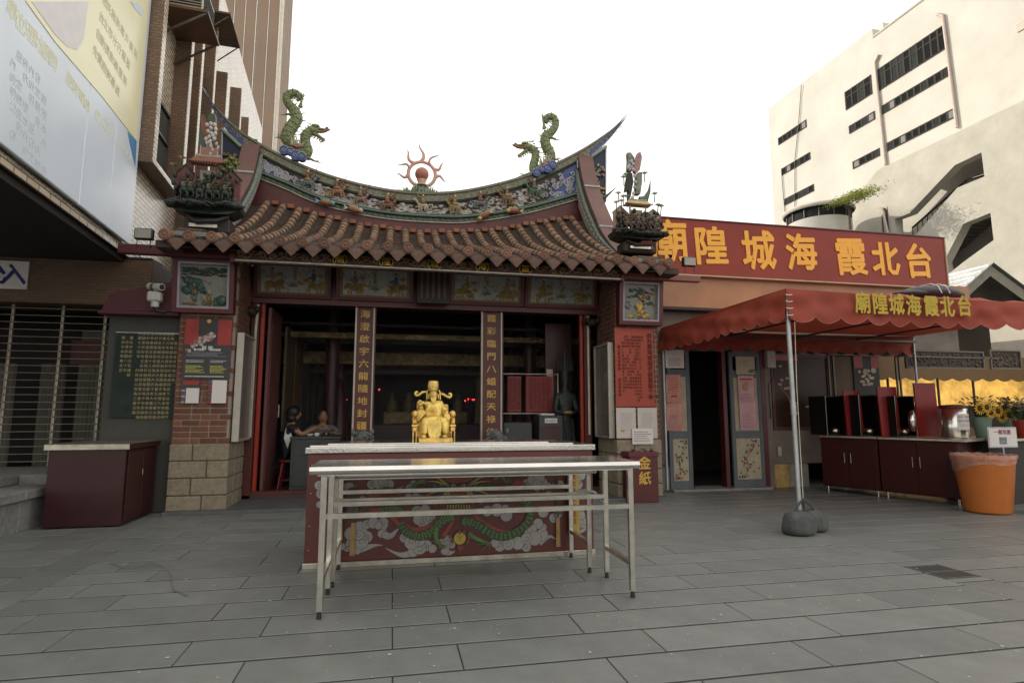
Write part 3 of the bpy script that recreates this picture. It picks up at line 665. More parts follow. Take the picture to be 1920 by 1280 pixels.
q.add([(ap[0], -.08, ap[1] + .03), (re_[0], -.08, re_[1] + .02), (re_[0], 5, re_[1] + .02), (ap[0], 5, ap[1] + .03)], [(0, 1, 2, 3)], M_roofm); q.build('roof_sheet', gs)
q = MB()
for k in range(5):
    t_ = (k + .5) / 5; q.bar((ap[0] + (le[0] - ap[0]) * t_, -.06, ap[1] + (le[1] - ap[1]) * t_ + .04), (ap[0] + (le[0] - ap[0]) * t_, 5, ap[1] + (le[1] - ap[1]) * t_ + .04), .03, .03, M_gal)
q.build('roof_rib', gs, kind='stuff')
q = MB(); q.box(le[0] + .1, re_[0], 1.6, 1.7, 2.95, ap[1] - .9, M_dark); q.box(le[0] + .1, re_[0], .07, .95, ap[1] - 1.15, ap[1] - 1.1, M_dark); q.build('back_wall', gs)

# ================================================================ SIDE HALL
HY = 9.2
hall = thing('side_hall', 'single storey side hall with painted door leaves under the red sign', 'building', (4.3, HY, 0))
HX, = (4.3,)
def hx(px, py=750, y=HY): return aY(px, py, y)[0] - HX
M_plas = mat('stained_plaster', (.20, .165, .14, 1), .85, var=.12, scale=2, dirt=.4, bump=.08, bscale=30)
M_blu = mat('blue_grey_door', (.10, .115, .13, 1), .55, dirt=.35)
M_yst = mat('yellow_stone', (.36, .25, .09, 1), .8, var=.35, scale=9, dirt=.4, bump=.2)
M_dgl = mat('brown_tinted_glass', (.035, .015, .008, 1), .3, spec=.25, var=.2)
q = MB()
xA, xB = .22, hx(1285); xC = hx(1365)
zt = 2.42
q.box(0, .31, .0, .3, .42, 3.1, M_plas, ch=.02); q.build('pilaster', hall)
q = MB(); q.box(0.01, .32, -.02, .3, 0, .415, M_gran, ch=.02); q.build('stone_base', hall)
q = MB(); q.box(.0, 6.6, .05, .3, zt, 3.12, M_plas); q.build('wall_over_doors', hall)
q = MB(); q.box(xC + .62, xC + .88, 0, .3, .0, zt - .004, M_plas, ch=.02); q.build('pilaster', hall)
pr_x = hx(1450)
q = MB(); q.box(pr_x - .03, 3.62, 0.02, .3, .42, 1.0, M_plas, ch=.005); q.build('dado_wall', hall)
q = MB(); q.box(pr_x - .06, 2.62, -.03, .3, 0.0, .415, M_yst, ch=.02); q.build('yellow_stone', hall)
q = MB(); q.box(2.624, 3.0, -.03, .3, 0.0, .415, M_gran, ch=.02); q.build('stone_base', hall)
# window of the hall
q = MB(); q.box(pr_x, 3.60, .02, .08, 1.0, 1.06, M_redf); q.box(pr_x, 3.60, .02, .08, 2.32, 2.38, M_redf); q.box(pr_x, pr_x + .05, .02, .08, 1.06, 2.32, M_redf); q.box(3.54, 3.6, .02, .08, 1.06, 2.32, M_redf)
wf = q.build('window', hall)
q = MB(); q.box(pr_x + .05, 3.54, .04, .05, 1.06, 2.32, M_dgl); q.build('pane', wf)
q = MB(); q.box(pr_x + .02, 3.6, .5, .52, .9, 2.4, mat('red_blind', (.10, .02, .015, 1), .7)); q.build('blind', wf)
M_twig = mat('plum_blossom_paint', (.42, .28, .22, 1), .6)
q = MB(); bp_ = [aY(*p_, HY) for p_ in [(1470, 712), (1466, 728), (1480, 742), (1487, 765), (1500, 775)]]
q.tube([(p_[0] - HX, .035, p_[2]) for p_ in bp_], .008, M_twig, n=4)
for p_ in [(1465, 686), (1468, 712), (1478, 709), (1464, 720), (1475, 728), (1480, 727), (1488, 745), (1494, 755), (1492, 762), (1516, 762), (1497, 774), (1490, 750)]:
    a = aY(*p_, HY); q.disc((a[0] - HX, a[2]), .03, .030, .036, M_twig, n=7, sx=1.4, sz=.8)
q.build('blossom_decal', wf)
q = MB(); a = aY(1455, 664, HY - .03); b = aY(1498, 676, HY - .03); q.box(a[0] - HX, b[0] - HX, -.002, .018, b[2], a[2], mat('pink_notice', (.42, .16, .15, 1), .7)); q.build('notice', wf)
# door leaves
def leaf(x0, x1, lab):
    d_ = thing('painted_door_leaf', lab, 'door', (HX + x0, HY - .02, .03), 0, 'painted door leaves of the side hall'); W_ = x1 - x0; H_ = 2.36
    q = MB(); t = .07
    q.box(0, t, 0, .05, 0, H_, M_blu, ch=.004); q.box(W_ - t, W_, 0, .05, 0, H_, M_blu, ch=.004)
    for z in (0, .84, 1.90, H_ - .09): q.box(t, W_ - t, .002, .048, z, z + (.13 if z else .14), M_blu)
    q.build('frame', d_)
    q = MB(); M_pn = mat('cream_door_panel', (.40, .35, .24, 1), .6, dirt=.25)
    q.box(t, W_ - t, .012, .04, .14, .84, M_pn); q.build('lower_panel', d_)
    q = MB(); q.box(t, W_ - t, .012, .04, .97, 1.90, M_pn); q.build('upper_panel', d_)
    q = MB(); rr = random.Random(int(x0 * 100)); M_pt = mat('painted_leaf_green', (.035, .05, .025, 1), .6); M_pk = mat('painted_peony_pink', (.38, .10, .09, 1), .6)
    pts = [(W_ * .3, .18), (W_ * .5, .32), (W_ * .42, .5), (W_ * .62, .66), (W_ * .7, .78)]
    q.tube([(a, .011, b) for a, b in pts], .004, M_pt, n=4)
    for k_ in range(46):
        a, b = pts[rr.randrange(5)]; a += rr.gauss(0, W_ * .11); b += rr.gauss(0, .07); a = min(max(a, t + .03), W_ - t - .03); b = min(max(b, .18), .80)
        fl = k_ % 5 == 0; r_ = .026 if fl else .019
        q.disc((a, b), r_, .0105 - k_ * 2e-5, .0118, M_pk if fl else M_pt, n=6, sx=1.3, sz=.7, rot=rr.random() * 3)
    q.build('peony_painting', d_)
    return d_, W_
d1, W1 = leaf(.33, .33 + .42, 'left painted door leaf with bleached pink posters beside the white pilaster')
M_pp = mat('faded_pink_poster', (.48, .20, .14, 1), .35, var=.35, scale=6); M_pp2 = mat('faded_lilac_poster', (.50, .27, .27, 1), .35, var=.25, scale=5)
def poster(px0, py0, px1, py1, y, m, lab, extra=None, grp=None):
    a = aY(px0, py0, y); b = aY(px1, py1, y); t = thing('poster', lab, 'poster', ((a[0] + b[0]) / 2, y, b[2]), 0, grp)
    W_, H_ = b[0] - a[0], a[2] - b[2]; q = MB()
    n_ = 6; vs = []
    for i in range(n_ + 1):
        for k in range(n_ + 1):
            u, v = i / n_, k / n_; vs.append((-W_ / 2 + W_ * u, -.002 - .003 * sin(u * 3.1) * (.4 + .6 * sin(v * 5)), H_ * v))
    q.add(vs, [(i * (n_ + 1) + k, (i + 1) * (n_ + 1) + k, (i + 1) * (n_ + 1) + k + 1, i * (n_ + 1) + k + 1) for i in range(n_) for k in range(n_)], m, True)
    q.build('sheet', t)
    if extra: extra(t, W_, H_)
    return t
def lines(t, x0, x1, z0, z1, n, m, h=.45, rag=.25):
    q = MB(); rr = random.Random(int(x0 * 1000) + n)
    for i in range(n):
        z = z1 - (z1 - z0) * (i + .5) / n; hh = (z1 - z0) / n * h / 2; x = x0
        e = x1 - (x1 - x0) * rr.random() * rag
        while x < e:
            wd = rr.uniform(.4, 1.6) * (z1 - z0) / n * 2; q.add([(x, -.0068, z - hh), (min(x + wd, e), -.0068, z - hh), (min(x + wd, e), -.0068, z + hh), (x, -.0068, z + hh)], [(0, 1, 2, 3)], m); x += wd + hh
    return q.build('print_lines', t, kind='stuff')
M_rp = mat('red_print', (.35, .03, .03, 1), .5); M_fig = mat('gold_print', (.45, .26, .08, 1), .5); M_lil = mat('lilac_print', (.28, .15, .22, 1), .5)
def ex_a(t, W_, H_):
    q = MB(); q.box(-.06, .06, -.0075, -.006, H_ * .18, H_ * .26, M_rp); q.build('print_block', t); lines(t, -W_ * .4, W_ * .4, H_ * .3, H_ * .9, 8, M_rp, .25)
def ex_b(t, W_, H_):
    q = MB(); q.box(-W_ * .4, W_ * .4, -.0078, -.006, H_ * .84, H_ * .90, M_rp)
    q.ell((-.02, -.006, H_ * .58), (.05, .003, .07), M_fig); q.ell((.015, -.006, H_ * .72), (.025, .003, .03), M_fig); q.build('figure_print', t)
    lines(t, -W_ * .38, W_ * .38, H_ * .05, H_ * .35, 6, M_lil, .4)
def ex_c(t, W_, H_): lines(t, -W_ * .35, W_ * .35, H_ * .08, H_ * .55, 9, M_lil, .35)
y_ = HY - .03
poster(1248, 702, 1278, 754, y_, M_pp, 'upper faded pink poster on the door leaf beside the white pilaster', ex_a)
poster(1249, 755, 1281, 807, y_, M_pp, 'lower crumpled pink poster on the door leaf beside the white pilaster', ex_c)
poster(1247, 655, 1283, 690, y_ - .01, M_paper, 'pale notice with small seal over the left painted door leaf', ex_c)
d2, W2 = leaf(hx(1369), hx(1427), 'right painted door leaf with lilac posters beside the grey pilaster')
poster(1383, 704, 1415, 755, y_, M_pp2, 'upper lilac poster with a gold figure under the green notice', ex_b)
poster(1386, 755, 1420, 806, y_, M_pp2, 'lower lilac poster with rows of violet print below the gold figure poster', ex_c)
def ex_g(t, W_, H_):
    q = MB(); 
    for k in range(9): q.disc((W_ * .3 + random.uniform(-.05, .05), .05 + random.uniform(-.02, .03)), .014, -.009, -.006, M_ink, n=6, sx=1.6, sz=.6, rot=k)
    q.build('brush_print', t); lines(t, -W_ * .4, W_ * .3, H_ * .5, H_ * .8, 3, M_lil, .2)
poster(1379, 668, 1416, 702, y_, mat('pale_green_notice', (.42, .40, .26, 1), .6), 'pale green notice at the top of the right painted door leaf', ex_g)
# door jambs, threshold, dark room
q = MB(); q.box(xB + .02, xB + .10, -.0, .15, 0.0, zt, M_redf); q.build('door_jamb', hall)
q = MB(); q.box(xC - .09, xC - .02, -.0, .15, 0.0, zt, M_redf); q.build('door_jamb', hall)
q = MB(); q.box(hx(1428), hx(1436), -.01, .15, 0.0, zt, M_redf); q.build('door_jamb', hall)
q = MB(); q.box(.32, xC + .7, -.15, .3, 0.0, .04, M_gran, ch=.006); q.build('threshold', hall)
q = MB(); q.box(.32, 4.5, 3.0, 3.1, 0, 3.2, M_room); q.box(.3, .32, .31, 3.0, 0, 3.2, M_room); q.box(4.5, 4.6, .3, 3.0, 0, 3.2, M_room); q.box(.0, 7.4, .31, 3.0, 3.12, 3.2, M_room); q.box(.32, 3.5, .31, 3.0, 0, .02, M_room)
q.build('room_shell', hall)
# meter box and conduit on the pilaster
q = MB(); mx_ = hx(1432, 665); q.box(mx_, mx_ + .17, -.10, -.002, aY(1430, 690, HY)[2], aY(1430, 658, HY)[2], M_plast, ch=.01); q.build('meter_box', hall)
q = MB(); zz = aY(1430, 690, HY)[2]; q.tube([(mx_ + .15, -.03, zz), (mx_ + .16, -.03, zz - .15), (mx_ + .05, -.02, zz - .3), (mx_ + .06, -.02, zz - .9)], .007, M_black, n=5); q.build('cable', hall)
q = MB(); q.box(mx_ + .17, mx_ + .24, -.02, .0, .55, .72, M_plast, ch=.005); q.build('socket_box', hall)
# inner open hall with the second window (poster of lion) and yellow lit background street
ow = thing('stall_back_frame', 'brown board partition with metal posts behind the red counters', 'partition', (8.0, HY, 0))
q = MB(); a0 = hx(1560) + HX - 8; q.box(a0, a0 + .92, .05, .1, .9, 2.36, mat('tan_board', (.10, .065, .03, 1), .6, dirt=.2)); q.build('board', ow)
for x_ in (1557, 1566, 1684, 1690): 
    q = MB(); xx = hx(x_, 720) + HX - 8; q.box(xx - .015, xx + .015, .0, .03, .9, 2.4, M_alu); q.build('metal_post', ow)
q = MB(); q.box(a0 - 1.2, a0 + 3.9, .0, .03, 2.37, 2.40, M_alu); q.build('rail', ow)
def ex_lion(t, W_, H_):
    q = MB(); M_r = mat('poster_red', (.30, .03, .02, 1), .5); q.box(-W_ * .48, -W_ * .15, -.0075, -.006, H_ * .66, H_ * .98, M_r); q.build('red_door_print', t); q = MB(); q.box(W_ * .18, W_ * .48, -.0075, -.006, H_ * .66, H_ * .98, M_r); q.build('red_door_print', t)
    q = MB(); M_ll = mat('lion_print', (.42, .38, .27, 1), .6, var=.5, scale=30)
    rr = random.Random(3)
    for k in range(26): q.ell((-W_ * .3 + rr.random() * W_ * .5, -.008, H_ * (.25 + rr.random() * .38)), (.045, .004, .03), M_ll, n=6, k=4)
    q.ell((W_ * .25, -.008, H_ * .6), (.07, .005, .05), M_ll); q.build('lion_print', t)
poster(1598, 663, 1652, 742, HY + .03, M_ink, 'lion dance poster with red doors on the board behind the counters', ex_lion)
# carved relief panel frames above the opening
rp_ = thing('carved_relief_panel', 'long dark carved relief panel in a pale frame above the flower stall', 'relief', (9.1, HY, 2.0))
M_alu2 = mat('dull_relief_frame', (.13, .10, .07, 1), .5)
def rel(px0, px1, t_):
    a = aY(px0, 655, HY); b = aY(px1, 693, HY); q = MB(); x0, x1, z0, z1 = a[0] - 9.1, b[0] - 9.1, b[2] - 2, a[2] - 2
    q.box(x0, x1, 0, .04, z0, z0 + .035, M_alu2); q.box(x0, x1, 0, .04, z1 - .03, z1, M_alu2); q.box(x0, x0 + .03, 0, .04, z0 + .035, z1 - .03, M_alu2); q.box(x1 - .03, x1, 0, .04, z0 + .035, z1 - .03, M_alu2); q.build('frame', t_)
    q = MB(); q.box(x0 + .03, x1 - .03, .025, .04, z0 + .035, z1 - .03, M_dark); q.build('backing', t_)
    q = MB(); rr = random.Random(px0); Mv = mat('weathered_carving', (.09, .05, .03, 1), .6, var=.5, scale=20)
    for k in range(70): q.ell((rr.uniform(x0 + .08, x1 - .08), .02, rr.uniform(z0 + .07, z1 - .07)), (rr.uniform(.015, .035), .012, rr.uniform(.02, .05)), Mv, n=5, k=4, rot=rr.random() * 3)
    q.build('carving', t_, kind='stuff')
rel(1697, 1848, rp_); rel(1856, 1918, rp_)
# the lane seen through the opening, with its sunlight put in as glow
ln = thing('far_market_stall', 'yellow market awning with painted-in sunlight glow seen through the gap behind the flowers', 'stall', (12.4, 12.0, 0))
M_yaw = mat('yellow_awning', (.62, .44, .12, 1), .7, var=.2, scale=3); M_tan2 = mat('tan_awning', (.17, .10, .04, 1), .7)
M_glow = mat('glowing_yellow_sheet', (.62, .36, .08, 1), .6, emit=.75, var=.5, scale=2.4)  # emits by itself in place of sun on the awning; no lamp here
q = MB(); q.box(-2.3, 4.5, .6, .63, 1.5, 2.6, M_glow); q.box(-2.3, 4.5, .5, .59, .0, 1.5, M_dark); q.build('glow_sheet', ln)
q = MB(); n_ = 60; vs = []
for i in range(n_ + 1):
    x = -2.3 + 7 * i / n_; vs += [(x, 0, 2.75), (x, 0, 2.18 - .07 * abs(sin(i * pi / 4)))]
q.add(vs, [(2 * i, 2 * i + 1, 2 * i + 3, 2 * i + 2) for i in range(n_)], M_tan2); q.build('awning_valance', ln)
for x_ in (-1.4, -.3, 1.2, 2.3):
    q = MB(); q.tube([(x_, .2, 0), (x_, .2, 2.2)], .03, M_dark, n=6); q.build('post', ln)
q = MB(); q.box(-1.8, 4.5, .1, .5, .6, .95, M_teak); q.build('table', ln)
# wall over the opening, yellow / maroon fascia board behind sign
q = MB(); 
fb = thing('fascia_board', 'orange brown board running under the big red sign', 'board', (4.4, 9.02, 3.1))
a = aY(1236, 512, 9.02); b = aY(1800, 596, 9.02)
M_or = mat('orange_brown_board', (.36, .155, .055, 1), .3, var=.25, scale=.9, dirt=.15)
q.box(a[0] - 4.4 - .3, 6.6, 0, .12, 0.03, .66, M_or); q.build('panel', fb)
q = MB(); q.box(-.2, 6.7, -.02, .3, -.02, .022, M_dark); q.build('lower_trim', fb)
# big red sign
sg2 = thing('temple_name_sign', 'wide dark red sign board with seven big golden brush characters', 'sign', (4.5, 9.0, 3.7))
M_sign = mat('glossy_dark_red', (.24, .026, .010, 1), .28, var=.2, scale=.8, spec=.3)
a = aY(1240, 405, 8.92); b = aY(1768, 450, 8.92); c_ = aY(1240, 512, 8.92); d_ = aY(1780, 540, 8.92)
sx0, sx1 = a[0] - 4.5 - .5, b[0] - 4.5 + .01; sz0, sz1 = (c_[2] + d_[2]) / 2 - 3.7, (a[2] + b[2]) / 2 - 3.7
q = MB(); q.box(sx0, sx1, -.08, .08, sz0, sz1, M_sign, ch=.004); q.build('board', sg2)
q = MB(); t = .022; M_sf = mat('pale_sign_trim', (.45, .36, .24, 1), .4)
q.box(sx0, sx1 + t, -.10, .08, sz0 - t, sz0 - .001, M_sf); q.box(sx0, sx1 + t, -.10, .08, sz1 + .001, sz1 + t, M_redf); q.box(sx1 + .001, sx1 + t, -.10, .08, sz0, sz1, M_sf); q.build('trim', sg2)
M_sgold = mat('sign_golden_yellow', (.86, .40, .02, 1), .35, var=.06)
for ch_, x_, y_, hh, dz in zip("廟隍城海霞北台", (1256, 1333, 1423, 1503, 1596, 1661, 1723), (457, 466, 475, 478, 486, 490, 494), (82, 76, 80, 76, 80, 72, 74), (0, 0, 0, 0, 0, 0, 0)):
    p_ = aY(x_, y_, 8.91); sz_ = hh / 1080 * 9.2 * 1.02
    o = text(ch_, sz_, M_sgold, (p_[0] - 4.5, -.088, p_[2] - 3.7), sg2, off=.017, ext=.006, name='gilded_character'); o.scale = (1.0, 1.08, 1)
    o.rotation_euler = (pi / 2, radians(-3), 0)
# ================================================================ CANOPY AND STALL
cnx, cny = 4.50, 5.86
can = thing('canopy_tent', 'red fabric canopy with scalloped edge and yellow temple name on one pole', 'canopy', (cnx, cny, 0))
def fabric(name, col, sun=0.25):
    m = mat(name, col, .75, var=.10, scale=1.4, bump=.25, bscale=2.2, dirt=.14)
    n = m.node_tree.nodes; l = m.node_tree.links
    tr_ = n.new("ShaderNodeBsdfTranslucent"); tr_.inputs[0].default_value = col; mx = n.new("ShaderNodeMixShader"); mx.inputs[0].default_value = sun
    o_ = n["Material Output"]; l.new(n["Principled BSDF"].outputs[0], mx.inputs[1]); l.new(tr_.outputs[0], mx.inputs[2]); l.new(mx.outputs[0], o_.inputs[0]); return m
M_can = fabric('red_canopy_fabric', (.35, .062, .035, 1), .22)
CZ = 2.76; BX, BY = 5.2, 3.25; PK = (2.6, 1.7, 3.05)
def wave(x, y): return .012 * sin(x * 5.1) * sin(y * 3.7) + .008 * sin(x * 11 + y * 7)
# sloping top
q = MB(); N_ = 30; vs = []
for i in range(N_ + 1):
    for k in range(N_ + 1):
        x = BX * i / N_; y = BY * k / N_
        t_ = min(min(x, BX - x) / (BX / 2), min(y, BY - y) / (BY / 2)); t_ = min(1, t_ * 1.0)
        vs.append((x, y, CZ + .30 * t_ + 2 * wave(x, y) * (t_ > 0) - .05 * sin(pi * min(1, t_)) - (.035 * sin(pi * x / BX) if y == 0 else 0)))
q.add(vs, [(i * (N_ + 1) + k, (i + 1) * (N_ + 1) + k, (i + 1) * (N_ + 1) + k + 1, i * (N_ + 1) + k + 1) for i in range(N_) for k in range(N_)], M_can, True); q.build('top_sheet', can)
M_hem = mat('pale_hem', (.34, .14, .12, 1), .7)
def valance(P_, L, drop, lobes, name, rows_=7, amp=.075):
    q = MB(); n_ = lobes * 12; vs = []
    for i in range(n_ + 1):
        s_ = i / n_; low = -drop - amp * abs(sin(pi * lobes * s_)) ** .8
        for k in range(rows_ + 1):
            v = k / rows_; o = (.018 * sin(s_ * L * 6 + 1) + .03 * sin(s_ * L * 2.3) + .011 * sin(s_ * L * 17 + v * 3)) * v + .012 * v + .018 * sin(pi * v) * sin(s_ * L * 4.1 + v * 7) + .010 * sin(pi * v) * sin(s_ * L * 12 - v * 5)
            vs.append(P_(s_ * L, low * v - .035 * sin(pi * s_) * (1 - v), o))
    q.add(vs, [(i * (rows_ + 1) + k, i * (rows_ + 1) + k + 1, (i + 1) * (rows_ + 1) + k + 1, (i + 1) * (rows_ + 1) + k) for i in range(n_) for k in range(rows_)], M_can, True)
    o_ = q.build(name, can)
    q = MB(); q.tube([vs[i * (rows_ + 1) + rows_] for i in range(n_ + 1)], .0045, M_hem, n=4, cap=False); q.build('hem', can)
    return o_
valance(lambda s_, z, o: (s_, -o, CZ + z), BX, .33, 15, 'front_valance')
valance(lambda s_, z, o: (-o, s_, CZ + z - .02 * (s_ / BY)), BY, .33, 12, 'side_valance', amp=.06)
valance(lambda s_, z, o: (BX * s_ / BX, BY + o, CZ + z), BX, .3, 16, 'back_valance')
q = MB(); q.box(.04, BX, .03, .06, CZ - .13, CZ - .09, M_alu); q.box(.03, .06, .06, BY, CZ - .13, CZ - .09, M_alu); q.box(.0, BX, BY - .05, BY - .02, CZ - .13, CZ - .09, M_alu)
for x_ in (1.3, 2.6, 3.9): q.bar((x_, 0.06, CZ - .10), (x_, BY - .05, CZ - .10), .025, .025, M_alu)
q.build('roof_frame', can, kind='stuff')
q = MB(); q.tube([(.05, .06, CZ - .06), (.03, .03, 1.35), (.005, 0, .01)], .026, M_gal, n=12); q.tube([(.03, .03, 1.28), (.03, .03, 1.4)], .031, M_gal, n=12); q.build('pole', can)
q = MB(); q.box(-.06, .06, -.06, .06, .0035, .012, M_gal); q.build('foot_plate', can)
q = MB(); q.tube([(.07, -.03, CZ - .40), (.045, -.03, 1.6), (.04, -.03, .32)], .005, M_cream, n=4); q.build('cord', can)
q = MB()
for k in range(4): q.tube([(-.03, -.03, CZ - .08 - .08 * k), (0, -.05, CZ - .09 - .08 * k), (.05, -.04, CZ - .08 - .08 * k)], .005, M_white, n=4)
q.build('lacing', can)
q = MB(); q.tube([(BX - .02, 0, 0), (BX - .02, 0, CZ - .05)], .026, M_gal, n=8); q.build('pole', can)
q = MB(); q.tube([(BX - .02, BY, 0), (BX - .02, BY, CZ - .05)], .026, M_gal, n=8); q.build('pole', can)
q = MB(); q.tube([(.02, BY - .02, 0.04), (.02, BY - .02, CZ - .05)], .026, M_gal, n=8); q.build('pole', can)
M_cyel = mat('canopy_yellow_print', (.46, .33, .03, 1), .7, var=.15)
for ch_, x_, y_ in zip("廟隍城海霞北台", (1615, 1647, 1678, 1710, 1743, 1773, 1805), (571, 573, 574, 576, 577, 578, 577)):
    p_ = aY(x_, y_, cny - .05); o = text(ch_, .235, M_cyel, (p_[0] - cnx, -.075, p_[2] + .0), can, off=.0065, ext=.001, name='printed_character'); o.scale = (.95, 1.15, 1)
# bundle lying on the canopy top
bd = thing('rolled_tarpaulin', 'bundled dark tarpaulin with white strap lying on the canopy top', 'tarpaulin', aY(1745, 550, 6.9))
M_tarp = mat('dark_tarpaulin', (.055, .05, .055, 1), .45, bump=.5, bscale=14)
q = MB(); q.ell((0, 0, .0), (.46, .25, .11), M_tarp, n=16, k=10); q.ell((-.3, 0, -.03), (.35, .2, .06), M_tarp, n=12, k=8); q.ell((.3, .02, -.02), (.26, .2, .08), M_tarp, n=12, k=8); q.build('bundle', bd)
for x_ in (-.12, .02):
    q = MB(); q.tube([(x_ + .03, -.255, -.05), (x_ + .01, -.22, .06), (x_, -.12, .112), (x_, .1, .115)], .008, M_white, n=5); q.build('strap', bd)
q = MB(); q.tube([(.02, -.1, .117), (.2, -.08, .11), (.36, -.03, .09)], .007, M_white, n=5); q.build('strap', bd)
# sandbags
M_sack = mat('grey_canvas_sack', (.075, .08, .077, 1), .9, var=.3, scale=9, bump=.9, bscale=16, dirt=.4)
def sandbag(x, y, rz, s_, lab, hx_):
    t = thing('sandbag', lab, 'sandbag', (x, y, 0), rz, 'sandbags weighting the canopy pole')
    q = MB(); n_, k_ = 20, 12; vs = []; fs = []
    for i in range(k_ + 1):
        v = i / k_; z = .235 * s_ * (1 - cos(pi * v)) / 2 + .004; pr = [(0, .62), (.12, .93), (.3, 1.05), (.5, 1.0), (.7, .9), (.88, .72), (1, .30)]
        r = interp(pr, v)
        for a in range(n_):
            th = 2 * pi * a / n_; cr = 1 + .05 * sin(3 * th + 5 * v) + .04 * sin(7 * th - 3 * v) * v
            vs.append((.175 * s_ * r * cr * cos(th), .145 * s_ * r * cr * sin(th), z + .012 * sin(2 * th) * v))
    fs = [(i * n_ + a, i * n_ + (a + 1) % n_, (i + 1) * n_ + (a + 1) % n_, (i + 1) * n_ + a) for i in range(k_) for a in range(n_)]
    q.add(vs, fs + [tuple(range(n_))[::-1], tuple(range(k_ * n_, (k_ + 1) * n_))], M_sack, True)
    q.build('sack', t)
    q = MB(); q.tube([(-.11, -.03, .2 * s_), (-.02, -.06, .235 * s_), (.08, -.03, .21 * s_), (.13, 0, .16)], [.018, .024, .022, .012], M_sack, n=6, sq=(1, .5)); q.build('top_fold', t)
    for sx in (-.10, .08):
        q = MB(); q.tube([(sx, .0, .2 * s_), ((sx + hx_) / 2, .02, .29), (hx_, .05, .37)], .012, M_sack, n=5, sq=(1.4, .5)); q.build('handle', t)
sandbag(4.36, 5.70, radians(-12), 1.0, 'round grey sandbag standing before the canopy pole', .10)
sandbag(4.66, 5.84, radians(8), .92, 'slumped grey sandbag with loose flap behind the canopy pole', -.12)
# red counters running towards the camera
ca = math.atan2(7.857 - 7.2, 8.72 - 6.958)   # the row leans with the lane
def counter(s0, s1, lab, last=False):
    t = thing('red_counter', lab, 'counter', (7.17 + sin(ca) * s0, 8.72 - cos(ca) * s0, 0), ca, 'red lacquer counters under the canopy')
    L = s1 - s0; q = MB(); q.box(0, .62, -L, 0, .10, .90, mat('lacquer_dark_red', (.045, .007, .006, 1), .5, spec=.25, var=.15, dirt=.25), ch=.006); q.build('body', t)
    for k in range(2):
        q = MB(); q.box(-.016, -.001, -L / 2 * (k + 1) + .012, -L / 2 * k - .012, .13, .86, MATS['lacquer_dark_red'], ch=.004); d_ = q.build('door', t)
        q = MB(); yk = -L / 2 + (.05 if k == 0 else -.05); q.tube([(-.035, yk, .5), (-.035, yk, .66)], .006, M_steelb, n=6); q.build('handle', d_)
    q = MB(); q.box(-.035, .65, -L - (.12 if last else 0), .0, .902, .935, M_steelb, ch=.004); q.build('top', t)
    for y_ in (-.06, -L + .06):
        for x_ in (.05, .57): q = MB(); q.tube([(x_, y_, 0.003), (x_, y_, .1)], .016, M_steel, n=8); q.build('leg', t)
    return t
counter(0.02, .93, 'red lacquer counter nearest the hall window, first of the row'); counter(.95, 2.0, 'red lacquer counter nearest the orange bin with overhanging steel top', True)
def cp(s_, o): return (7.17 + sin(ca) * s_ + cos(ca) * o, 8.72 - cos(ca) * s_ + sin(ca) * o)
def cabinet_box(px0, px1, pt, pb, y, lab, red=(0, 0), h=.60):
    a = aY(px0, pb, y); b = aY(px1, pb, y); W_ = b[0] - a[0]
    t = thing('offering_stove', lab, 'stove', (a[0], y, .938), 0, 'open fronted black stoves with red doors'); H_ = aY(px0, pt, y)[2] - .938
    M_bk = mat('sooty_black_steel', (.012, .012, .012, 1), .4, metal=.4)
    q = MB(); q.box(0, .02, 0, .4, 0, H_, M_bk); q.box(W_ - .02, W_, 0, .4, 0, H_, M_bk); q.box(0, .004, -.004, -.001, 0, H_, M_steelb); q.box(.02, W_ - .02, 0, .4, H_ - .02, H_, M_bk); q.box(.02, W_ - .02, .38, .4, 0, H_ - .02, M_bk); q.box(.02, W_ - .02, 0, .38, 0, .02, M_bk); q.build('casing', t)
    q = MB(); q.lathe([(.0, .02), (.075, .02), (.08, .09), (.06, .12), (0, .13)], (W_ * .68, .12, 0), M_steelb, n=12); q.build('burner', t)
    q = MB(); r0 = aY(red[0], pb, y - .12)[0] - a[0]; r1 = aY(red[1], pb, y - .12)[0] - a[0]; Hr = aY(red[0], red[2], y - .12)[2] - .938
    M_rl = mat('bright_red_door', (.26, .012, .010, 1), .35, dirt=.2)
    q.prism([(r0, 0), (r1, 0), (r1 - .02, Hr), (r0 - .03, Hr)], lambda u, v: (u, -.14 - (u - r0) * .1, v), lambda u, v: (u, -.115 - (u - r0) * .1, v), M_rl); q.build('red_door', t)
    q = MB(); q.tube([(r1 + .004, -.15, 0), (r1 - .015, -.15, Hr)], .007, M_steelb, n=5); q.build('door_edge', t)
    return t
cabinet_box(1551, 1586, 742, 809, 8.55, 'small open black stove with red door, leftmost of the three on the counter', (1588, 1616, 733))
cabinet_box(1614, 1652, 740, 809, 8.2, 'open black stove with red door in the middle of the three on the counter', (1652, 1684, 725))
cabinet_box(1682, 1719, 742, 809, 7.9, 'open black stove with the tallest red door next to the steel drum', (1722, 1757, 718))
q = MB()
cn = thing('steel_canister', 'steel canister with burner cap inside the third black stove', 'canister', aY(1712, 808, 7.82))
q.lathe([(0, 0), (.055, 0), (.055, .2), (.045, .24), (.03, .32), (0, .33)], (0, 0, .0), M_steel, n=14); q.build('body', cn)
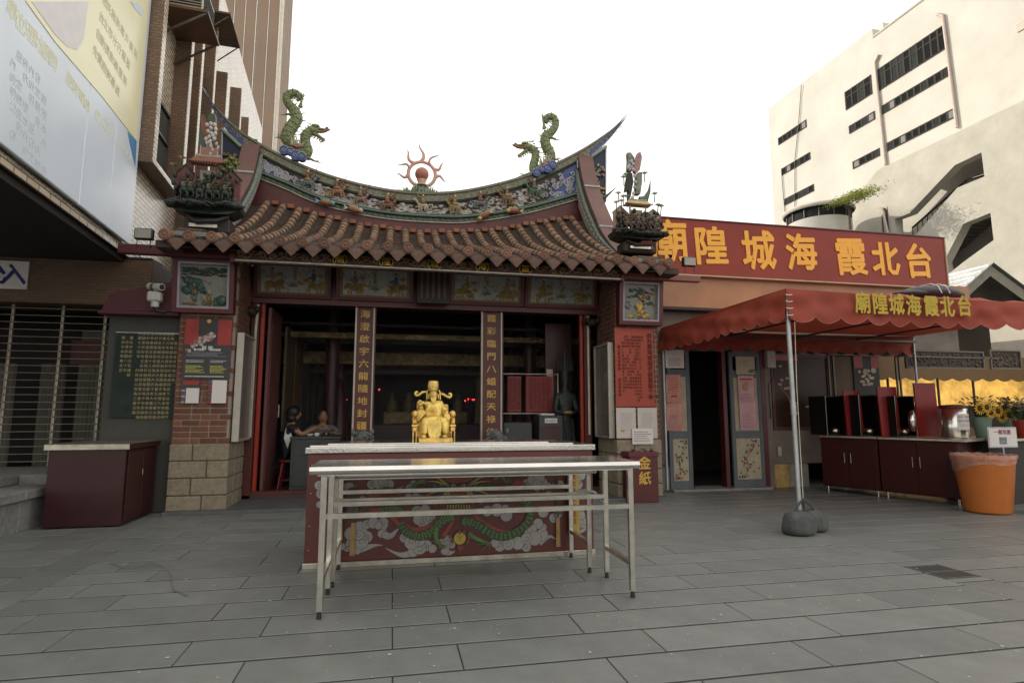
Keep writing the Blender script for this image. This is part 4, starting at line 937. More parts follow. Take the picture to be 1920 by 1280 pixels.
# steel drum with notice
dm_p = aY(1791, 808, 7.35); dm = thing('steel_drum', 'large round steel drum with a white notice on the counter', 'drum', (dm_p[0], dm_p[1], .938))
q = MB(); q.lathe([(0, 0), (.175, 0), (.18, .01), (.18, .46), (.172, .465), (.16, .47), (0, .47)], (0, 0, 0), M_steel, n=32); q.build('body', dm)
q = MB(); q.lathe([(.183, .44), (.188, .455), (.188, .475), (.17, .49), (0, .5)], (0, 0, 0), mat('dark_red_lid', (.10, .015, .012, 1), .4), n=32); q.build('lid', dm)
q = MB(); vs = []
for i in range(11):
    a = radians(-128 + 6.5 * i); vs += [(.184 * cos(a), .184 * sin(a), .12), (.184 * cos(a), .184 * sin(a), .36)]
q.add(vs, [(2 * i, 2 * i + 2, 2 * i + 3, 2 * i + 1) for i in range(10)], M_paper, True); q.build('notice', dm)
for k, (z_, s_, tx) in enumerate(((.31, .036, "每份一柱香"), (.25, .036, "請勿多取香"), (.20, .016, "Only one stick of incense"), (.18, .016, "per person, thank you"))):
    me = textmesh(tx, s_, M_ink, ext=.0006)
    for v in me.vertices:
        a = radians(-96) + v.co.x / .185; v.co = (.1853 * cos(a), .1853 * sin(a), z_ + v.co.y)
    o = bpy.data.objects.new('lettering', me); COL.objects.link(o); o.parent = dm
# flower buckets
M_buc = mat('mint_green_bucket', (.22, .34, .27, 1), .45, dirt=.15); M_stem = mat('flower_leaf_green', (.04, .09, .02, 1), .6, var=.4, scale=20)
M_sf = mat('sunflower_yellow', (.75, .42, .02, 1), .6, var=.15); M_sc = mat('sunflower_brown', (.06, .03, .01, 1), .8); M_lily = mat('lily_pink', (.42, .14, .20, 1), .6, var=.3, scale=20); M_lw = mat('white_petal', (.6, .52, .46, 1), .6)
def bouquet(px, y, lab, kind, s_=1.0, bm_=None, zb=.938):
    p_ = aY(px, 800, y); t = thing('flower_bucket', lab, 'bucket of flowers', (p_[0], y, zb), 0, 'buckets of cut flowers on the stall')
    q = MB(); q.lathe([(0, 0), (.095 * s_, 0), (.125 * s_, .30 * s_), (.132 * s_, .31 * s_), (.118 * s_, .31 * s_), (.11 * s_, .25 * s_), (0, .25 * s_)], (0, 0, 0), bm_ or M_buc, n=20); q.build('bucket', t)
    rr = random.Random(px); q = MB(); heads = []
    for k in range(26):
        a = rr.random() * 6.28; R_ = rr.uniform(.05, .22) * s_; z = rr.uniform(.4, .6) * s_; e = (R_ * cos(a), R_ * sin(a) - .04, z); q.tube([(.05 * cos(a), .05 * sin(a), .26 * s_), (R_ * .5 * cos(a), R_ * .5 * sin(a), z * .75), e], .005, M_stem, n=4); heads.append(e)
    for k in range(240):
        a = rr.random() * 6.28; R_ = abs(rr.gauss(0, .14)) * s_ + .02; z = rr.uniform(.32, .60) * s_; c = (R_ * cos(a), R_ * sin(a), z); b_ = rr.random() * 6.28; l_ = rr.uniform(.05, .11) * s_; ti = rr.uniform(-.4, .8)
        n2 = (cos(b_ + 1.57) * .018, sin(b_ + 1.57) * .018)
        q.add([c, (c[0] + l_ * .5 * cos(b_) + n2[0], c[1] + l_ * .5 * sin(b_) + n2[1], z + l_ * ti * .6), (c[0] + l_ * cos(b_), c[1] + l_ * sin(b_), z + l_ * ti * .8), (c[0] + l_ * .5 * cos(b_) - n2[0], c[1] + l_ * .5 * sin(b_) - n2[1], z + l_ * ti * .6)], [(0, 1, 2, 3)], M_stem)
    q.build('foliage', t)
    for k, e in enumerate(heads[:kind[1]]):
        q = MB()
        if kind[0] == 'sun':
            e = ((k - (kind[1] - 1) / 2) * .10 * s_, -.19 * s_ - .03 * (k % 2), (.44 - .03 * k + .05 * (k % 2)) * s_)
            for i in range(14):
                a = i * 2 * pi / 14; q.add([(e[0] + .03 * cos(a - .15), e[1], e[2] + .03 * sin(a - .15)), (e[0] + .085 * cos(a - .12), e[1] - .008, e[2] + .085 * sin(a - .12)), (e[0] + .11 * cos(a), e[1] + .002, e[2] + .11 * sin(a)), (e[0] + .085 * cos(a + .12), e[1] - .008, e[2] + .085 * sin(a + .12)), (e[0] + .03 * cos(a + .15), e[1], e[2] + .03 * sin(a + .15))], [(0, 1, 2, 3, 4)], M_sf)
            q.ell((e[0], e[1] - .004, e[2]), (.045, .016, .045), M_sc); q.build('sunflower', t)
        else:
            m_ = M_lily if k % 3 else M_lw
            for i in range(6):
                a = i * pi / 3 + k; q.add([(e[0], e[1], e[2] - .03), (e[0] + .03 * cos(a - .3), e[1] + .03 * sin(a - .3) - .02, e[2] + .01), (e[0] + .12 * cos(a), e[1] + .08 * sin(a) - .04, e[2] + .025 * sin(i * 2)), (e[0] + .03 * cos(a + .3), e[1] + .03 * sin(a + .3) - .02, e[2] + .01)], [(0, 1, 2, 3)], m_)
            q.build('lily', t)
    return t
bouquet(1842, 7.35, 'mint green bucket of sunflowers beside the steel drum', ('sun', 6), 1.0)
bouquet(1893, 7.45, 'mint green bucket of pink lilies beyond the sunflowers', ('lily', 14), 1.0)
bouquet(1915, 7.0, 'red bucket with loose lilies at the end of the flower stall', ('lily', 8), .85, mat('red_bucket', (.30, .03, .02, 1), .4, dirt=.2))
ft2 = thing('flower_table', 'dark low table with steel top carrying the flower buckets', 'table', (8.9, 7.2, 0))
q = MB(); q.box(-.45, 1.7, -.35, .5, .90, .936, M_steelb, ch=.004); q.build('top', ft2)
q = MB(); q.box(-.42, 1.6, -.3, .45, .0, .898, M_dark); q.build('body', ft2)
# trash sign
ts_p = aY(1880, 820, 6.75); ts = thing('litter_sign', 'small white sign on a thin post behind the orange bin', 'sign', (ts_p[0], 6.75, 0))
a = aY(1853, 803, 6.75); b = aY(1907, 836, 6.75); q = MB(); q.box(a[0] - ts_p[0] - .02, b[0] - ts_p[0] + .02, 0, .015, b[2] - .02, a[2] + .02, M_gal, ch=.003); q.build('frame', ts)
q = MB(); q.box(a[0] - ts_p[0], b[0] - ts_p[0], -.004, -.0005, b[2], a[2], M_paper); q.build('board', ts)
text("一般垃圾", .075, mat('magenta_print', (.32, .04, .12, 1), .5), (0, -.006, a[2] - .055), ts, off=.001)
q = MB(); q.box(-.07, .06, -.007, -.0045, b[2] + .03, b[2] + .13, mat('grey_photo', (.2, .19, .2, 1), .6, var=.6, scale=40)); q.build('photo_print', ts)
q = MB(); q.tube([(0, .01, 0), (0, .01, b[2])], .012, M_gal, n=8); q.build('post', ts)
# orange bin
ob2 = thing('orange_bin', 'large orange plastic bin lined with a clear bag', 'bin', (7.80, 6.44, 0))
M_ora = mat('orange_plastic', (.50, .15, .03, 1), .38, var=.06, bump=.03, dirt=.12)
M_bag = mat('pinkish_clear_bag', (.62, .38, .32, 1), .15, bump=.9, bscale=28, alpha=.45)
q = MB(); q.lathe([(0, .01), (.29, .01), (.30, .03), (.385, .66), (.405, .70), (.41, .735), (.39, .74), (.37, .72), (.28, .06), (0, .06)], (0, 0, 0), M_ora, n=44); q.build('tub', ob2)
q = MB(); n_ = 60; vs = []
for i in range(n_):
    th = 2 * pi * i / n_; dr_ = .13 + .07 * sin(th - .6) + .03 * sin(3 * th)
    for r_, z_ in ((.36, .66), (.385, .752), (.412, .765), (.424, .74), (.40 + .0 * 1, .74 - dr_ * .5), (.412 - dr_ * .14 + .01 * sin(9 * th), .74 - dr_)): vs.append((r_ * (1 + .012 * sin(13 * th)) * cos(th), r_ * (1 + .012 * sin(13 * th)) * sin(th), z_ + .006 * sin(17 * th)))
q.add(vs, [(i * 6 + k, ((i + 1) % n_) * 6 + k, ((i + 1) % n_) * 6 + k + 1, i * 6 + k + 1) for i in range(n_) for k in range(5)], M_bag, True); q.build('bin_liner', ob2)
for c_ in ob2.children: c_.scale = (.87, .87, 1)
bg2 = thing('refuse_bag', 'knotted dark grey refuse bag beside the orange bin', 'bag', (8.30, 6.12, 0))
q = MB(); q.ell((0, 0, .16), (.19, .17, .165), mat('grey_bag_film', (.07, .085, .09, 1), .35, bump=.9, bscale=14), n=18, k=12); q.tube([(0, 0, .3), (-.01, 0, .36), (.03, 0, .42)], [.03, .02, .045], MATS['grey_bag_film'], n=8); q.build('bag', bg2)
# ================================================================ TEMPLE
TY = 8.5
tm = thing('temple', 'small old temple with a swallowtail tiled roof, brick piers and dark open hall', 'temple', (.6, TY, 0))
TX = .6
def tb(): return MB()
def part(q, name, parent=None, **k):
    """world coordinates in, part placed under the temple's base"""
    q.v = [(a - TX, b - TY, c_) for a, b, c_ in q.v]; return q.build(name, parent or tm, **k)
M_brick = mat('old_red_brick', (.18, .074, .042, 1), .85, var=.35, scale=9, rnd=.28, bump=.15, bscale=60, dirt=.35)
M_mort = mat('lime_mortar', (.30, .25, .21, 1), .9, var=.15, scale=12)
M_gbl = mat('beige_granite_block', (.29, .24, .168, 1), .85, var=.22, scale=26, rnd=.08, bump=.35, bscale=55, dirt=.25, aniso=(1, 1, 1))
M_gj = mat('stone_joint', (.16, .13, .09, 1), .9)
def pier(x0, x1, inner, nm, lab):
    """brick pier on granite blocks; inner = +1 when the inner return faces +X"""
    y0 = TY; y1 = 9.32; q = tb(); q.box(x0 + .008, x1 - .008, y0 + .008, y1, .90, 3.55, M_mort); q.box(x0 + .006, x1 - .006, y0 + .006, y1, 0, .90, M_gj)
    p_ = part(q, 'brick_pier', label=lab)
    bw, bh, gap = .215, .066, .013
    b_ = MB(); b_.box(-bw / 2, bw / 2, 0, .1, 0, bh, M_brick, ch=.003); full = b_.mesh('brick'); b_ = MB(); b_.box(-.052, .052, 0, .1, 0, bh, M_brick, ch=.003); half = b_.mesh('brick')
    W_ = x1 - x0; n_rows = int((3.52 - .905) / (bh + gap)); rr = random.Random(int(x0 * 10)); loc = []
    stuffb = MB()
    for r_ in range(n_rows):
        z = .905 + r_ * (bh + gap); x = x0 + (0 if r_ % 2 == 0 else -.114); row = []
        k = 0
        while x < x1 - .02:
            L = bw if (k + r_) % 4 != 1 else .104
            a, b = max(x, x0), min(x + L, x1)
            if b - a > .03: row.append((a, b))
            x += L + gap; k += 1
        hidden = z > 2.66 or (1.22 < z < 2.62 and False)
        for a, b in row:
            if hidden: stuffb.box(a - TX, b - TX, y0 - TY, y0 + .1 - TY, z, z + bh, M_brick); continue
            me = full if b - a > bw - .01 else half if abs(b - a - .104) < .004 else None
            if me is None:
                c_ = MB(); c_.box(-(b - a) / 2, (b - a) / 2, 0, .1, 0, bh, M_brick, ch=.003); me = c_.mesh('brick')
            inst(me, 'brick', p_, ((a + b) / 2 - TX, y0 - TY + rr.uniform(-.0015, .0015), z))
        # inner return: bricks seen at a slant
        y = y0 + (.1 if r_ % 2 else .0) + .006; xi = x1 if inner > 0 else x0; k = 0
        while y < y1 - .03:
            L = bw if (k + r_) % 3 else .104; e = min(y + L, y1)
            d_ = (xi - .1 - TX, xi + .0005 - TX) if inner > 0 else (xi - .0005 - TX, xi + .1 - TX)
            stuffb.box(d_[0], d_[1], max(y, y0 + .102) - TY, e - TY, z, z + bh, M_brick); y = e + gap; k += 1
    stuffb.build('side_bricks', p_, kind='stuff')
    zs = [0, .225, .45, .675, .90]
    for i in range(4):
        cut = x0 + W_ * (.58 if i % 2 == 0 else .38) if i != 2 else x0 + W_ * .64
        for a, b in ((x0 - .01, cut - .006), (cut + .006, x1 + .01 if inner > 0 else x1 + .01)):
            q = MB(); q.box(a - TX, b - TX, -.02 + rr.uniform(-.004, .004), .3, zs[i] + .004, zs[i + 1] - .006, M_gbl, ch=.012); q.build('granite_block', p_)
        xi = (x1 - .3, x1 + .012) if inner > 0 else (x0 - .012, x0 + .3)
        for a, b in ((.305, .55), (.562, .82)):
            q = MB(); q.box(xi[0] - TX, xi[1] - TX, a, b, zs[i] + .004, zs[i + 1] - .006, M_gbl, ch=.012); q.build('granite_block', p_)
    return p_
pier(-2.86, -2.15, 1, 'pier', 'brick pier covered with event posters'); pier(3.42, 4.14, -1, 'pier', 'brick pier behind the red proclamation sheet')
# walls running back, floor, ceiling, rear wall
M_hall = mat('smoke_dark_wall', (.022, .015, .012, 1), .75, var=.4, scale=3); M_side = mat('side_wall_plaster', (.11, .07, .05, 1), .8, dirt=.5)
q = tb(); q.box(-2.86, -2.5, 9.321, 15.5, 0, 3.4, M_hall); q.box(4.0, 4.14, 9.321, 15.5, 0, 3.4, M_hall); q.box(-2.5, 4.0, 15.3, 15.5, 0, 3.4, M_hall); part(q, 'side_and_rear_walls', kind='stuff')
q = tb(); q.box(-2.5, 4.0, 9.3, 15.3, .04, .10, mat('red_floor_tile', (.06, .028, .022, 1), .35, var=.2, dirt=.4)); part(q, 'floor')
q = tb(); q.box(-2.86, 4.14, 8.3, 9.33, -.02, .045, mat('worn_stone_step', (.11, .115, .115, 1), .55, bump=.1, dirt=.4), ch=.008); part(q, 'stone_step')
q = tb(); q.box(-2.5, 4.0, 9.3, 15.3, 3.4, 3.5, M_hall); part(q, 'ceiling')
q = tb(); q.box(-2.86, 4.14, 8.24, 9.3, 3.56, 3.6, M_dark); part(q, 'eaves_soffit')
# door frame in red
q = tb(); q.box(-2.14, -2.02, 9.30, 9.42, .05, 3.0, M_red, ch=.01); part(q, 'door_post'); q = tb(); q.box(-2.015, -1.955, 9.34, 9.42, .05, 3.0, mat('bright_red_lacquer', (.33, .03, .012, 1), .3, dirt=.15), ch=.012); part(q, 'red_door_edge')
q = tb(); q.tube([(-2.06, 9.27, .95), (-2.06, 9.27, 2.6), (-2.05, 9.29, 2.95)], .022, M_cream, n=8); part(q, 'pipe')
q = tb(); q.box(3.18, 3.30, 9.30, 9.42, .05, 3.0, M_red, ch=.01); part(q, 'door_post'); q = tb(); q.box(3.12, 3.175, 9.34, 9.42, .05, 3.0, mat('bright_red_lacquer', (.3, .02, .01, 1), .35), ch=.012); part(q, 'red_door_edge')
q = tb(); q.tube([(3.24, 9.27, .95), (3.24, 9.27, 2.95)], .02, M_cream, n=8); part(q, 'pipe')
q = tb(); q.box(-2.5, 4.0, 9.30, 9.46, 3.0, 3.13, M_red, ch=.01); part(q, 'lintel')
q = tb(); q.box(-2.14, 3.30, 9.32, 9.44, .045, .16, M_red, ch=.01); part(q, 'threshold')
for x_ in (-2.12, 3.28):
    q = tb(); q.ell((x_, 9.2, 2.83), (.10, .12, .07), M_dark, n=10); q.ell((x_ - .09, 9.16, 2.86), (.05, .07, .05), M_dark); q.ell((x_ + .09, 9.16, 2.86), (.05, .07, .05), M_dark); part(q, 'lintel_boss')
# couplet pillars
for (x0, x1, tx, lab) in ((-.61, -.285, "海澄啟宇六龍隨地封疆", 'left couplet pillar'), (1.41, 1.785, "霞彩臨門八蜡配天祿佑", 'right couplet pillar')):
    t = thing('couplet_board', 'left maroon couplet board with gold characters beginning with the sea character' if x0 < 0 else 'right maroon couplet board with gold characters beginning with the rosy cloud character', 'couplet board', ((x0 + x1) / 2, 9.36, .1), 0, 'gold lettered couplet boards of the doorway'); W_ = x1 - x0
    q = MB(); q.box(-W_ / 2 + .035, W_ / 2 - .05, 0, .06, .06, 2.9, M_red); q.build('board', t)
    M_sil = mat('silver_edge', (.40, .35, .29, 1), .4, metal=.4)
    q = MB(); q.box(-W_ / 2, -W_ / 2 + .033, -.02, .06, .0, 2.9, M_sil, ch=.006); q.build('edge_strip', t)
    q = MB(); q.box(W_ / 2 - .048, W_ / 2 - .018, -.02, .06, .0, 2.9, M_sil, ch=.006); q.build('edge_strip', t)
    q = MB(); q.box(W_ / 2 - .016, W_ / 2, .0, .06, .0, 2.9, M_red); q.build('side', t)
    for i, ch_ in enumerate(tx):
        zz = aY(690, 0, 9.36)[2] and aY(688 if x0 < 0 else 921, (590 if x0 < 0 else 598) + (23.2 if x0 < 0 else 23.6) * i, 9.36)[2] - .1
        o = text(ch_, .145, M_goldp, (-.01, -.004, zz), t, off=.0018, ext=.002, name='gilded_character'); o.scale = (1.12, .92, 1)
# carved panels under the eaves, leaning back
M_pw = mat('white_panel_ground', (.30, .30, .27, 1), .6, var=.12, dirt=.3); M_ocr = mat('ochre_paint', (.21, .13, .025, 1), .6, var=.35, scale=25); M_ink2 = mat('dark_line_paint', (.035, .04, .035, 1), .6); M_pinkp = mat('dusty_pink_paint', (.28, .13, .12, 1), .6); M_bluep = mat('slate_blue_paint', (.04, .06, .10, 1), .6); M_grn = mat('moss_green_paint', (.06, .12, .03, 1), .6); M_vio = mat('violet_paint', (.13, .08, .12, 1), .6)
def eave_panel(px0, px1, seed, lab):
    x0 = aY(px0, 535, 9.1)[0]; x1 = aY(px1, 535, 9.1)[0]; W_ = x1 - x0
    p_ = bpy.data.objects.new('painted_panel', None); COL.objects.link(p_); p_.parent = tm; p_.location = ((x0 + x1) / 2 - TX, 9.22 - TY, 3.06); p_['label'] = lab
    T = lambda x, y, z: (x, y - z * .28, z)      # the panel leans outwards at the top
    H_ = .52; q = MB(); q.box(-W_ / 2, W_ / 2, -.02, .02, 0, .05, M_redf, T=T); q.box(-W_ / 2, W_ / 2, -.02, .02, H_ - .05, H_, M_redf, T=T); q.box(-W_ / 2, -W_ / 2 + .05, -.02, .02, .05, H_ - .05, M_redf, T=T); q.box(W_ / 2 - .05, W_ / 2, -.02, .02, .05, H_ - .05, M_redf, T=T); q.build('frame', p_)
    q = MB(); q.box(-W_ / 2 + .05, W_ / 2 - .05, .0, .015, .05, H_ - .05, mat('tan_border', (.16, .10, .05, 1), .6, var=.4, scale=30), T=T); q.build('border', p_)
    x0, x1, z0, z1 = -W_ / 2 + .10, W_ / 2 - .10, .085, H_ - .055
    q = MB(); q.box(x0, x1, -.004, -.0005, z0, z1, M_pw, T=T); q.build('picture_ground', p_)
    rr = random.Random(seed); 
    def D(q, x, z, r, m, k, sx=1, sz=1, rot=0, n=9):
        x = min(max(x, x0 + r * .7), x1 - r * .7); z = min(max(z, z0 + r * .5), z1 - r * .5); y = -.0045 - k * .0003
        q.add([T(x + r * sx * cos(a) * cos(rot) - r * sz * sin(a) * sin(rot), y, z + r * sx * cos(a) * sin(rot) + r * sz * sin(a) * cos(rot)) for a in [2 * pi * j / n for j in range(n)]], [tuple(range(n))], m)
    q = MB()
    for k in range(110): D(q, rr.uniform(x0, x1), rr.uniform(z0, z1), rr.uniform(.008, .016), rr.choice([M_ink2, M_ink2, M_grn, M_pinkp]), 1 + k % 3, rr.uniform(1.5, 3), .35, rr.random() * 3, 6)
    q.build('leaf_scatter', p_, kind='stuff')
    for fx in (-.26, .27):
        q = MB(); cx_ = W_ * fx; zb = z0 + .10; rob = rr.choice([M_bluep, M_vio, M_pinkp, M_ocr])
        for k in range(12): D(q, cx_ + rr.gauss(0, .07), zb + rr.gauss(.02, .035), rr.uniform(.03, .05), M_ocr, 4 + k % 3, 1.5, .7, rr.uniform(-.6, .6))
        for dx in (-.1, -.06, .05, .10): D(q, cx_ + dx, zb - .06, .03, M_ocr, 5, .5, 1.5, rr.uniform(-.3, .3))
        D(q, cx_ + .13, zb + .05, .04, M_ocr, 6, 1.2, .8)
        for k in range(10): D(q, cx_ + rr.gauss(0, .09), zb + rr.gauss(.02, .04), .012, M_ink2, 7 + k % 2, 2.4, .22, rr.random() * 3, 6)
        D(q, cx_, zb + .13, .055, rob, 8, .7, 1.3); D(q, cx_ - .06, zb + .12, .03, rob, 9, 1.5, .5, .5); D(q, cx_, zb + .215, .022, M_pinkp, 10); D(q, cx_, zb + .24, .02, M_ink2, 11, 1.2, .7); D(q, cx_ + .10, zb + .16, .035, M_ocr, 8, 1.4, .8)
        q.build('rider_painting', p_)
    q = MB()
    for k in range(9): a = -1.2 + .3 * k; D(q, .06 * sin(a), z0 + .07 + .06 * cos(a), .05, M_grn if k % 2 else M_ink2, 5, .12, 1, -a, 6)
    for k in range(4): D(q, rr.uniform(-.05, .05), z0 + .2 + .05 * k, .028, M_pinkp if k % 2 else M_ocr, 6 + k)
    q.build('plant_painting', p_)
eave_panel(474, 620, 1, 'leftmost painted panel above the doorway with lion riders on white'); eave_panel(630, 775, 2, 'painted panel above the left couplet board with a grey robed rider'); eave_panel(842, 984, 3, 'painted panel above the right couplet board with violet robed riders'); eave_panel(986, 1122, 4, 'rightmost painted panel above the doorway, shaded and faded')
q = tb(); q.box(-2.15, 3.42, 9.26, 9.34, 2.98, 3.6, M_redf); part(q, 'upper_board')
q = tb(); a = aY(782, 520, 9.05); b = aY(842, 570, 9.05); q.box(a[0], b[0], 9.0, 9.1, 3.02, 3.6, M_dark, ch=.01)
for k in range(5): q.box(a[0] + .06 + .09 * k, a[0] + .09 + .09 * k, 8.985, 8.998, 3.1, 3.55, M_teak)
part(q, 'name_tablet')
# fascia with medallions, white metal edge
M_fc = mat('fascia_maroon', (.10, .035, .028, 1), .5, dirt=.3)
FX0, FX1, FZ0, FZ1 = -2.14, 3.36, 3.325, 3.60; FY = 8.1
q = tb(); q.box(FX0, FX1, FY, FY + .04, FZ0 + .018, FZ1, M_fc); fas = part(q, 'fascia_board')
q = tb(); q.box(FX0, FX1, FY - .03, FY + .06, FZ0 - .006, FZ0 + .016, M_sil); part(q, 'metal_edge')
M_scr = mat('tan_scroll_paint', (.33, .24, .12, 1), .6, var=.2)
def scroll(q, x, z, s_, m, y, mir=1, turns=1.35, T=lambda v: v, r=.012, n=14):
    """a curl of raised plaster"""
    q.tube([T((x + mir * s_ * (1 - .72 * k / n) * cos(turns * 2 * pi * k / n), y, z + s_ * (1 - .72 * k / n) * sin(turns * 2 * pi * k / n))) for k in range(n + 1)], [r * (1 - .5 * k / n) for k in range(n + 1)], m, n=4, cap=False, smooth=False)
q = tb(); rr = random.Random(9); med = [637, 724, 815, 904, 985]
mx_ = [aY(p_, 495, FY)[0] for p_ in med]
for k in range(40):
    x = FX0 + .1 + (FX1 - FX0 - .2) * k / 39
    if min(abs(x - m_) for m_ in mx_) < .13: continue
    z = FZ0 + .10 + .03 * sin(k * 1.7); scroll(q, x, z, .05, M_scr, FY - .004, 1 if k % 2 else -1); q.tube([(x + .04, FY - .003, z - .04), (x + .09, FY - .003, z - .055 + .04 * (k % 2)), (x + .15, FY - .003, z)], [.012, .009, .003], M_scr, n=4)
    scroll(q, x + .05, FZ0 + .20, .035, M_scr, FY - .004, -1 if k % 2 else 1)
part(q, 'scroll_ornament', kind='stuff')
for x, ch_, py in zip(mx_, "廟隍城海霞", (489, 492, 496, 498, 502)):
    z = aY(815, py, FY)[2]; z = FZ0 + .088
    q = tb(); q.disc((x, z), .088, FY - .014, FY - .002, M_black, n=24); q.tube([(x + .09 * cos(a), FY - .012, z + .09 * sin(a)) for a in [2 * pi * k / 24 for k in range(25)]], .0075, M_gold, n=5, cap=False); md = part(q, 'medallion')
    text(ch_, .125, M_gold, (x - TX, FY - .0165 - TY, z), md, off=.003, ext=.0015, name='gilded_character')
# eaves beam with side arms
q = tb(); q.box(-3.55, -2.145, 8.16, 8.26, 3.37, 3.50, M_redf, ch=.01); part(q, 'eaves_beam'); q = tb(); q.box(3.37, 4.75, 8.16, 8.26, 3.37, 3.47, mat('weathered_red_beam', (.20, .08, .06, 1), .6, dirt=.3), ch=.01); part(q, 'eaves_beam')
q = tb(); q.box(-2.16, -2.10, 8.06, 8.3, 3.3, 3.62, M_redf); part(q, 'beam_end'); q = tb(); q.box(3.365, 3.41, 8.06, 8.3, 3.3, 3.62, M_redf); part(q, 'beam_end')
# framed relief boxes on both piers
M_fv = mat('lilac_grey_liner', (.30, .28, .32, 1), .5)
def relief(pxs, y, lab, seed, boss):
    p0 = aY(*pxs[0], y); p1 = aY(*pxs[1], y); cx_ = (p0[0] + p1[0]) / 2
    t = thing('framed_relief', lab, 'framed relief', (cx_, y, p1[2]), 0, 'framed ceramic reliefs on the two piers'); W_ = p1[0] - p0[0]; H_ = p0[2] - p1[2]; T = lambda x, yy, z: (x, yy - z * .10, z)
    q = MB(); b_ = .06
    for a in ((-W_ / 2, W_ / 2, 0, b_), (-W_ / 2, W_ / 2, H_ - b_, H_), (-W_ / 2, -W_ / 2 + b_, b_, H_ - b_), (W_ / 2 - b_, W_ / 2, b_, H_ - b_)): q.box(a[0], a[1], -.09, .06, a[2], a[3], M_redf, T=T)
    q.build('frame', t); q = MB(); c_ = b_ + .028
    for a in ((-W_ / 2 + b_, W_ / 2 - b_, b_, c_), (-W_ / 2 + b_, W_ / 2 - b_, H_ - c_, H_ - b_), (-W_ / 2 + b_, -W_ / 2 + c_, c_, H_ - c_), (W_ / 2 - c_, W_ / 2 - b_, c_, H_ - c_)): q.box(a[0], a[1], -.085, .03, a[2], a[3], M_fv, T=T)
    q.build('liner', t)
    Mg = mat('relief_sky_green', (.15, .165, .125, 1), .45, var=.4, scale=5, col2=(.24, .23, .20, 1))
    q = MB(); q.box(-W_ / 2 + c_, W_ / 2 - c_, -.02, .02, c_, H_ - c_, Mg, T=T); q.build('picture_ground', t)
    rr = random.Random(seed); q = MB(); w_ = W_ / 2 - c_ - .04
    Mt = mat('jade_green_glaze', (.03, .075, .055, 1), .35, var=.4, scale=15); Md = mat('dark_tree_green', (.04, .055, .04, 1), .6); Mo = mat('ochre_glaze', (.19, .115, .05, 1), .4, var=.3, scale=20); Mf = mat('cream_glaze', (.28, .25, .19, 1), .4); Mb = mat('sky_glaze', (.075, .12, .13, 1), .4)
    def E(x, z, r, m, d_=.02): q.ell(T(x, -.02, z), (r[0] * .62, d_, r[1] * .66), m, n=7, k=5, rot=rr.uniform(-.7, .7)); q.ell(T(x + r[0] * .5, -.018, z - r[1] * .45), (r[0] * .4, d_ * .8, r[1] * .35), m, n=6, k=4, rot=rr.uniform(-.9, .9)); q.ell(T(x - r[0] * .55, -.016, z + r[1] * .3), (r[0] * .35, d_ * .8, r[1] * .4), m, n=6, k=4, rot=rr.uniform(-.9, .9))
    if boss:   # gold figure under trees
        for k in range(16): E(rr.uniform(-.8, .2) * w_, H_ * rr.uniform(.60, .78), (.05, .025), Mt)
        for k in range(22): E(rr.uniform(.0, 1) * w_, H_ * rr.uniform(.45, .8), (.045, .03), Mo if k % 3 else Md)
        for k in range(12): E(rr.uniform(-.9, 1) * w_, H_ * rr.uniform(.3, .5), (.06, .05), Mf if k % 2 else Mb)
        E(0, H_ * .38, (.075, .14), M_goldp, .04); E(0, H_ * .62, (.035, .04), M_goldp, .05)
        for k in range(20): E(rr.uniform(-.7, .7) * w_, H_ * rr.uniform(.14, .24), (.04, .025), Mo if k % 2 else M_goldp)
    else:      # three figures below dark pines and a green hill
        for k in range(40): E(rr.uniform(-1, 1) * w_, H_ * rr.uniform(.70, .84), (.06, .02), Md)
        for k in range(34): E(rr.uniform(-1, -.1) * w_, H_ * rr.uniform(.4, .62), (.06, .07), Md if k % 2 else Mt)
        q.ell(T(w_ * .66, -.005, H_ * .27), (.09, .02, .13), Mt, n=12, k=8); q.ell(T(w_ * .85, -.015, H_ * .25), (.08, .03, .08), Mt)
        for x, m1, m2, h in ((-.5, Mo, Mb, .30), (0, Mt, Mf, .42), (.22, Mf, Mo, .36)):
            E(x * w_, H_ * .28, (.05, .07), m2, .03); E(x * w_, H_ * (.28 + h * .35), (.045, .07), m1, .035); E(x * w_, H_ * (.30 + h * .72), (.024, .028), Mf, .035)
        for k in range(22): E(rr.uniform(-1, 1) * w_, H_ * rr.uniform(.13, .2), (.04, .02), Mo)
    q.build('glazed_figures', t, kind='stuff')
relief([(333, 486), (440, 590)], 8.46, 'framed ceramic relief with three figures and a green hill on the poster pier', 1, False)
relief([(1155, 524), (1238, 612)], 8.46, 'framed ceramic relief with a golden seated figure on the red sheet pier', 2, True)
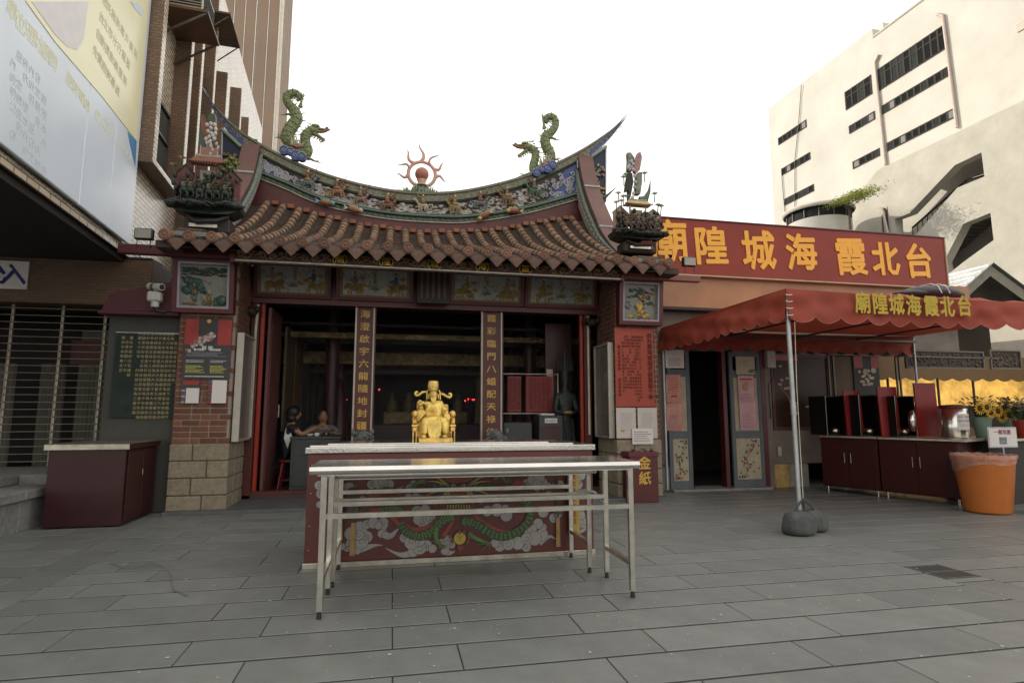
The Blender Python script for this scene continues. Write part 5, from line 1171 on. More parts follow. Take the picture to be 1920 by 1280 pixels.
# ---------------------------------------------------------------- pier posters and notices
def ev(t, W_, H_):
    Mr = mat('event_poster_red', (.30, .025, .02, 1), .45, var=.4, scale=2)
    q = MB(); q.box(-W_ * .49, -W_ * .2, -.0078, -.006, H_ * .56, H_ * .985, Mr); q.build('red_door_print', t); q = MB(); q.box(W_ * .2, W_ * .49, -.0078, -.006, H_ * .56, H_ * .985, Mr); q.build('red_door_print', t)
    q = MB(); Ml = mat('lion_head_print', (.42, .36, .33, 1), .6, var=.6, scale=40); rr = random.Random(5)
    for k in range(34): s_ = k / 33; q.ell((-W_ * .40 + W_ * .5 * s_ + rr.gauss(0, .015), -.008, H_ * (.50 + .22 * s_) + rr.gauss(0, .02)), (.025 + .01 * s_, .003, .02 + .015 * s_), Ml if k % 3 else M_pinkp, n=6, k=4)
    q.build('lion_print', t)
    q = MB(); q.ell((0, -.008, H_ * .955), (.03, .003, .028), M_goldp); q.build('emblem_print', t)
    text("臺北燈會　　國際論壇", .034, M_white, (0, -.0085, H_ * .475), t, ext=.0004, off=.0008); text("群 獅", .062, M_white, (.0, -.0085, H_ * .50), t, ext=.0004, off=.001)
    lines(t, -W_ * .42, W_ * .42, H_ * .36, H_ * .44, 4, M_fv, .3); lines(t, -W_ * .43, -W_ * .05, H_ * .26, H_ * .31, 2, M_white, .3); lines(t, W_ * .08, W_ * .42, H_ * .26, H_ * .31, 2, M_white, .3)
    My = mat('yellow_green_print', (.45, .45, .08, 1), .6); lines(t, -W_ * .43, -W_ * .02, H_ * .09, H_ * .22, 6, My, .5, .5); lines(t, W_ * .08, W_ * .46, H_ * .09, H_ * .22, 6, My, .5, .5); lines(t, -W_ * .43, W_ * .42, H_ * .02, H_ * .05, 1, M_white, .4, .1)
M_pblk = mat('poster_black', (.022, .02, .022, 1), .3)
poster(348, 596, 430, 710, TY - .03, M_pblk, 'black and red lion parade event poster pasted on the brick pier', ev)
def small_ev(t, W_, H_):
    q = MB(); q.box(-W_ * .22, W_ * .48, -.0078, -.006, .01, H_ * .66, M_paper); q.build('text_area', t); lines(t, -W_ * .17, W_ * .43, .02, H_ * .64, 12, M_plast, .25, .15)
    q = MB(); 
    for k in range(5): q.box(-W_ * .47, -W_ * .27, -.0078, -.006, H_ * (.03 + .12 * k), H_ * (.12 + .12 * k), M_vio if k % 2 else M_fv)
    q.box(-W_ * .4, W_ * .45, -.0078, -.006, H_ * .8, H_ * .97, MATS['event_poster_red']); q.build('photo_strip', t)
def small_ev2(t, W_, H_):
    q = MB(); q.box(-W_ * .28, W_ * .49, -.0078, -.006, .01, H_ * .97, M_paper); q.build('text_area', t); lines(t, -W_ * .23, W_ * .45, .02, H_ * .94, 16, M_plast, .25, .1)
    q = MB()
    for k in range(6): q.box(-W_ * .48, -W_ * .30, -.0078, -.006, H_ * (.03 + .16 * k), H_ * (.15 + .16 * k), M_vio if k % 2 else MATS['event_poster_red'])
    q.build('photo_strip', t)
poster(341, 712, 373, 757, TY - .03, M_pblk, 'small leaflet with a red picture head on bricks below the event poster', small_ev); poster(391, 711, 424, 757, TY - .03, M_pblk, 'small leaflet with a plain text column on bricks below the event poster', small_ev2)
def redsheet(t, W_, H_):
    M_i = mat('dark_brush_ink', (.07, .012, .008, 1), .7)
    c1 = ["恭祝霞海城隍老爺聖誕千秋"]
    text(columns(c1), .088, M_i, (W_ * .40, -.008, H_ * .51), t, ext=.0005, ls=1.0, name='brush_writing', off=.001)
    cs = ["　謹訂　　　　", "　國曆六月二十二日至七月　恭請各界善信大德", "　霞海城隍老爺暗訪　　　迎神繞境平安祈福法會", "　農曆五月十三日聖誕正日　三獻禮祝壽大典", "　誦經禮懺　　　　過火安龍　犒軍賞兵", "　　辦桌平安宴　　　登記處本廟服務臺", "　普施孤魂　　光明燈　太歲燈　文昌燈", "　月老祈緣　　　貴人相助　　闔家安康", "　　　敬邀十方善信大德踴躍參加同沾神恩"]
    text(columns(cs), .040, M_i, (-.03, -.008, H_ * .50), t, ext=.0004, name='brush_writing', ls=1.25, cs=1.05)
    text(columns(["臺北霞海城隍廟　　管理委員會"]), .055, M_i, (-W_ * .40, -.008, H_ * .45), t, ext=.0004, name='brush_writing', ls=1.05)
rs = poster(1152, 614, 1228, 762, TY - .03, mat('orange_red_paper', (.36, .062, .035, 1), .65, var=.08, scale=2), 'tall orange red proclamation sheet with columns of brush writing', redsheet)
def notice(t, W_, H_):
    lines(t, -W_ * .3, W_ * .35, H_ * .25, H_ * .85, 9, M_plast, .22); 
def notice_g(t, W_, H_):
    notice(t, W_, H_); q = MB(); Mg2 = mat('lime_green_print', (.30, .34, .06, 1), .6)
    q.ell((-.06, -.007, H_ * .25), (.035, .002, .022), Mg2, n=8, k=4); q.build('fruit_print', t); q = MB(); q.ell((W_ * .36, -.007, H_ * .25), (.035, .002, .022), Mg2, n=8, k=4); q.build('fruit_print', t)
M_pp3 = mat('pinkish_paper', (.55, .48, .44, 1), .8, var=.04)
poster(1155, 764, 1193, 821, TY - .03, M_pp3, 'pale notice with two green spots under the red proclamation', notice_g); poster(1195, 764, 1233, 821, TY - .03, M_pp3, 'pale text notice beside the pilaster under the red proclamation', notice)
poster(1185, 803, 1225, 832, TY - .06, M_paper, 'small white card overlapping the two pale notices', lambda t, a, b: lines(t, -a * .42, a * .42, b * .15, b * .85, 5, M_ink, .2))
# wall cases with glass on the inner pier returns
def showcase(x, y0, y1, z0, z1, lab, s_):
    t = thing('glass_showcase', lab, 'showcase', (x, (y0 + y1) / 2, z0), 0, 'shallow showcases beside the doorway'); h = z1 - z0; L = (y1 - y0) / 2
    M_al = mat('pale_alu', (.42, .38, .32, 1), .4, metal=.3)
    q = MB(); d_ = .09 * s_; q.box(0, d_, -L, -L + .03, 0, h, M_al); q.box(0, d_, L - .03, L, 0, h, M_al); q.box(0, d_, -L + .03, L - .03, 0, .03, M_al); q.box(0, d_, -L + .03, L - .03, h - .03, h, M_al); q.build('frame', t)
    q = MB(); q.box(0, d_ * .2, -L + .03, L - .03, .03, h - .03, mat('case_backing', (.12, .09, .045, 1), .5, var=.5, scale=4)); q.build('backing', t)
    q = MB(); q.box(d_ * .75, d_ * .8, -L + .03, L - .03, .03, h - .03, mat('case_glass', (.25, .26, .24, 1), .05, spec=.8, alpha=.35)); q.build('pane', t)
showcase(-2.135, 8.56, 9.22, .92, 2.42, 'glass fronted showcase on the return of the poster pier', 1); showcase(3.405, 8.56, 9.22, .92, 2.42, 'dusty glass showcase on the return of the red sheet pier', -1)
# ================================================================ ROOF OF THE TEMPLE
PROF = [(7.88, 3.555), (8.4, 3.745), (8.98, 4.0), (9.5, 4.27), (9.92, 4.52), (10.37, 4.83), (10.85, 5.20)]
FTAB = [(-2.6, 1.0), (-2.33, .988), (-1.77, .93), (-1.22, .861), (-.67, .80), (-.1, .768), (.44, .752), (.99, .775), (1.54, .81), (2.1, .857), (2.65, .955), (3.2, 1.03), (3.75, 1.09)]
def rz_(x, y, z=None):
    """height of the tiled slope: it sags towards the middle of the ridge"""
    z = interp(PROF, y) if z is None else z
    return 3.555 + (z - 3.555) * (1 + (interp(FTAB, x) - 1) * min(1, max(0, (y - 7.88) / 1.6))) - .055 * max(0, (y - 8.6) / 2.3)
roof = tb(); n_ = 18
pts = [(7.86 + (10.9 - 7.86) * i / n_) for i in range(n_ + 1)]
M_under = mat('roof_bed', (.07, .045, .035, 1), .9)
m_ = 26; vs = []
for y in pts:
    for k in range(m_ + 1):
        x = -2.75 + 6.73 * k / m_; vs.append((x, y, rz_(x, y) - .06))
W1 = m_ + 1
roof.add(vs, [(i * W1 + k, i * W1 + k + 1, (i + 1) * W1 + k + 1, (i + 1) * W1 + k) for i in range(n_) for k in range(m_)], M_under)
roof.add([(x, y, z - .09) for x, y, z in vs], [(i * W1 + k, (i + 1) * W1 + k, (i + 1) * W1 + k + 1, i * W1 + k + 1) for i in range(n_) for k in range(m_)], M_under)
for (x0, x1) in ((-3.0, -2.751), (3.981, 4.22)): roof.box(x0, x1, 7.88, 8.7, 3.40, 3.49, M_under)
# rear slope
roof.add([(-2.95, 10.9, 5.1), (4.18, 10.9, 5.1), (4.18, 15.6, 3.4), (-2.95, 15.6, 3.4)], [(0, 1, 2, 3)], M_under)
rf = part(roof, 'roof')
M_tile = mat('terracotta_tube_tile', (.215, .122, .072, 1), .85, var=.45, scale=9, rnd=.32, bump=.15, bscale=50, dirt=.7); M_pan = mat('dark_pan_tile', (.075, .045, .034, 1), .85, var=.4, scale=8, rnd=.2, dirt=.5)
M_cap = mat('terracotta_end', (.23, .12, .082, 1), .85, var=.35, scale=14, rnd=.2, dirt=.45); M_drip = mat('terracotta_drip', (.17, .10, .075, 1), .85, var=.35, scale=14, rnd=.15, dirt=.35); M_bedm = mat('tile_bedding', (.06, .055, .045, 1), .9, var=.5, scale=10)
# arc length stations
sta = [(PROF[0][0], PROF[0][1])]
dense = [(7.88 + (10.88 - 7.88) * i / 200) for i in range(201)]; dz = [interp(PROF, y) for y in dense]
TL = .235; acc = 0; st_ = [(dense[0], dz[0])]
for i in range(200):
    acc += hypot(dense[i + 1] - dense[i], dz[i + 1] - dz[i])
    if acc >= TL: st_.append((dense[i + 1], dz[i + 1])); acc = 0
def tube_tile(r0, r1, L):
    b_ = MB(); k = 7; vs = []
    for (y, r) in ((0, r0), (L, r1)):
        for i in range(k + 1): a = pi * i / k; vs.append((r * cos(a), y, r * sin(a) * .95))
    n2 = k + 1; vs += [(v[0] * .78, -.001, v[2] * .78) for v in vs[:n2]]
    b_.add(vs, [(i, i + 1, i + 1 + n2, i + n2) for i in range(k)], M_tile, True); b_.add(vs, [(i, 2 * n2 + i, 2 * n2 + i + 1, i + 1) for i in range(k)], M_tile)
    vs = [(1.07 * r0 * cos(pi * i / k), y, 1.07 * r0 * sin(pi * i / k) * .95) for y in (-.006, .012) for i in range(k + 1)]; b_.add(vs, [(i, i + 1, i + 1 + n2, i + n2) for i in range(k)], M_bedm)
    return b_.mesh('roof_tile')
tme = tube_tile(.068, .058, TL + .03)
capm = MB(); capm.tube([(0, -.035, 0), (0, .03, 0)], .072, M_cap, n=18, smooth=False); capm.tube([(.052 * cos(a), -.038, .052 * sin(a)) for a in [2 * pi * k / 16 for k in range(17)]], .008, M_cap, n=4, cap=False); capm.ell((0, -.036, 0), (.02, .012, .02), M_cap, n=6, k=4); cme = capm.mesh('tile_end')
dm_ = MB(); dpoly = [(-.115, .0), (-.112, -.045), (-.085, -.07), (-.05, -.105), (-.022, -.135), (0, -.155), (.022, -.135), (.05, -.105), (.085, -.07), (.112, -.045), (.115, 0)]
dm_.fr(dpoly, -.012, .012, M_drip); dm_.fr([(a * .75, b * .72 - .012) for a, b in dpoly], -.017, -.0121, M_drip); dme = dm_.mesh('drip_tile')
xs_rows = [-2.327 + .2765 * (i - 2) for i in range(26)]
tl = []; stuff_t = MB()
for i, x in enumerate(xs_rows):
    short = i < 2 or i > 23; N_ = 3 if short else len(st_) - 1
    sag = .0
    for k in range(N_):
        (y0, z0), (y1, z1) = st_[k], st_[min(k + 1, len(st_) - 1)]; z0, z1 = rz_(x, y0, z0), rz_(x, y1, z1); a = math.atan2(z1 - z0, y1 - y0)
        tl.append((x, y0, z0, a))
    inst(cme, 'tile_end', rf, (x - TX, 7.845 - TY + random.uniform(-.008, .008), 3.555 + random.uniform(-.004, .004)), (0, random.uniform(-.1, .1), 0))
    if i < 25: inst(dme, 'drip_tile', rf, (x + .138 - TX, 7.845 - TY, 3.515 + random.uniform(-.006, .006)), (random.uniform(-.05, .05), random.uniform(-.03, .03), 0))
tl.sort(key=lambda t_: t_[1])
for n2, (x, y, z, a) in enumerate(tl):
    if n2 < 299: inst(tme, 'roof_tile', rf, (x - TX + random.uniform(-.004, .004), y - TY, z + random.uniform(-.003, .004)), (a, 0, random.uniform(-.03, .03)))
    else:
        ca_, sa_ = cos(a), sin(a); dx = random.uniform(-.004, .004)
        for p_ in tme.polygons:
            mm_ = tme.materials[p_.material_index]
            vv = [tme.vertices[j].co for j in p_.vertices]
            stuff_t.add([(x - TX + dx + v[0], y - TY + v[1] * ca_ - v[2] * sa_, z + v[1] * sa_ + v[2] * ca_) for v in vv], [tuple(range(len(vv)))], mm_, p_.use_smooth)
if stuff_t.v: stuff_t.build('upper_roof_tiles', rf, kind='stuff')
# bedding under the tube rows, pan tiles lapped between them
q = MB()
for x in xs_rows[2:24]:
    vs = []
    for (y, z) in [(y_, rz_(x, y_, z_)) for y_, z_ in st_]: vs += [(x - .070 - TX, y - TY, z - .07), (x - .060 - TX, y - TY, z + .012), (x + .060 - TX, y - TY, z + .012), (x + .070 - TX, y - TY, z - .07)]
    q.add(vs, [(4 * i + c_, 4 * i + 4 + c_, 4 * i + 5 + c_, 4 * i + 1 + c_) for i in range(len(st_) - 1) for c_ in range(3)], M_bedm)
q.build('tile_bedding', rf, kind='stuff')
q = MB(); acc = 0; stp = [(dense[0], dz[0])]
for i in range(200):
    acc += hypot(dense[i + 1] - dense[i], dz[i + 1] - dz[i])
    if acc >= .052: stp.append((dense[i + 1], dz[i + 1])); acc = 0
for i in range(25):
    x = xs_rows[i] + .138 - TX; S_ = stp if 2 <= i < 23 else stp[:12]
    if i == 1 or i == 23: S_ = stp[:14]
    for (y, z) in [(y_, rz_(x + TX, y_, z_)) for y_, z_ in S_]:
        d_ = random.uniform(-.004, .004)
        vs = [(x - .075, y - TY, z - .012 + d_), (x, y - TY, z - .038 + d_), (x + .075, y - TY, z - .012 + d_), (x - .075, y - TY + .07, z - .03 + .04), (x, y - TY + .07, z - .05 + .035), (x + .075, y - TY + .07, z - .03 + .04), (x - .075, y - TY, z - .03 + d_), (x, y - TY, z - .056 + d_), (x + .075, y - TY, z - .03 + d_)]
        q.add(vs, [(0, 1, 4, 3), (1, 2, 5, 4), (6, 7, 1, 0), (7, 8, 2, 1)], M_pan)
q.build('pan_tiles', rf, kind='stuff')
# short square tiles standing against the ridge foot
b_ = MB(); b_.box(-.055, .055, -.03, .03, 0, .075, mat('bright_terracotta', (.27, .105, .055, 1), .8, rnd=.15, dirt=.2), ch=.004); sme = b_.mesh('ridge_foot_tile')
for i in range(2, 23): inst(sme, 'ridge_foot_tile', rf, (xs_rows[i] + .138 - TX, 10.80 - TY, rz_(xs_rows[i] + .138, 10.8) + .01 + random.uniform(-.006, .006)))
# ---------------------------------------------------------------- main ridge: curved wall with mouldings
RY = 10.9
top_px = [(375, 150), (395, 188), (420, 218), (450, 246), (483, 268), (540, 299), (600, 324), (650, 340), (700, 352), (750, 360), (800, 363), (850, 361), (900, 353), (950, 341), (1000, 325), (1050, 303), (1090, 282), (1120, 263), (1145, 245), (1163, 228), (1178, 212)]
bot_px = [(484, 336), (539, 358), (575, 375), (616, 390), (650, 398), (685, 406), (740, 414), (796, 418), (850, 420), (885, 418), (926, 413), (965, 406), (999, 399), (1040, 388), (1081, 376)]
TOP = [(aY(*p_, RY)[0], aY(*p_, RY)[2]) for p_ in top_px]; BOT = [(aY(*p_, RY)[0], aY(*p_, RY)[2]) for p_ in bot_px]
TOPs = smooth_tab(TOP, 80); BOTs = smooth_tab(BOT, 60)
rx0, rx1 = BOT[0][0], BOT[-1][0]
def tz(x): return interp(TOPs, x)
def bz(x): return interp(BOTs, x)
rg = tb(); M_rback = mat('ridge_dark_ground', (.055, .048, .036, 1), .7, var=.4, scale=8)
def band(q, x0, x1, f0, f1, y0, y1, m, n=60):
    """curved band between two height functions, with front, top and bottom faces"""
    vs = []
    for i in range(n + 1):
        x = x0 + (x1 - x0) * i / n; a, b = f0(x), f1(x); vs += [(x, y0, a), (x, y0, b), (x, y1, b), (x, y1, a)]
    q.add(vs, [(4 * i + c_, 4 * i + 4 + c_, 4 * i + 4 + (c_ + 1) % 4, 4 * i + (c_ + 1) % 4) for i in range(n) for c_ in range(4)] + [(0, 1, 2, 3), (4 * n + 3, 4 * n + 2, 4 * n + 1, 4 * n)], m)
H = lambda x: tz(x) - bz(x)
band(rg, rx0 - .22, rx1 + .22, lambda x: bz(x) - .04, lambda x: tz(x) - .10, RY, RY + .30, M_rback)
rid = part(rg, 'main_ridge')
def rpart(q, name, **k): return part(q, name, rid, **k)
M_gcr = mat('sage_scroll_band', (.21, .225, .15, 1), .6, var=.35, scale=22, dirt=.3); M_dg = mat('dark_green_moulding', (.028, .055, .040, 1), .5, dirt=.3); M_lg = mat('pale_mint_line', (.26, .33, .26, 1), .6)
M_bl = mat('cobalt_blue', (.045, .075, .24, 1), .5, var=.3, scale=14); M_bw = mat('blue_white_cloud', (.42, .42, .45, 1), .55, var=.15, scale=10); M_pkw = mat('pinkish_cloud', (.40, .33, .28, 1), .65, var=.25, scale=10)
q = tb(); band(q, TOPs[2][0], TOPs[-2][0], lambda x: tz(x) - .045 * min(1, (x - TOPs[2][0]) / .5 + .2, (TOPs[-2][0] - x) / .5 + .2), lambda x: tz(x), RY - .09, RY + .36, mat('ridge_top_cap', (.20, .19, .15, 1), .7, dirt=.3), 90); rpart(q, 'ridge_cap')
q = tb(); band(q, TOPs[4][0], TOPs[-3][0], lambda x: tz(x) - .05 - .125 * min(1, (x - TOPs[4][0]) / .7, (TOPs[-3][0] - x) / .7), lambda x: tz(x) - .046, RY - .055, RY + .33, M_gcr, 90); rpart(q, 'upper_scroll_band')
q = tb(); band(q, rx0, rx1, lambda x: tz(x) - .20, lambda x: tz(x) - .176, RY - .035, RY + .3, M_dg, 70); rpart(q, 'upper_moulding')
LB = lambda x: bz(x) + .095
q = tb(); band(q, rx0 - .05, rx1 + .05, LB, lambda x: LB(x) + .055, RY - .09, RY + .3, M_dg, 70); band(q, rx0 - .05, rx1 + .05, lambda x: LB(x) + .0555, lambda x: LB(x) + .063, RY - .095, RY + .1, M_lg, 70); band(q, rx0 - .05, rx1 + .05, lambda x: LB(x) + .018, lambda x: LB(x) + .03, RY - .105, RY - .0905, M_lg, 70); rpart(q, 'lower_moulding')
q = tb(); band(q, rx0 - .02, rx1 + .02, lambda x: bz(x) + .012, lambda x: LB(x) - .002, RY - .045, RY + .3, mat('green_scroll_ground', (.05, .085, .055, 1), .6, var=.4, scale=12), 70); rpart(q, 'lower_scroll_band')
q = tb(); band(q, rx0 - .02, rx1 + .02, lambda x: bz(x) - .008, lambda x: bz(x) + .0115, RY - .07, RY + .3, M_pkw, 70); rpart(q, 'pale_line')
q = tb(); band(q, rx0 - .24, rx1 + .24, lambda x: rz_(x, 10.75) - .06, lambda x: bz(x) - .0085, RY - .04, RY + .25, M_red, 70); rpart(q, 'red_ridge_foot')
# swallowtail ends beyond the verges
for sgn in (-1, 1):
    q = tb(); xs = [p_[0] for p_ in TOPs]
    e0 = rx0 if sgn < 0 else rx1; e1 = TOPs[1][0] if sgn < 0 else TOPs[-2][0]
    n_ = 24; vs = []
    for i in range(n_ + 1):
        t_ = i / n_; x = e0 + (e1 - e0) * t_; th = .30 * (1 - t_) ** 1.0 + .012; vs += [(x, RY - .05 * (1 - t_), tz(x) - .04 - th), (x, RY - .05 * (1 - t_), tz(x) - .04), (x, RY + .3 - .12 * t_, tz(x) - .04), (x, RY + .3 - .12 * t_, tz(x) - .04 - th)]
    q.add(vs, [(4 * i + c_, 4 * i + 4 + c_, 4 * i + 4 + (c_ + 1) % 4, 4 * i + (c_ + 1) % 4) for i in range(n_) for c_ in range(4)], M_bw); q2 = rpart(q, 'swallowtail_end')
    q = tb(); vs = []
    for i in range(n_ + 1):
        t_ = .25 + .72 * i / n_; x = e0 + (e1 - e0) * t_; th = .30 * (1 - t_) + .012; vs += [(x, RY - .056, tz(x) - .04 - th * .85), (x, RY - .056, tz(x) - .04 - th * .3)]
    q.add(vs, [(2 * i, 2 * i + 2, 2 * i + 3, 2 * i + 1) if sgn > 0 else (2 * i, 2 * i + 1, 2 * i + 3, 2 * i + 2) for i in range(n_)], M_bl); rpart(q, 'blue_inlay')
    # triangular flower field below the tail, outside the verge
    a0 = e0 + sgn * .33; a1 = e0 + sgn * .66
    q = tb(); poly = [(a0, tz(a0) - .32), (a1, tz(a1) - .30), (a1 - sgn * .03, bz(e0) + .05), (a1 - sgn * .14, bz(e0) - .28), (a0, bz(e0) - .35)]
    q.fr([(p_[0] - (sgn * .10 if i_ in (0, 4) else 0), p_[1]) for i_, p_ in enumerate(poly)], RY + .0, RY + .25, mat('night_blue_ground', (.02, .028, .06, 1), .6)); rpart(q, 'flower_field')
    q = tb(); q.tube([(a0 - sgn * .02, RY - .03, poly[0][1] + .02), (a1, RY - .03, poly[1][1] + .02)], .035, M_lg, n=6); q.tube([(p_[0], RY - .01, p_[1]) for p_ in poly[1:]], .016, M_bw, n=6)
    q.tube([(a0, RY - .05, bz(e0) + .0), (a1 - sgn * .05, RY - .05, bz(e0) + .10), (a1 + sgn * .20, RY - .03, bz(e0) + .34)], [.045, .03, .004], M_dg, n=8); rpart(q, 'curled_trim')
    rr = random.Random(3 + sgn); q = tb()
    Mfl = [mat('petal_yellow', (.45, .33, .05, 1), .6), mat('petal_rust', (.30, .08, .04, 1), .6), mat('petal_green', (.09, .15, .05, 1), .6), mat('petal_pale_blue', (.28, .34, .36, 1), .6)]
    for k in range(60):
        u = rr.random(); x = a0 + (a1 - a0) * rr.uniform(.15, .85); z = (bz(e0) - .2) + (tz(a0) - bz(e0) - .25) * u; m_ = Mfl[0 if u > .35 and u < .6 else 1 if u < .2 or rr.random() < .25 else 2 if rr.random() < .6 else 3]
        q.ell((x, RY - .03, z), (rr.uniform(.025, .05), .03, rr.uniform(.02, .035)), m_, n=6, k=4, rot=rr.random() * 3)
    rpart(q, 'porcelain_flowers', kind='stuff')
# scroll work (raised lines)
q = tb(); k = 0; x = TOPs[6][0]
while x < TOPs[-5][0]:
    scroll(q, x, tz(x) - .125, .04, M_pkw, RY - .06, 1 if k % 2 else -1, r=.008, n=9); x += .105; k += 1
x = rx0 + .06
while x < rx1:
    scroll(q, x, bz(x) + .055, .03, M_lg, RY - .05, 1 if k % 2 else -1, r=.007, n=9); q.tube([(x + .02, RY - .05, bz(x) + .025), (x + .07, RY - .05, bz(x + .07) + .08), (x + .1, RY - .05, bz(x + .1) + .04)], .006, M_lg, n=4); x += .115; k += 1
rpart(q, 'scroll_work', kind='stuff')
# clouds in the panel
q = tb(); rr = random.Random(12)
mid = lambda x: (LB(x) + .06 + tz(x) - .20) / 2; hh = lambda x: (tz(x) - .20 - LB(x) - .06) / 2
for k in range(620):
    x = rr.uniform(rx0 + .75, rx1 - .75); z = mid(x) + rr.uniform(-.95, .75) * hh(x) * .85; m_ = M_pkw if rr.random() < .6 else M_bw
    if rr.random() < .35 and z > mid(x): continue
    q.ell((x, RY - .015, z), (rr.uniform(.03, .07), .03, rr.uniform(.015, .032)), m_, n=7, k=4, rot=rr.uniform(-.4, .4))
rpart(q, 'plaster_clouds', kind='stuff')
# blue and white corner swirls
for sgn, e0 in ((-1, rx0), (1, rx1)):
    q = tb(); rr = random.Random(7)
    X = lambda u: e0 - sgn * u
    q.fr([(X(0), LB(X(0)) + .07), (X(.62), LB(X(.62)) + .07), (X(.45), mid(X(.45))), (X(.25), tz(X(.25)) - .25), (X(0), tz(X(0)) - .25)][::(1 if sgn > 0 else -1)], RY - .012, RY + .01, M_bl)
    for k in range(30):
        u = rr.uniform(.05, .75); x = X(u); lim = 1 - u / .95; z = LB(x) + .12 + (tz(x) - .30 - LB(x) - .08) * rr.random() * lim if rr.random() < .75 else tz(x) - .30 - .1 * rr.random()
        s_ = rr.uniform(.035, .07); scroll(q, x, z, s_, M_bw, RY - .025, -sgn, 1.4, r=s_ * .30, n=11)
    rpart(q, 'corner_swirls', kind='stuff')
# riders, all a little different
MG = {k: mat('figurine_' + k, v, .55, var=.3, scale=24) for k, v in dict(brown=(.17, .10, .055, 1), orange=(.29, .15, .065, 1), pink=(.26, .17, .145, 1), red=(.21, .065, .045, 1), ochre=(.27, .20, .09, 1), slate=(.12, .15, .14, 1), green=(.07, .12, .06, 1), cream=(.46, .38, .28, 1)).items()}
def rider(px, py, horse, body, robe, s_=1.0, d_=1, foot=True):
    p_ = aY(px, py, RY - .08); q = tb(); x, z = p_[0], p_[2]; y = RY - .07; h, b, r = MG[horse], MG[body], MG[robe]
    q.ell((x, y, z), (.13 * s_, .05, .06 * s_), h, rot=.1 * d_); q.ell((x + d_ * .12 * s_, y, z + .07 * s_), (.035 * s_, .035, .07 * s_), h, rot=-.6 * d_); q.ell((x + d_ * .17 * s_, y, z + .12 * s_), (.055 * s_, .03, .028 * s_), h, rot=-.3 * d_)
    for dx in (-.10, -.05, .06, .11): q.tube([(x + dx * s_, y - .02, z - .03 * s_), (x + (dx + .03 * d_ * (1 if dx > 0 else -1)) * s_, y - .03, z - .085 * s_), (x + dx * s_, y - .03, z - .13 * s_)], [.022 * s_, .016 * s_, .012 * s_], h, n=5)
    q.tube([(x - d_ * .13 * s_, y, z + .02), (x - d_ * .2 * s_, y, z + .03), (x - d_ * .22 * s_, y, z - .04)], [.018, .015, .005], h, n=5)
    q.ell((x - .01, y - .01, z + .11 * s_), (.045 * s_, .045, .075 * s_), b); q.ell((x, y - .02, z + .05 * s_), (.07 * s_, .05, .04 * s_), r); q.ell((x, y - .02, z + .205 * s_), (.03 * s_, .03, .033 * s_), MG['cream']); q.ell((x, y - .015, z + .24 * s_), (.032 * s_, .03, .018 * s_), r)
    q.tube([(x, y - .03, z + .15 * s_), (x + d_ * .08 * s_, y - .05, z + .16 * s_), (x + d_ * .13 * s_, y - .05, z + .22 * s_)], [.018, .014, .01], b, n=5); q.tube([(x + d_ * .07 * s_, y - .05, z + .06 * s_), (x + d_ * .17 * s_, y - .05, z + .30 * s_)], .006, r, n=4)
    rpart(q, 'rider_figurine')
rider(577, 342, 'slate', 'red', 'ochre', 1.0, 1); rider(632, 358, 'orange', 'brown', 'orange', 1.0, 1); rider(676, 372, 'pink', 'pink', 'brown', .95, 1); rider(727, 384, 'brown', 'orange', 'red', 1.0, 1); rider(793, 385, 'cream', 'ochre', 'brown', .9, -1); rider(853, 388, 'ochre', 'orange', 'ochre', 1.0, -1); rider(901, 380, 'slate', 'brown', 'red', 1.0, 1); rider(951, 372, 'brown', 'brown', 'ochre', 1.05, -1); rider(1002, 357, 'green', 'red', 'green', 1.05, -1)
# fish on the lower band
def fish(px, py, m1, m2, d_, rot):
    p_ = aY(px, py, RY - .12); q = tb(); x, z = p_[0], p_[2]; y = RY - .13; c_, s_ = cos(rot), sin(rot)
    q.ell((x, y, z), (.13, .06, .055), m1, n=10, k=8, rot=rot); q.ell((x + d_ * .11 * c_, y - .01, z + d_ * .11 * s_), (.05, .05, .045), m2, n=8, rot=rot)
    for k in range(5): u = (-.09 + .035 * k); q.cone((x + u * c_, y, z + u * s_ + .045), (x + (u - d_ * .02) * c_, y, z + u * s_ + .10), .02, m2, 4)
    q.fr([(x - d_ * .11 * c_, z - d_ * .11 * s_), (x - d_ * .21 * c_ - .03 * s_, z - d_ * .21 * s_ + .06), (x - d_ * .18 * c_, z - d_ * .18 * s_), (x - d_ * .21 * c_ + .03 * s_, z - d_ * .21 * s_ - .05)], y - .012, y + .012, m2); rpart(q, 'fish_figurine')
fish(612, 380, MG['orange'], mat('figurine_sky', (.18, .30, .38, 1), .5), 1, -.1); fish(665, 393, MG['orange'], MG['cream'], 1, -.15); fish(908, 405, MG['red'], mat('figurine_yellow', (.48, .38, .12, 1), .5), -1, .6); fish(963, 396, MG['red'], MATS['figurine_yellow'], -1, .05)
# blue wave crests and the green hill on top
def crest(px0, py0, px1, py1):
    q = tb(); n_ = 4
    for k in range(n_):
        t_ = k / (n_ - 1); r_ = [.085, .07, .095, .08][k]; p_ = aY(px0 + (px1 - px0) * t_, py0 + (py1 - py0) * t_, RY - .12); x, z = p_[0], p_[2] + .03 * (k % 2)
        q.disc((x, z), r_, RY - .14 - .01 * k, RY - .06, M_bl, n=16); q.tube([(x + r_ * cos(a), RY - .142 - .01 * k, z + r_ * sin(a)) for a in [.3 + .3 * j_ for j_ in range(9)]], .008, M_bw, n=4); scroll(q, x, z - .01, r_ * .45, M_bw, RY - .146 - .01 * k, -1, 1.1, r=.010, n=10)
    rpart(q, 'wave_crest', kind='stuff')
crest(533, 282, 566, 298); crest(1006, 324, 1036, 313)
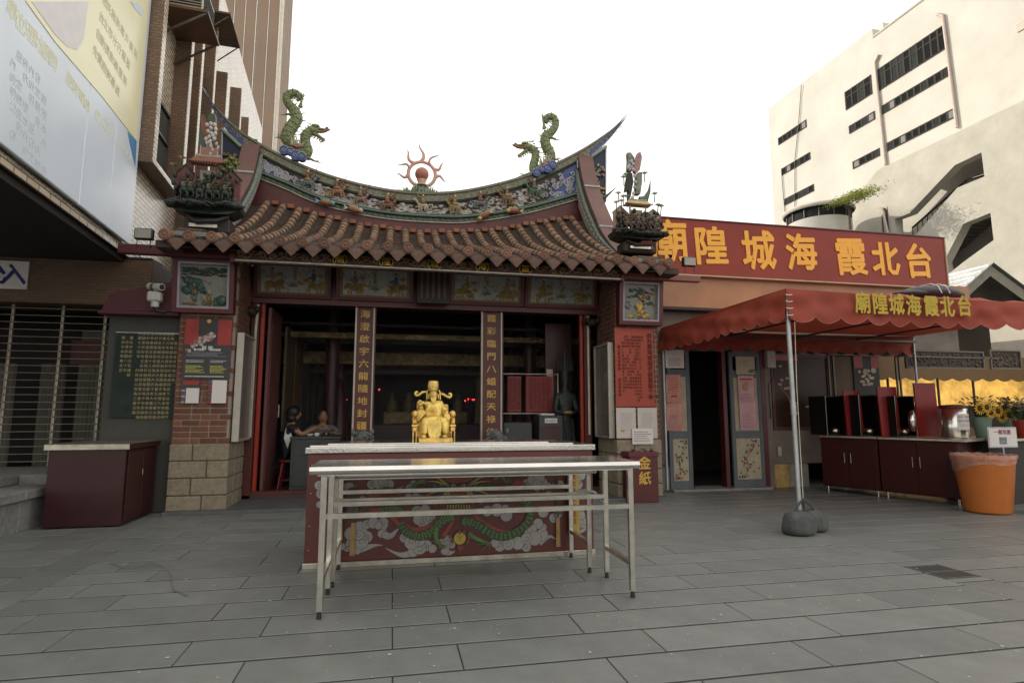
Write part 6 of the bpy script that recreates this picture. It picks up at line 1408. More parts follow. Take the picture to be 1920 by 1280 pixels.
# ================================================================ VERGE RIDGES, CORNER PAVILIONS, DRAGONS, PEARL
M_vb = mat('verge_brown_top', (.16, .08, .065, 1), .6, var=.15, scale=3, dirt=.25); M_vp = mat('verge_pattern', (.12, .135, .11, 1), .6, var=.8, scale=26, col2=(.27, .28, .25, 1)); M_vd = mat('verge_dark', (.035, .04, .038, 1), .6)
def verge(xi, xo, dy, s_, zx=0.0):
    T_ = smooth_tab([(8.0, 3.70), (8.4, 3.80), (8.9, 4.05), (9.4, 4.45), (9.9, 4.92), (10.3, 5.32), (10.55, 5.68), (10.70, 5.98), (10.80, 6.2)], 32)
    F_ = smooth_tab([(8.0, 3.58), (8.45, 3.72), (8.95, 3.96), (9.65, 4.34), (10.2, 4.78), (10.5, 5.10), (10.70, 5.36), (10.85, 5.55), (10.95, 5.7)], 32)
    T_ = [(y, z + zx * max(0, (y - 9.6) / 1.2)) for y, z in T_]; n_ = len(T_); e_ = .09 * s_
    def rib(c1, c2, c3, c4, m, nm):
        q = MB(); vs = []
        for i in range(n_):
            t, f_ = T_[i], F_[i]; L = lambda k: (t[0] + (f_[0] - t[0]) * k + dy, t[1] + (f_[1] - t[1]) * k)
            for (x, k) in (c1, c2, c3, c4): y, z = L(k); vs.append((x, y, z))
        q.add(vs, [(4 * i + c_, 4 * i + (c_ + 1) % 4, 4 * i + 4 + (c_ + 1) % 4, 4 * i + 4 + c_) for i in range(n_ - 1) for c_ in range(4)] + [(3, 2, 1, 0), (4 * n_ - 4, 4 * n_ - 3, 4 * n_ - 2, 4 * n_ - 1)], m); part(q, nm, rf)
    rib((xo, -.02), (xi, -.02), (xi, .12), (xo, .12), M_vb, 'verge_cap'); rib((xo + e_ * .3, .12), (xi, .125), (xi, .3), (xo + e_ * .3, .3), M_vd, 'verge_moulding')
    rib((xo + e_ * .3, .30), (xi - e_ * .5, .305), (xi - e_ * .5, .80), (xo + e_ * .3, .80), M_vp, 'verge_pattern_band'); rib((xo + e_ * .3, .80), (xi + .0, .805), (xi, 1.0), (xo + e_ * .3, 1.0), M_vd, 'verge_moulding')
    rib((xi + e_ * .1, .93), (xi + s_ * -.012, .93), (xi + s_ * -.012, 1.0), (xi + e_ * .1, 1.0), M_pkw, 'pale_line')
    q = MB(); k = 0      # raised curls on the pattern band
    for i in range(3, n_ - 2):
        t, f_ = T_[i], F_[i]
        for kk in (.42, .66):
            y = t[0] + (f_[0] - t[0]) * kk + dy; z = t[1] + (f_[1] - t[1]) * kk; m = M_bw if (i + k) % 3 else M_lg; k += 1
            q.tube([(xi - e_ * .5 - s_ * .004, y + .035 * cos(a), z + .03 * sin(a)) for a in [j_ * .9 for j_ in range(6)]], .008, m, n=4, cap=False)
    part(q, 'verge_curls', rf, kind='stuff')
    for i in (14, 22):
        t = T_[i]; q = MB(); q.box(min(xi, xo) - .004, max(xi, xo) + .004, t[0] + dy - .03, t[0] + dy + .012, t[1] - .01, t[1] + .025, M_bw); part(q, 'verge_strap', rf)
verge(-2.50, -2.80, 0.0, -1); verge(3.64, 3.95, .04, 1, .40)
# ---------------------------------------------------------------- corner pavilions
def pavilion(px0, px1, lab, left):
    y = 8.25; a = aY(px0, 400, y); b = aY(px1, 400, y); cx_ = (a[0] + b[0]) / 2; W_ = b[0] - a[0]
    zb = aY(380, 432, y)[2] if left else aY(1190, 470, y)[2]
    t = thing('corner_pavilion', lab, 'roof ornament', (cx_, y, zb), 0, 'porcelain pavilions at the two roof corners'); S_ = W_ / .95
    rr = random.Random(5 if left else 8)
    Mrock = mat('dark_green_rock', (.022, .032, .024, 1), .6, var=.6, scale=12); Mwall = mat('pavilion_maroon', (.16, .05, .05, 1), .6, dirt=.3) if left else mat('pavilion_pink', (.42, .26, .20, 1), .6, dirt=.15)
    Mroof = mat('pavilion_roof_l', (.22, .09, .06, 1), .6) if left else mat('pavilion_roof_r', (.50, .36, .20, 1), .6)
    q = MB(); q.box(-.30 * W_, .36 * W_, .0, .3, -.02, .13, M_dark, ch=.02); q.box(-.2 * W_, .2 * W_, -.06, .01, .02, .05, M_steelb); 
    q.tube([(-.25 * W_, 0, .13), (-.1 * W_, -.1, .06), (.2 * W_, -.1, .08), (.34 * W_, 0, .14)], .02, M_dark, n=5); q.build('bracket', t)
    if not left:
        q = MB(); q.fr([(-.02, .03), (.22, .02), (.2, .17), (.12, .19), (.02, .12)], -.05, -.01, mat('red_backing', (.30, .02, .03, 1), .5)); q.build('red_backing', t)
    q = MB()
    for k in range(34): an = -pi + pi * k / 33; q.ell((cx * 1, -.04 - .12 * abs(sin(an)) + rr.uniform(-.02, .02), .235 + rr.uniform(-.02, .012) - .03 * (1 - abs(cos(an)))), (rr.uniform(.05, .10), .08, rr.uniform(.014, .028)), Mrock, n=7, k=4, rot=rr.uniform(-.25, .25)) if (cx := .48 * W_ * cos(an)) is not None else 0
    q.prism([(-.5 * W_, .25), (-.46 * W_, .19), (-.3 * W_, .15), (.1 * W_, .13), (.36 * W_, .15), (.5 * W_, .2), (.52 * W_, .24), (.3 * W_, .27), (-.2 * W_, .275)], lambda u, v: (u, -.15 + .1 * abs(u / W_) * 2, v), lambda u, v: (u, .25, v), Mrock)
    
    q.build('rock_base', t)
    # walls with openings
    z0 = .27; hw = .34 * S_
    for (x0, x1, h) in ((-.47, -.20, .92), (.17, .47, .88)):
        q = MB(); x0 *= W_; x1 *= W_; xm = (x0 + x1) / 2; hh_ = hw * h; q.fr([(x0, z0), (x0 + .0, z0 + hh_ * .85), (xm, z0 + hh_ * 1.18), (x1, z0 + hh_ * .85), (x1, z0), (xm + .055, z0), (xm + .055, z0 + hh_ * .5), (xm, z0 + hh_ * .68), (xm - .055, z0 + hh_ * .5), (xm - .055, z0)], .03, .07, Mwall)
        q.tube([(x0 - .02, .03, z0 + hh_ * .83), (xm, .03, z0 + hh_ * 1.2), (x1 + .02, .03, z0 + hh_ * .83)], .013, M_dark if left else M_lg, n=5)
        q.box(xm - .055, xm + .055, .075, .09, z0, z0 + hh_ * .6, M_dark if left or x0 < 0 else Mroof)
        q.build('gable_wall', t)
    q = MB()
    for x_ in (-.17, .14): q.tube([(x_ * W_, -.02, z0), (x_ * W_, -.02, z0 + hw * 1.1)], .014, Mwall if left else M_pkw, n=6)
    q.fr([(-.14 * W_, z0), (-.14 * W_, z0 + hw), (.12 * W_, z0 + hw), (.12 * W_, z0)], .06, .08, M_pkw if left else Mroof); q.disc((0, z0 + hw * .5), .085, .045, .059, MG['ochre'], n=16); q.build('gate', t)
    q = MB(); zr = z0 + hw * 1.1; q.prism([(-.26 * W_, 0), (.25 * W_, 0), (.17 * W_, .075), (-.18 * W_, .075)], lambda u, v: (u, -.08 + v, zr + v + .25 * (u / W_) ** 2), lambda u, v: (u, .10 - v * .5, zr + v + .25 * (u / W_) ** 2), Mroof)
    q.tube([(-.19 * W_, -.0, zr + .09), (0, -.0, zr + .085), (.18 * W_, -.0, zr + .09)], .016, M_pkw if left else M_lg, n=5)
    for k in range(14): q.ell((-.25 * W_ + .5 * W_ * k / 13, -.083, zr + .0 + .016 * ((k - 6.5) / 6.5) ** 2), (.012, .014, .012), MG['ochre'] if not left else MG['red'], n=5, k=4)
    if left: q.box(-.13 * W_, .12 * W_, -.01, .02, zr + .10, zr + .17, mat('pavilion_ridge', (.30, .15, .11, 1), .6)); q.box(-.135 * W_, -.12 * W_, -.015, .025, zr + .09, zr + .185, M_pkw); q.box(.11 * W_, .125 * W_, -.015, .025, zr + .09, zr + .185, M_pkw)
    else: q.tube([(.05, .04, zr + .1), (.16, .04, zr + .13), (.22, .04, zr + .24), (.25, .04, zr + .40)], [.05, .05, .025, .003], mat('moss_horn', (.10, .13, .08, 1), .6), n=6)
    q.build('pavilion_roof', t)
    # warriors in front
    for k in range(6):
        q = MB(); x = -.36 * W_ + .72 * W_ * k / 5 + rr.uniform(-.02, .02); c1, c2 = rr.choice(['brown', 'slate', 'pink', 'green']), rr.choice(['ochre', 'brown', 'cream', 'slate']); z = z0 + rr.uniform(-.02, .02); m1 = mat('sooty_' + c1, tuple(c_ * .45 for c_ in MG[c1].node_tree.nodes['Color Ramp'].color_ramp.elements[0].color[:3]) + (1,), .6) if True else 0; m2 = mat('sooty2_' + c2, tuple(c_ * .55 for c_ in MG[c2].node_tree.nodes['Color Ramp'].color_ramp.elements[0].color[:3]) + (1,), .6)
        q.ell((x, -.11, z + .07), (.075, .05, .055), m1, n=8); q.ell((x + .06, -.12, z + .13), (.03, .03, .05), m1, n=6)
        for dx in (-.05, .04): q.tube([(x + dx, -.13, z + .04), (x + dx + .03, -.16, z - .01), (x + dx + .01, -.15, z - .06)], [.018, .013, .009], m1, n=5)
        q.ell((x - .01, -.11, z + .16), (.045, .04, .06), m2, n=8); q.ell((x - .01, -.12, z + .235), (.026, .026, .028), m1, n=6); q.tube([(x - .03, -.12, z + .18), (x + .05, -.17, z + .17), (x + .09, -.17, z + .23)], [.016, .012, .008], m2, n=5); q.ell((x - .04, -.08, z + .22), (.03, .02, .05), m1, n=6)
        q.build('warrior_figurine', t)
    q = MB()
    for k in range(60): q.ell((rr.uniform(-.45, .45) * W_, rr.uniform(-.08, .0), z0 + rr.uniform(0, .25)), (rr.uniform(.015, .04),) * 3, rr.choice([Mrock, MATS['sooty_brown'] if 'sooty_brown' in MATS else Mrock, Mrock]), n=5, k=4)
    q.build('foliage_clumps', t, kind='stuff')
    kz = 1.5 if left else 1.2
    for c_ in t.children:
        if c_.name.startswith('warrior'): c_.scale = (.8, 1, .82 if left else .8); c_.location.z = z0 * kz - z0 * .8 + .03
        else: c_.scale = (1, 1, kz)
    # tall phoenix: upright slabs with shell scales
    zt_ = zr + .10; f = lambda px, py: (aY(px, py, y + .08)[0] - cx_, aY(px, py, y + .08)[2] - zb)
    Mgs = mat('sage_green_ceramic', (.06, .085, .06, 1), .45, var=.35, scale=8) if left else mat('olive_ceramic', (.17, .19, .12, 1), .5, var=.35, scale=8); Mrd = mat('rust_ceramic', (.22, .07, .05, 1), .5, var=.3, scale=12) if left else mat('dusty_rose_ceramic', (.34, .20, .17, 1), .6, var=.25, scale=12); Mws = mat('shell_white', (.52, .45, .42, 1), .45)
    q = MB()
    if left:
        q.fr([f(*p_) for p_ in [(376, 304), (375, 268), (379, 230), (377, 221), (383, 218), (388, 224), (388, 262), (391, 304)]], .02, .13, Mgs); q.fr([f(*p_) for p_ in [(388, 250), (390, 218), (393, 213), (402, 213), (404, 220), (403, 258), (396, 262)]], .08, .16, Mgs)
        q.fr([f(*p_) for p_ in [(379, 228), (386, 226), (392, 240), (396, 255), (396, 262), (388, 262), (382, 250)]], .0, .06, Mrd); q.fr([f(*p_) for p_ in [(389, 258), (398, 262), (408, 284), (414, 287), (409, 272), (402, 262)]], .0, .05, Mgs)
    else:
        q.fr([f(*p_) for p_ in [(1196, 366), (1190, 366), (1191, 335), (1194, 326), (1201, 325), (1201, 345), (1198, 366)]], .02, .12, Mgs); q.fr([f(*p_) for p_ in [(1177, 286), (1183, 286), (1190, 296), (1187, 318), (1183, 324), (1177, 318), (1178, 300)]], .08, .16, Mgs)
        q.fr([f(*p_) for p_ in [(1185, 323), (1187, 308), (1192, 291), (1197, 289), (1200, 298), (1198, 312), (1196, 322), (1189, 330)]], .0, .07, Mrd); q.fr([f(*p_) for p_ in [(1169, 362), (1172, 340), (1175, 328), (1182, 328), (1184, 345), (1179, 372), (1175, 380), (1175, 360)]], .0, .08, M_dark)
    q.build('phoenix_body', t)
    q = MB(); base = [(392, 240), (394, 252), (399, 246), (400, 256), (396, 262), (390, 266), (403, 260), (399, 238), (406, 240), (408, 248), (407, 256), (405, 266), (396, 272), (399, 280), (391, 273), (402, 286), (398, 294), (409, 275), (412, 282)] if left else [(1180, 318), (1176, 315), (1183, 312), (1178, 308), (1174, 318), (1183, 322), (1177, 322), (1186, 334), (1187, 345), (1186, 355), (1184, 366), (1182, 374), (1170, 386), (1174, 383), (1181, 306)]
    for k, p_ in enumerate(base): u = f(*p_); q.ell((u[0], -.005, u[1]), (.026, .025, .034) if k < 14 else (.018, .015, .032), Mws if left or k % 3 else mat('pale_blue_ceramic', (.30, .36, .40, 1), .5), n=8, k=5, rot=.3 * sin(k))
    q.build('shell_scales', t, kind='stuff')
    # little ceramic trees and blossoms
    q = MB(); fl = [(345, 301, 'red'), (329, 314, 'red'), (428, 308, 'y'), (440, 303, 'y'), (447, 312, 'y'), (436, 320, 'y'), (411, 316, 'w'), (416, 318, 'w'), (412, 312, 'w')] if left else [(1156, 366, 'p'), (1152, 383, 'p'), (1162, 380, 'p'), (1224, 367, 'g'), (1230, 388, 'g'), (1236, 390, 'g'), (1165, 372, 'g'), (1172, 372, 'g'), (1170, 331, 'g'), (1166, 336, 'y'), (1205, 329, 'g')]
    CM = dict(red=MG['orange'], y=mat('yellow_green_tuft', (.26, .27, .06, 1), .6), w=M_pkw, p=mat('peach_blossom', (.48, .28, .20, 1), .6), g=mat('sage_tuft', (.17, .24, .13, 1), .6))
    for px, py, c_ in fl:
        u = f(px, py)
        for k in range(11): an = pi * k / 10; q.cone((u[0], 0, u[1]), (u[0] + .055 * cos(an), -.03 + .05 * (k % 3) , u[1] + .03 * sin(an) + .012), .014, CM[c_], 4)
        q.tube([(u[0], 0, u[1]), (u[0] * .97, 0.02, u[1] - .14)], .008, M_grn, n=4)
    q.build('ceramic_blossoms', t, kind='stuff')
pavilion(318, 450, 'dark maroon porcelain pavilion with warriors on the roof corner beside the tiled office wall', True)
pavilion(1149, 1243, 'pale pink porcelain pavilion with warriors on the roof corner before the red sign', False)
# ---------------------------------------------------------------- dragons
M_dr = mat('dragon_green', (.19, .22, .10, 1), .55, var=.35, scale=18, bump=.7, bscale=34); M_drl = mat('dragon_belly', (.26, .26, .14, 1), .55, var=.3, scale=20); M_drr = mat('dragon_mouth', (.36, .15, .10, 1), .6); M_spk = mat('dragon_spine', (.24, .25, .15, 1), .6); M_mane = mat('dragon_whisker', (.42, .38, .28, 1), .6)
def dragon(ox, oy, pts, head, claws, d_, lab):
    y = RY + .10; P2 = lambda u, v: aY(ox + u / 8, oy + v / 8, y); b0 = P2(*pts['base'])
    t = thing('dragon_statue', lab, 'dragon ornament', b0, 0, 'green dragons facing the pearl'); Q = lambda u, v, dy=0: (P2(u, v)[0] - b0[0], dy, P2(u, v)[2] - b0[2])
    px = lambda n_: n_ / 8 * .0102
    body = [Q(u, v, dy) for u, v, r, dy in pts['body']]; rad = [px(r) for u, v, r, dy in pts['body']]
    sm = smooth_tab([tuple(b_) + (r,) for b_, r in zip(body, rad)], 70)
    q = MB(); q.tube([s_[:3] for s_ in sm], [s_[3] for s_ in sm], M_dr, n=14, sq=(1, .85)); q.build('body', t)
    q = MB()
    # rows of raised scales
    for i in range(2, len(sm) - 2, 2):
        a, b = sm[i - 1], sm[i + 1]; tx, tz_ = b[0] - a[0], b[2] - a[2]; L = hypot(tx, tz_) or 1; nx, nz = -tz_ / L, tx / L; c_ = sm[i]
        for k in (-.75, -.25, .25, .75):
            kk = k + (.25 if (i // 2) % 2 else 0)
            if abs(kk) > .9: continue
            dpt = sqrt(max(0, 1 - kk * kk)) * .85; q.ell((c_[0] + nx * c_[3] * kk, c_[1] - c_[3] * dpt, c_[2] + nz * c_[3] * kk), (c_[3] * .26, .012, c_[3] * .22), M_dr, n=6, k=4, rot=math.atan2(tz_, tx))
    q.build('scales', t, kind='stuff')
    q = MB(); side = pts['spine']
    for i in range(2, len(sm) - 3, 2):
        if not (pts['sp0'] <= i / len(sm) <= pts['sp1']): continue
        a, b = sm[i - 1], sm[i + 1]; tx, tz_ = b[0] - a[0], b[2] - a[2]; L = hypot(tx, tz_) or 1; nx, nz = -tz_ / L * side, tx / L * side; c_ = sm[i]
        p0 = (c_[0] + nx * c_[3] * .85, c_[1], c_[2] + nz * c_[3] * .85); p1 = (c_[0] + nx * (c_[3] + .075) - tx / L * .03, c_[1], c_[2] + nz * (c_[3] + .075) - tz_ / L * .03); q.cone(p0, p1, .016, M_spk, 4)
    q.build('dorsal_spines', t, kind='stuff')
    # head: skull, gaping jaws, mane, horns
    H_ = lambda u, v, dy=0: Q(u, v, dy); hd = head
    q = MB(); q.ell(H_(*hd['skull']), (px(95), px(72), px(62)), M_dr, n=12, k=8, rot=hd['tilt']); q.ell(H_(*hd['brow'], -.03), (px(62), px(45), px(26)), M_drl, n=8, rot=hd['tilt']); q.ell(H_(*hd['cheek']), (px(60), px(60), px(60)), M_dr, n=10); q.build('head', t)
    q = MB(); q.tube([H_(*p_) for p_ in hd['upper']], [px(r) for r in hd['ur']], M_dr, n=8, sq=(.7, 1)); q.build('upper_jaw', t)
    q = MB(); q.tube([H_(*p_, -.012) for p_ in hd['tongue']], [px(r) for r in (26, 30, 30, 20)], M_drr, n=8, sq=(.5, 1)); q.build('mouth_lining', t)
    q = MB(); q.tube([H_(*p_) for p_ in hd['lower']], [px(r) for r in (48, 38, 34, 40)], M_dr, n=8, sq=(.75, 1)); q.build('lower_jaw', t)
    q = MB(); q.ell(H_(*hd['nose']), (px(26), px(24), px(20)), M_drl, n=8); q.build('nose', t)
    q = MB(); q.ell(H_(*hd['eye'], -px(66)), (px(16), px(10), px(16)), M_mane, n=8); q.ell(H_(*hd['eye'], -px(76)), (px(8), px(5), px(8)), M_black, n=6); q.build('eye', t)
    q = MB()
    for (a, b) in hd['mane']: q.tube([H_(*a, -.03), H_((a[0] + b[0]) / 2, (a[1] + b[1]) / 2 + 6, -.05), H_(*b, -.03)], [px(14), px(11), px(2)], M_mane, n=5)
    q.build('mane', t, kind='stuff')
    for w_ in hd['horn']:
        q = MB(); q.tube([H_(*p_) for p_ in w_], [px(9), px(5), px(2)], M_spk, n=5); q.build('horn', t)
    for (a, b, tip) in claws:
        q = MB(); q.tube([H_(*a, -.03), H_((a[0] * .6 + b[0] * .4), (a[1] * .6 + b[1] * .4), -.04), H_(*b, -.03)], [px(38), px(20), px(13)], M_dr, n=7)
        for tp in tip: q.tube([H_(*b, -.03), H_((b[0] + tp[0]) / 2 + 5, (b[1] + tp[1]) / 2, -.05), H_(*tp, -.04)], [px(10), px(8), px(2)], M_spk, n=4)
        q.build('leg', t)
    q = MB()
    for (a, b) in pts['fronds']: q.tube([H_(*a, -.10), H_((a[0] + b[0]) / 2, (a[1] + b[1]) / 2 - 8, -.12), H_(*b, -.12)], [px(16), px(13), px(2)], M_mane, n=5)
    q.tube([H_(*p_, -.09) for p_ in pts['collar']], [px(22), px(26), px(14)], M_drr, n=7); q.build('belly_fronds', t)
Ld = dict(base=(330, 985), body=[(455, 315, 22, 0), (492, 262, 42, 0), (455, 205, 52, 0), (375, 200, 60, 0), (305, 245, 60, 0), (310, 330, 60, 0), (375, 410, 72, 0), (435, 500, 82, 0), (450, 590, 88, 0), (385, 690, 92, 0), (325, 790, 94, 0), (312, 890, 92, 0), (400, 985, 80, .02), (500, 1060, 78, .0), (590, 1120, 74, -.02), (620, 1060, 74, -.02), (590, 970, 72, -.02), (580, 880, 76, -.02), (610, 810, 70, -.02), (660, 790, 60, -.02)], spine=1, sp0=.0, sp1=.95,
    fronds=[((400, 1000), (380, 890)), ((430, 1000), (425, 870)), ((460, 1010), (460, 880)), ((500, 1020), (520, 930)), ((540, 1030), (580, 985)), ((385, 1010), (385, 930))], collar=[(380, 1000), (470, 1035), (550, 1035)])
Lh = dict(skull=(690, 760), tilt=-.05, brow=(740, 700), cheek=(640, 790), upper=[(700, 745), (780, 735), (860, 745), (930, 742)], ur=[52, 36, 24, 15], tongue=[(740, 775), (800, 790), (870, 780), (950, 748)], lower=[(700, 800), (760, 830), (820, 875), (860, 905)], nose=(905, 722), eye=(735, 722),
    mane=[((620, 770), (580, 760)), ((630, 800), (560, 800)), ((640, 830), (565, 835)), ((670, 840), (590, 860)), ((700, 850), (640, 880)), ((730, 865), (700, 900)), ((770, 885), (750, 915)), ((800, 900), (790, 940)), ((830, 920), (800, 965)), ((850, 930), (830, 955)), ((870, 915), (865, 940)), ((610, 745), (570, 720)), ((640, 710), (600, 700))], horn=[[(680, 690), (620, 650), (560, 615)], [(720, 680), (680, 660), (640, 655)]])
dragon(500, 150, Ld, Lh, [((510, 420), (540, 280), [(570, 190), (600, 240), (520, 200), (565, 330)]), ((370, 530), (290, 530), [(210, 545), (290, 515)]), ((250, 890), (180, 875), [(125, 885), (190, 810)]), ((620, 1180), (730, 1230), [(820, 1265), (790, 1230), (840, 1275)])], 1, 'green dragon ornament on the ridge whose head points away from the finned tower')
Rd = dict(base=(730, 960), body=[(700, 330, 22, 0), (655, 290, 40, 0), (690, 235, 50, 0), (770, 235, 58, 0), (815, 310, 60, 0), (800, 390, 62, 0), (740, 470, 68, 0), (670, 520, 80, 0), (655, 610, 82, 0), (690, 710, 86, 0), (735, 800, 86, 0), (725, 900, 84, 0), (640, 985, 74, .02), (550, 1030, 74, 0), (480, 1060, 66, -.02), (475, 970, 68, -.02), (500, 880, 66, -.02), (510, 800, 68, -.02), (490, 740, 68, -.02), (450, 720, 58, -.02)], spine=-1, sp0=.0, sp1=.95,
    fronds=[((590, 960), (550, 880)), ((620, 950), (610, 860)), ((650, 940), (660, 810)), ((680, 930), (700, 830)), ((700, 930), (740, 870)), ((570, 980), (540, 930))], collar=[(590, 970), (640, 960), (700, 930)])
Rh = dict(skull=(400, 690), tilt=.05, brow=(350, 640), cheek=(450, 720), upper=[(390, 675), (310, 665), (240, 660), (180, 650)], ur=[48, 34, 24, 14], tongue=[(360, 700), (300, 705), (240, 695), (165, 655)], lower=[(390, 730), (340, 765), (290, 800), (260, 825)], nose=(215, 640), eye=(365, 655),
    mane=[((460, 690), (510, 670)), ((470, 720), (540, 715)), ((470, 750), (535, 760)), ((440, 775), (510, 790)), ((410, 775), (450, 800)), ((380, 780), (400, 810)), ((350, 790), (360, 830)), ((320, 815), (325, 850)), ((290, 830), (290, 870)), ((260, 840), (240, 850)), ((470, 650), (510, 640)), ((450, 620), (490, 600))], horn=[[(420, 620), (480, 590), (550, 545)], [(390, 610), (430, 595), (470, 600)]])
dragon(940, 190, Rd, Rh, [((640, 420), (615, 270), [(590, 170), (580, 215), (630, 210)]), ((720, 550), (810, 585), [(880, 605), (790, 560)]), ((760, 890), (830, 880), [(900, 878), (850, 830), (885, 960)]), ((460, 1080), (350, 1110), [(240, 1100), (230, 1150), (285, 1150)])], -1, 'green dragon ornament on the ridge near the swallowtail end by the red sign')
# pearl in flames
pc = aY(791, 327, RY + .1); pe = thing('flaming_pearl', 'red pearl in a flaming ring on a leafy mound at the ridge centre', 'roof ornament', (pc[0], RY + .1, tz(pc[0])))
zc = pc[2] - tz(pc[0]); M_prl = mat('pearl_red', (.42, .17, .12, 1), .5, var=.1); M_fla = mat('flame_salmon', (.62, .36, .28, 1), .6, var=.12)
q = MB(); q.ell((0, 0, zc), .135, M_prl, n=20, k=14); q.build('pearl', pe)
q = MB(); q.tube([(.265 * cos(a), 0, zc + .255 * sin(a)) for a in [radians(-65 + 310 * k / 30) for k in range(31)]], [.034] * 31, M_fla, n=8, sq=(1, .7)); q.build('ring', pe)
for a_, L, bd_ in ((-8, .30, 1), (28, .32, -1), (58, .42, 1), (92, .50, -1), (126, .42, 1), (156, .32, -1), (188, .30, 1)):
    a = radians(a_); q = MB(); pts = []
    for k in range(9):
        u = k / 8; r = .27 + L * .75 * u; w_ = .045 * sin(u * 5.2) * bd_; pts.append((r * cos(a) - w_ * sin(a), 0, zc + r * sin(a) + w_ * cos(a)))
    q.tube(pts, [.036 * (1 - k / 8) ** .8 + .003 for k in range(9)], M_fla, n=6, sq=(1, .7)); q.build('flame', pe)
q = MB(); q.lathe([(.09, zc - .23), (.07, zc - .17), (.10, zc - .12), (.06, zc - .11)], (0, 0, 0), M_fla, n=14); q.build('socket', pe)
q = MB(); rr = random.Random(2); Mtf = mat('mound_green', (.20, .27, .10, 1), .6, var=.3, scale=14); Mtw = mat('mound_white', (.50, .52, .42, 1), .6)
for k in range(150):
    u = rr.uniform(-1, 1); x = u * .48; z = (.26 * (1 - abs(u)) ** 1.3) * rr.uniform(.2, 1); q.cone((x, -.02, z - .05), (x + rr.uniform(-.05, .05) + .03 * u, -.06, z + rr.uniform(.04, .09)), .014, Mtf if rr.random() < .7 else Mtw, 4)
q.build('leaf_tufts', pe, kind='stuff')
q = MB(); q.fr([(-.50, -.05), (.5, -.05), (.42, .04), (.2, .08), (.08, .24), (-.08, .24), (-.2, .08), (-.42, .04)], -.02, .12, M_bl); q.build('mound', pe)
# ================================================================ OFFERING ALTAR WITH PAINTED DRAGON
al = thing('offering_altar', 'maroon altar chest with a painted green dragon and a riveted steel top', 'altar', (.6, 5.32, 0))
AX = lambda q: [(a - .6, b - 5.32, c_) for a, b, c_ in q.v]
def apart(q, name, par=None, **k): q.v = AX(q); return q.build(name, par or al, **k)
M_alt = mat('altar_maroon', C(92, 42, 37), .42, var=.10, scale=2.5, bump=.03, dirt=.28)
q = MB(); q.box(-.70, 1.88, 5.31, 6.1, .045, .955, M_alt, ch=.006); apart(q, 'body')
q = MB(); q.box(-.71, 1.89, 5.295, 5.35, .0, .045, M_steelb, ch=.003); q.box(-.71, -.69, 5.35, 6.1, 0, .045, M_steelb); apart(q, 'base_strip')
q = MB(); q.box(-.722, 1.905, 5.29, 6.14, .958, 1.008, M_steel, ch=.004); top = apart(q, 'steel_top')
q = MB(); q.box(-.70, 1.72, 5.40, 6.1, 1.0085, 1.02, M_steel, ch=.003); q.box(-.56, 1.5, 5.5, 6.05, 1.0205, 1.030, M_steel, ch=.003); apart(q, 'steel_sheet', top)
rv = MB(); rv.ell((0, -.003, 0), (.009, .005, .009), M_steelb, n=10, k=5); rvm = rv.mesh('rivet')
for px in (583, 615, 645, 708, 783, 875, 930, 1015, 1063, 1086, 1112): p_ = aY(px, 843, 5.29); inst(rvm, 'rivet', top, (p_[0] - .6, 5.29 - 5.32, .985))
for z in (.86, .62, .35, .15): inst(rvm, 'rivet', al, (-.705 - .6 + .04, 5.309 - 5.32, z), (0, 0, 0), (.6, .6, .6))
for x in (-.4, 0, .5, 1.0, 1.4): inst(rvm, 'rivet', al, (x - .6, 5.294 - 5.32, .03), (0, 0, 0), (.6, .6, .6))
AY = 5.309
def pc_(px, py): p_ = aY(px, py, AY); return (p_[0] - .6, p_[2])
c6 = lambda u, v: (600 + u / 6.4, 870 + v / 6.4); c7 = lambda u, v: (860 + u / 5.053, 870 + v / 5.053)
SCL = 5.2 / 1080
_lay = [0]
def lay(): _lay[0] += 1; return AY - 5.32 - .0008 - _lay[0] * .00003
def pdisc(q, u, v, r, m, sx=1, sz=1, rot=0, n=14):
    x, z = pc_(u, v); y = lay(); q.add([(x + r * (sx * cos(a) * cos(rot) - sz * sin(a) * sin(rot)), y, z + r * (sx * cos(a) * sin(rot) + sz * sin(a) * cos(rot))) for a in [2 * pi * k / n for k in range(n)]], [tuple(range(n))], m)
def pline(q, pts, w0, w1, m, sm=6):
    P_ = smooth_tab([pc_(*p_) for p_ in pts], sm * len(pts)); y = lay(); vs = []; N = len(P_)
    for i, p_ in enumerate(P_):
        a, b = P_[max(0, i - 1)], P_[min(N - 1, i + 1)]; tx, tz2 = b[0] - a[0], b[1] - a[1]; L = hypot(tx, tz2) or 1; u = i / (N - 1); w_ = w0 + (w1 - w0) * u if not callable(w0) else w0(u)
        vs += [(p_[0] - tz2 / L * w_, y, p_[1] + tx / L * w_), (p_[0] + tz2 / L * w_, y, p_[1] - tx / L * w_)]
    q.add(vs, [(2 * i, 2 * i + 1, 2 * i + 3, 2 * i + 2) for i in range(N - 1)], m); return P_
M_cw = mat('painted_cloud_white', (.30, .285, .265, 1), .5, var=.08, dirt=.1); M_ol = mat('painted_outline', (.045, .03, .028, 1), .5); M_pg = mat('painted_dragon_green', (.085, .16, .04, 1), .5, var=.25, scale=10); M_pgd = mat('painted_dark_green', (.03, .065, .025, 1), .5); M_pr = mat('painted_red', (.24, .045, .03, 1), .5, var=.2, scale=14); M_py = mat('painted_ochre', (.33, .24, .06, 1), .5, var=.25, scale=14); M_pyel = mat('painted_yellow', (.42, .30, .05, 1), .5, var=.1)
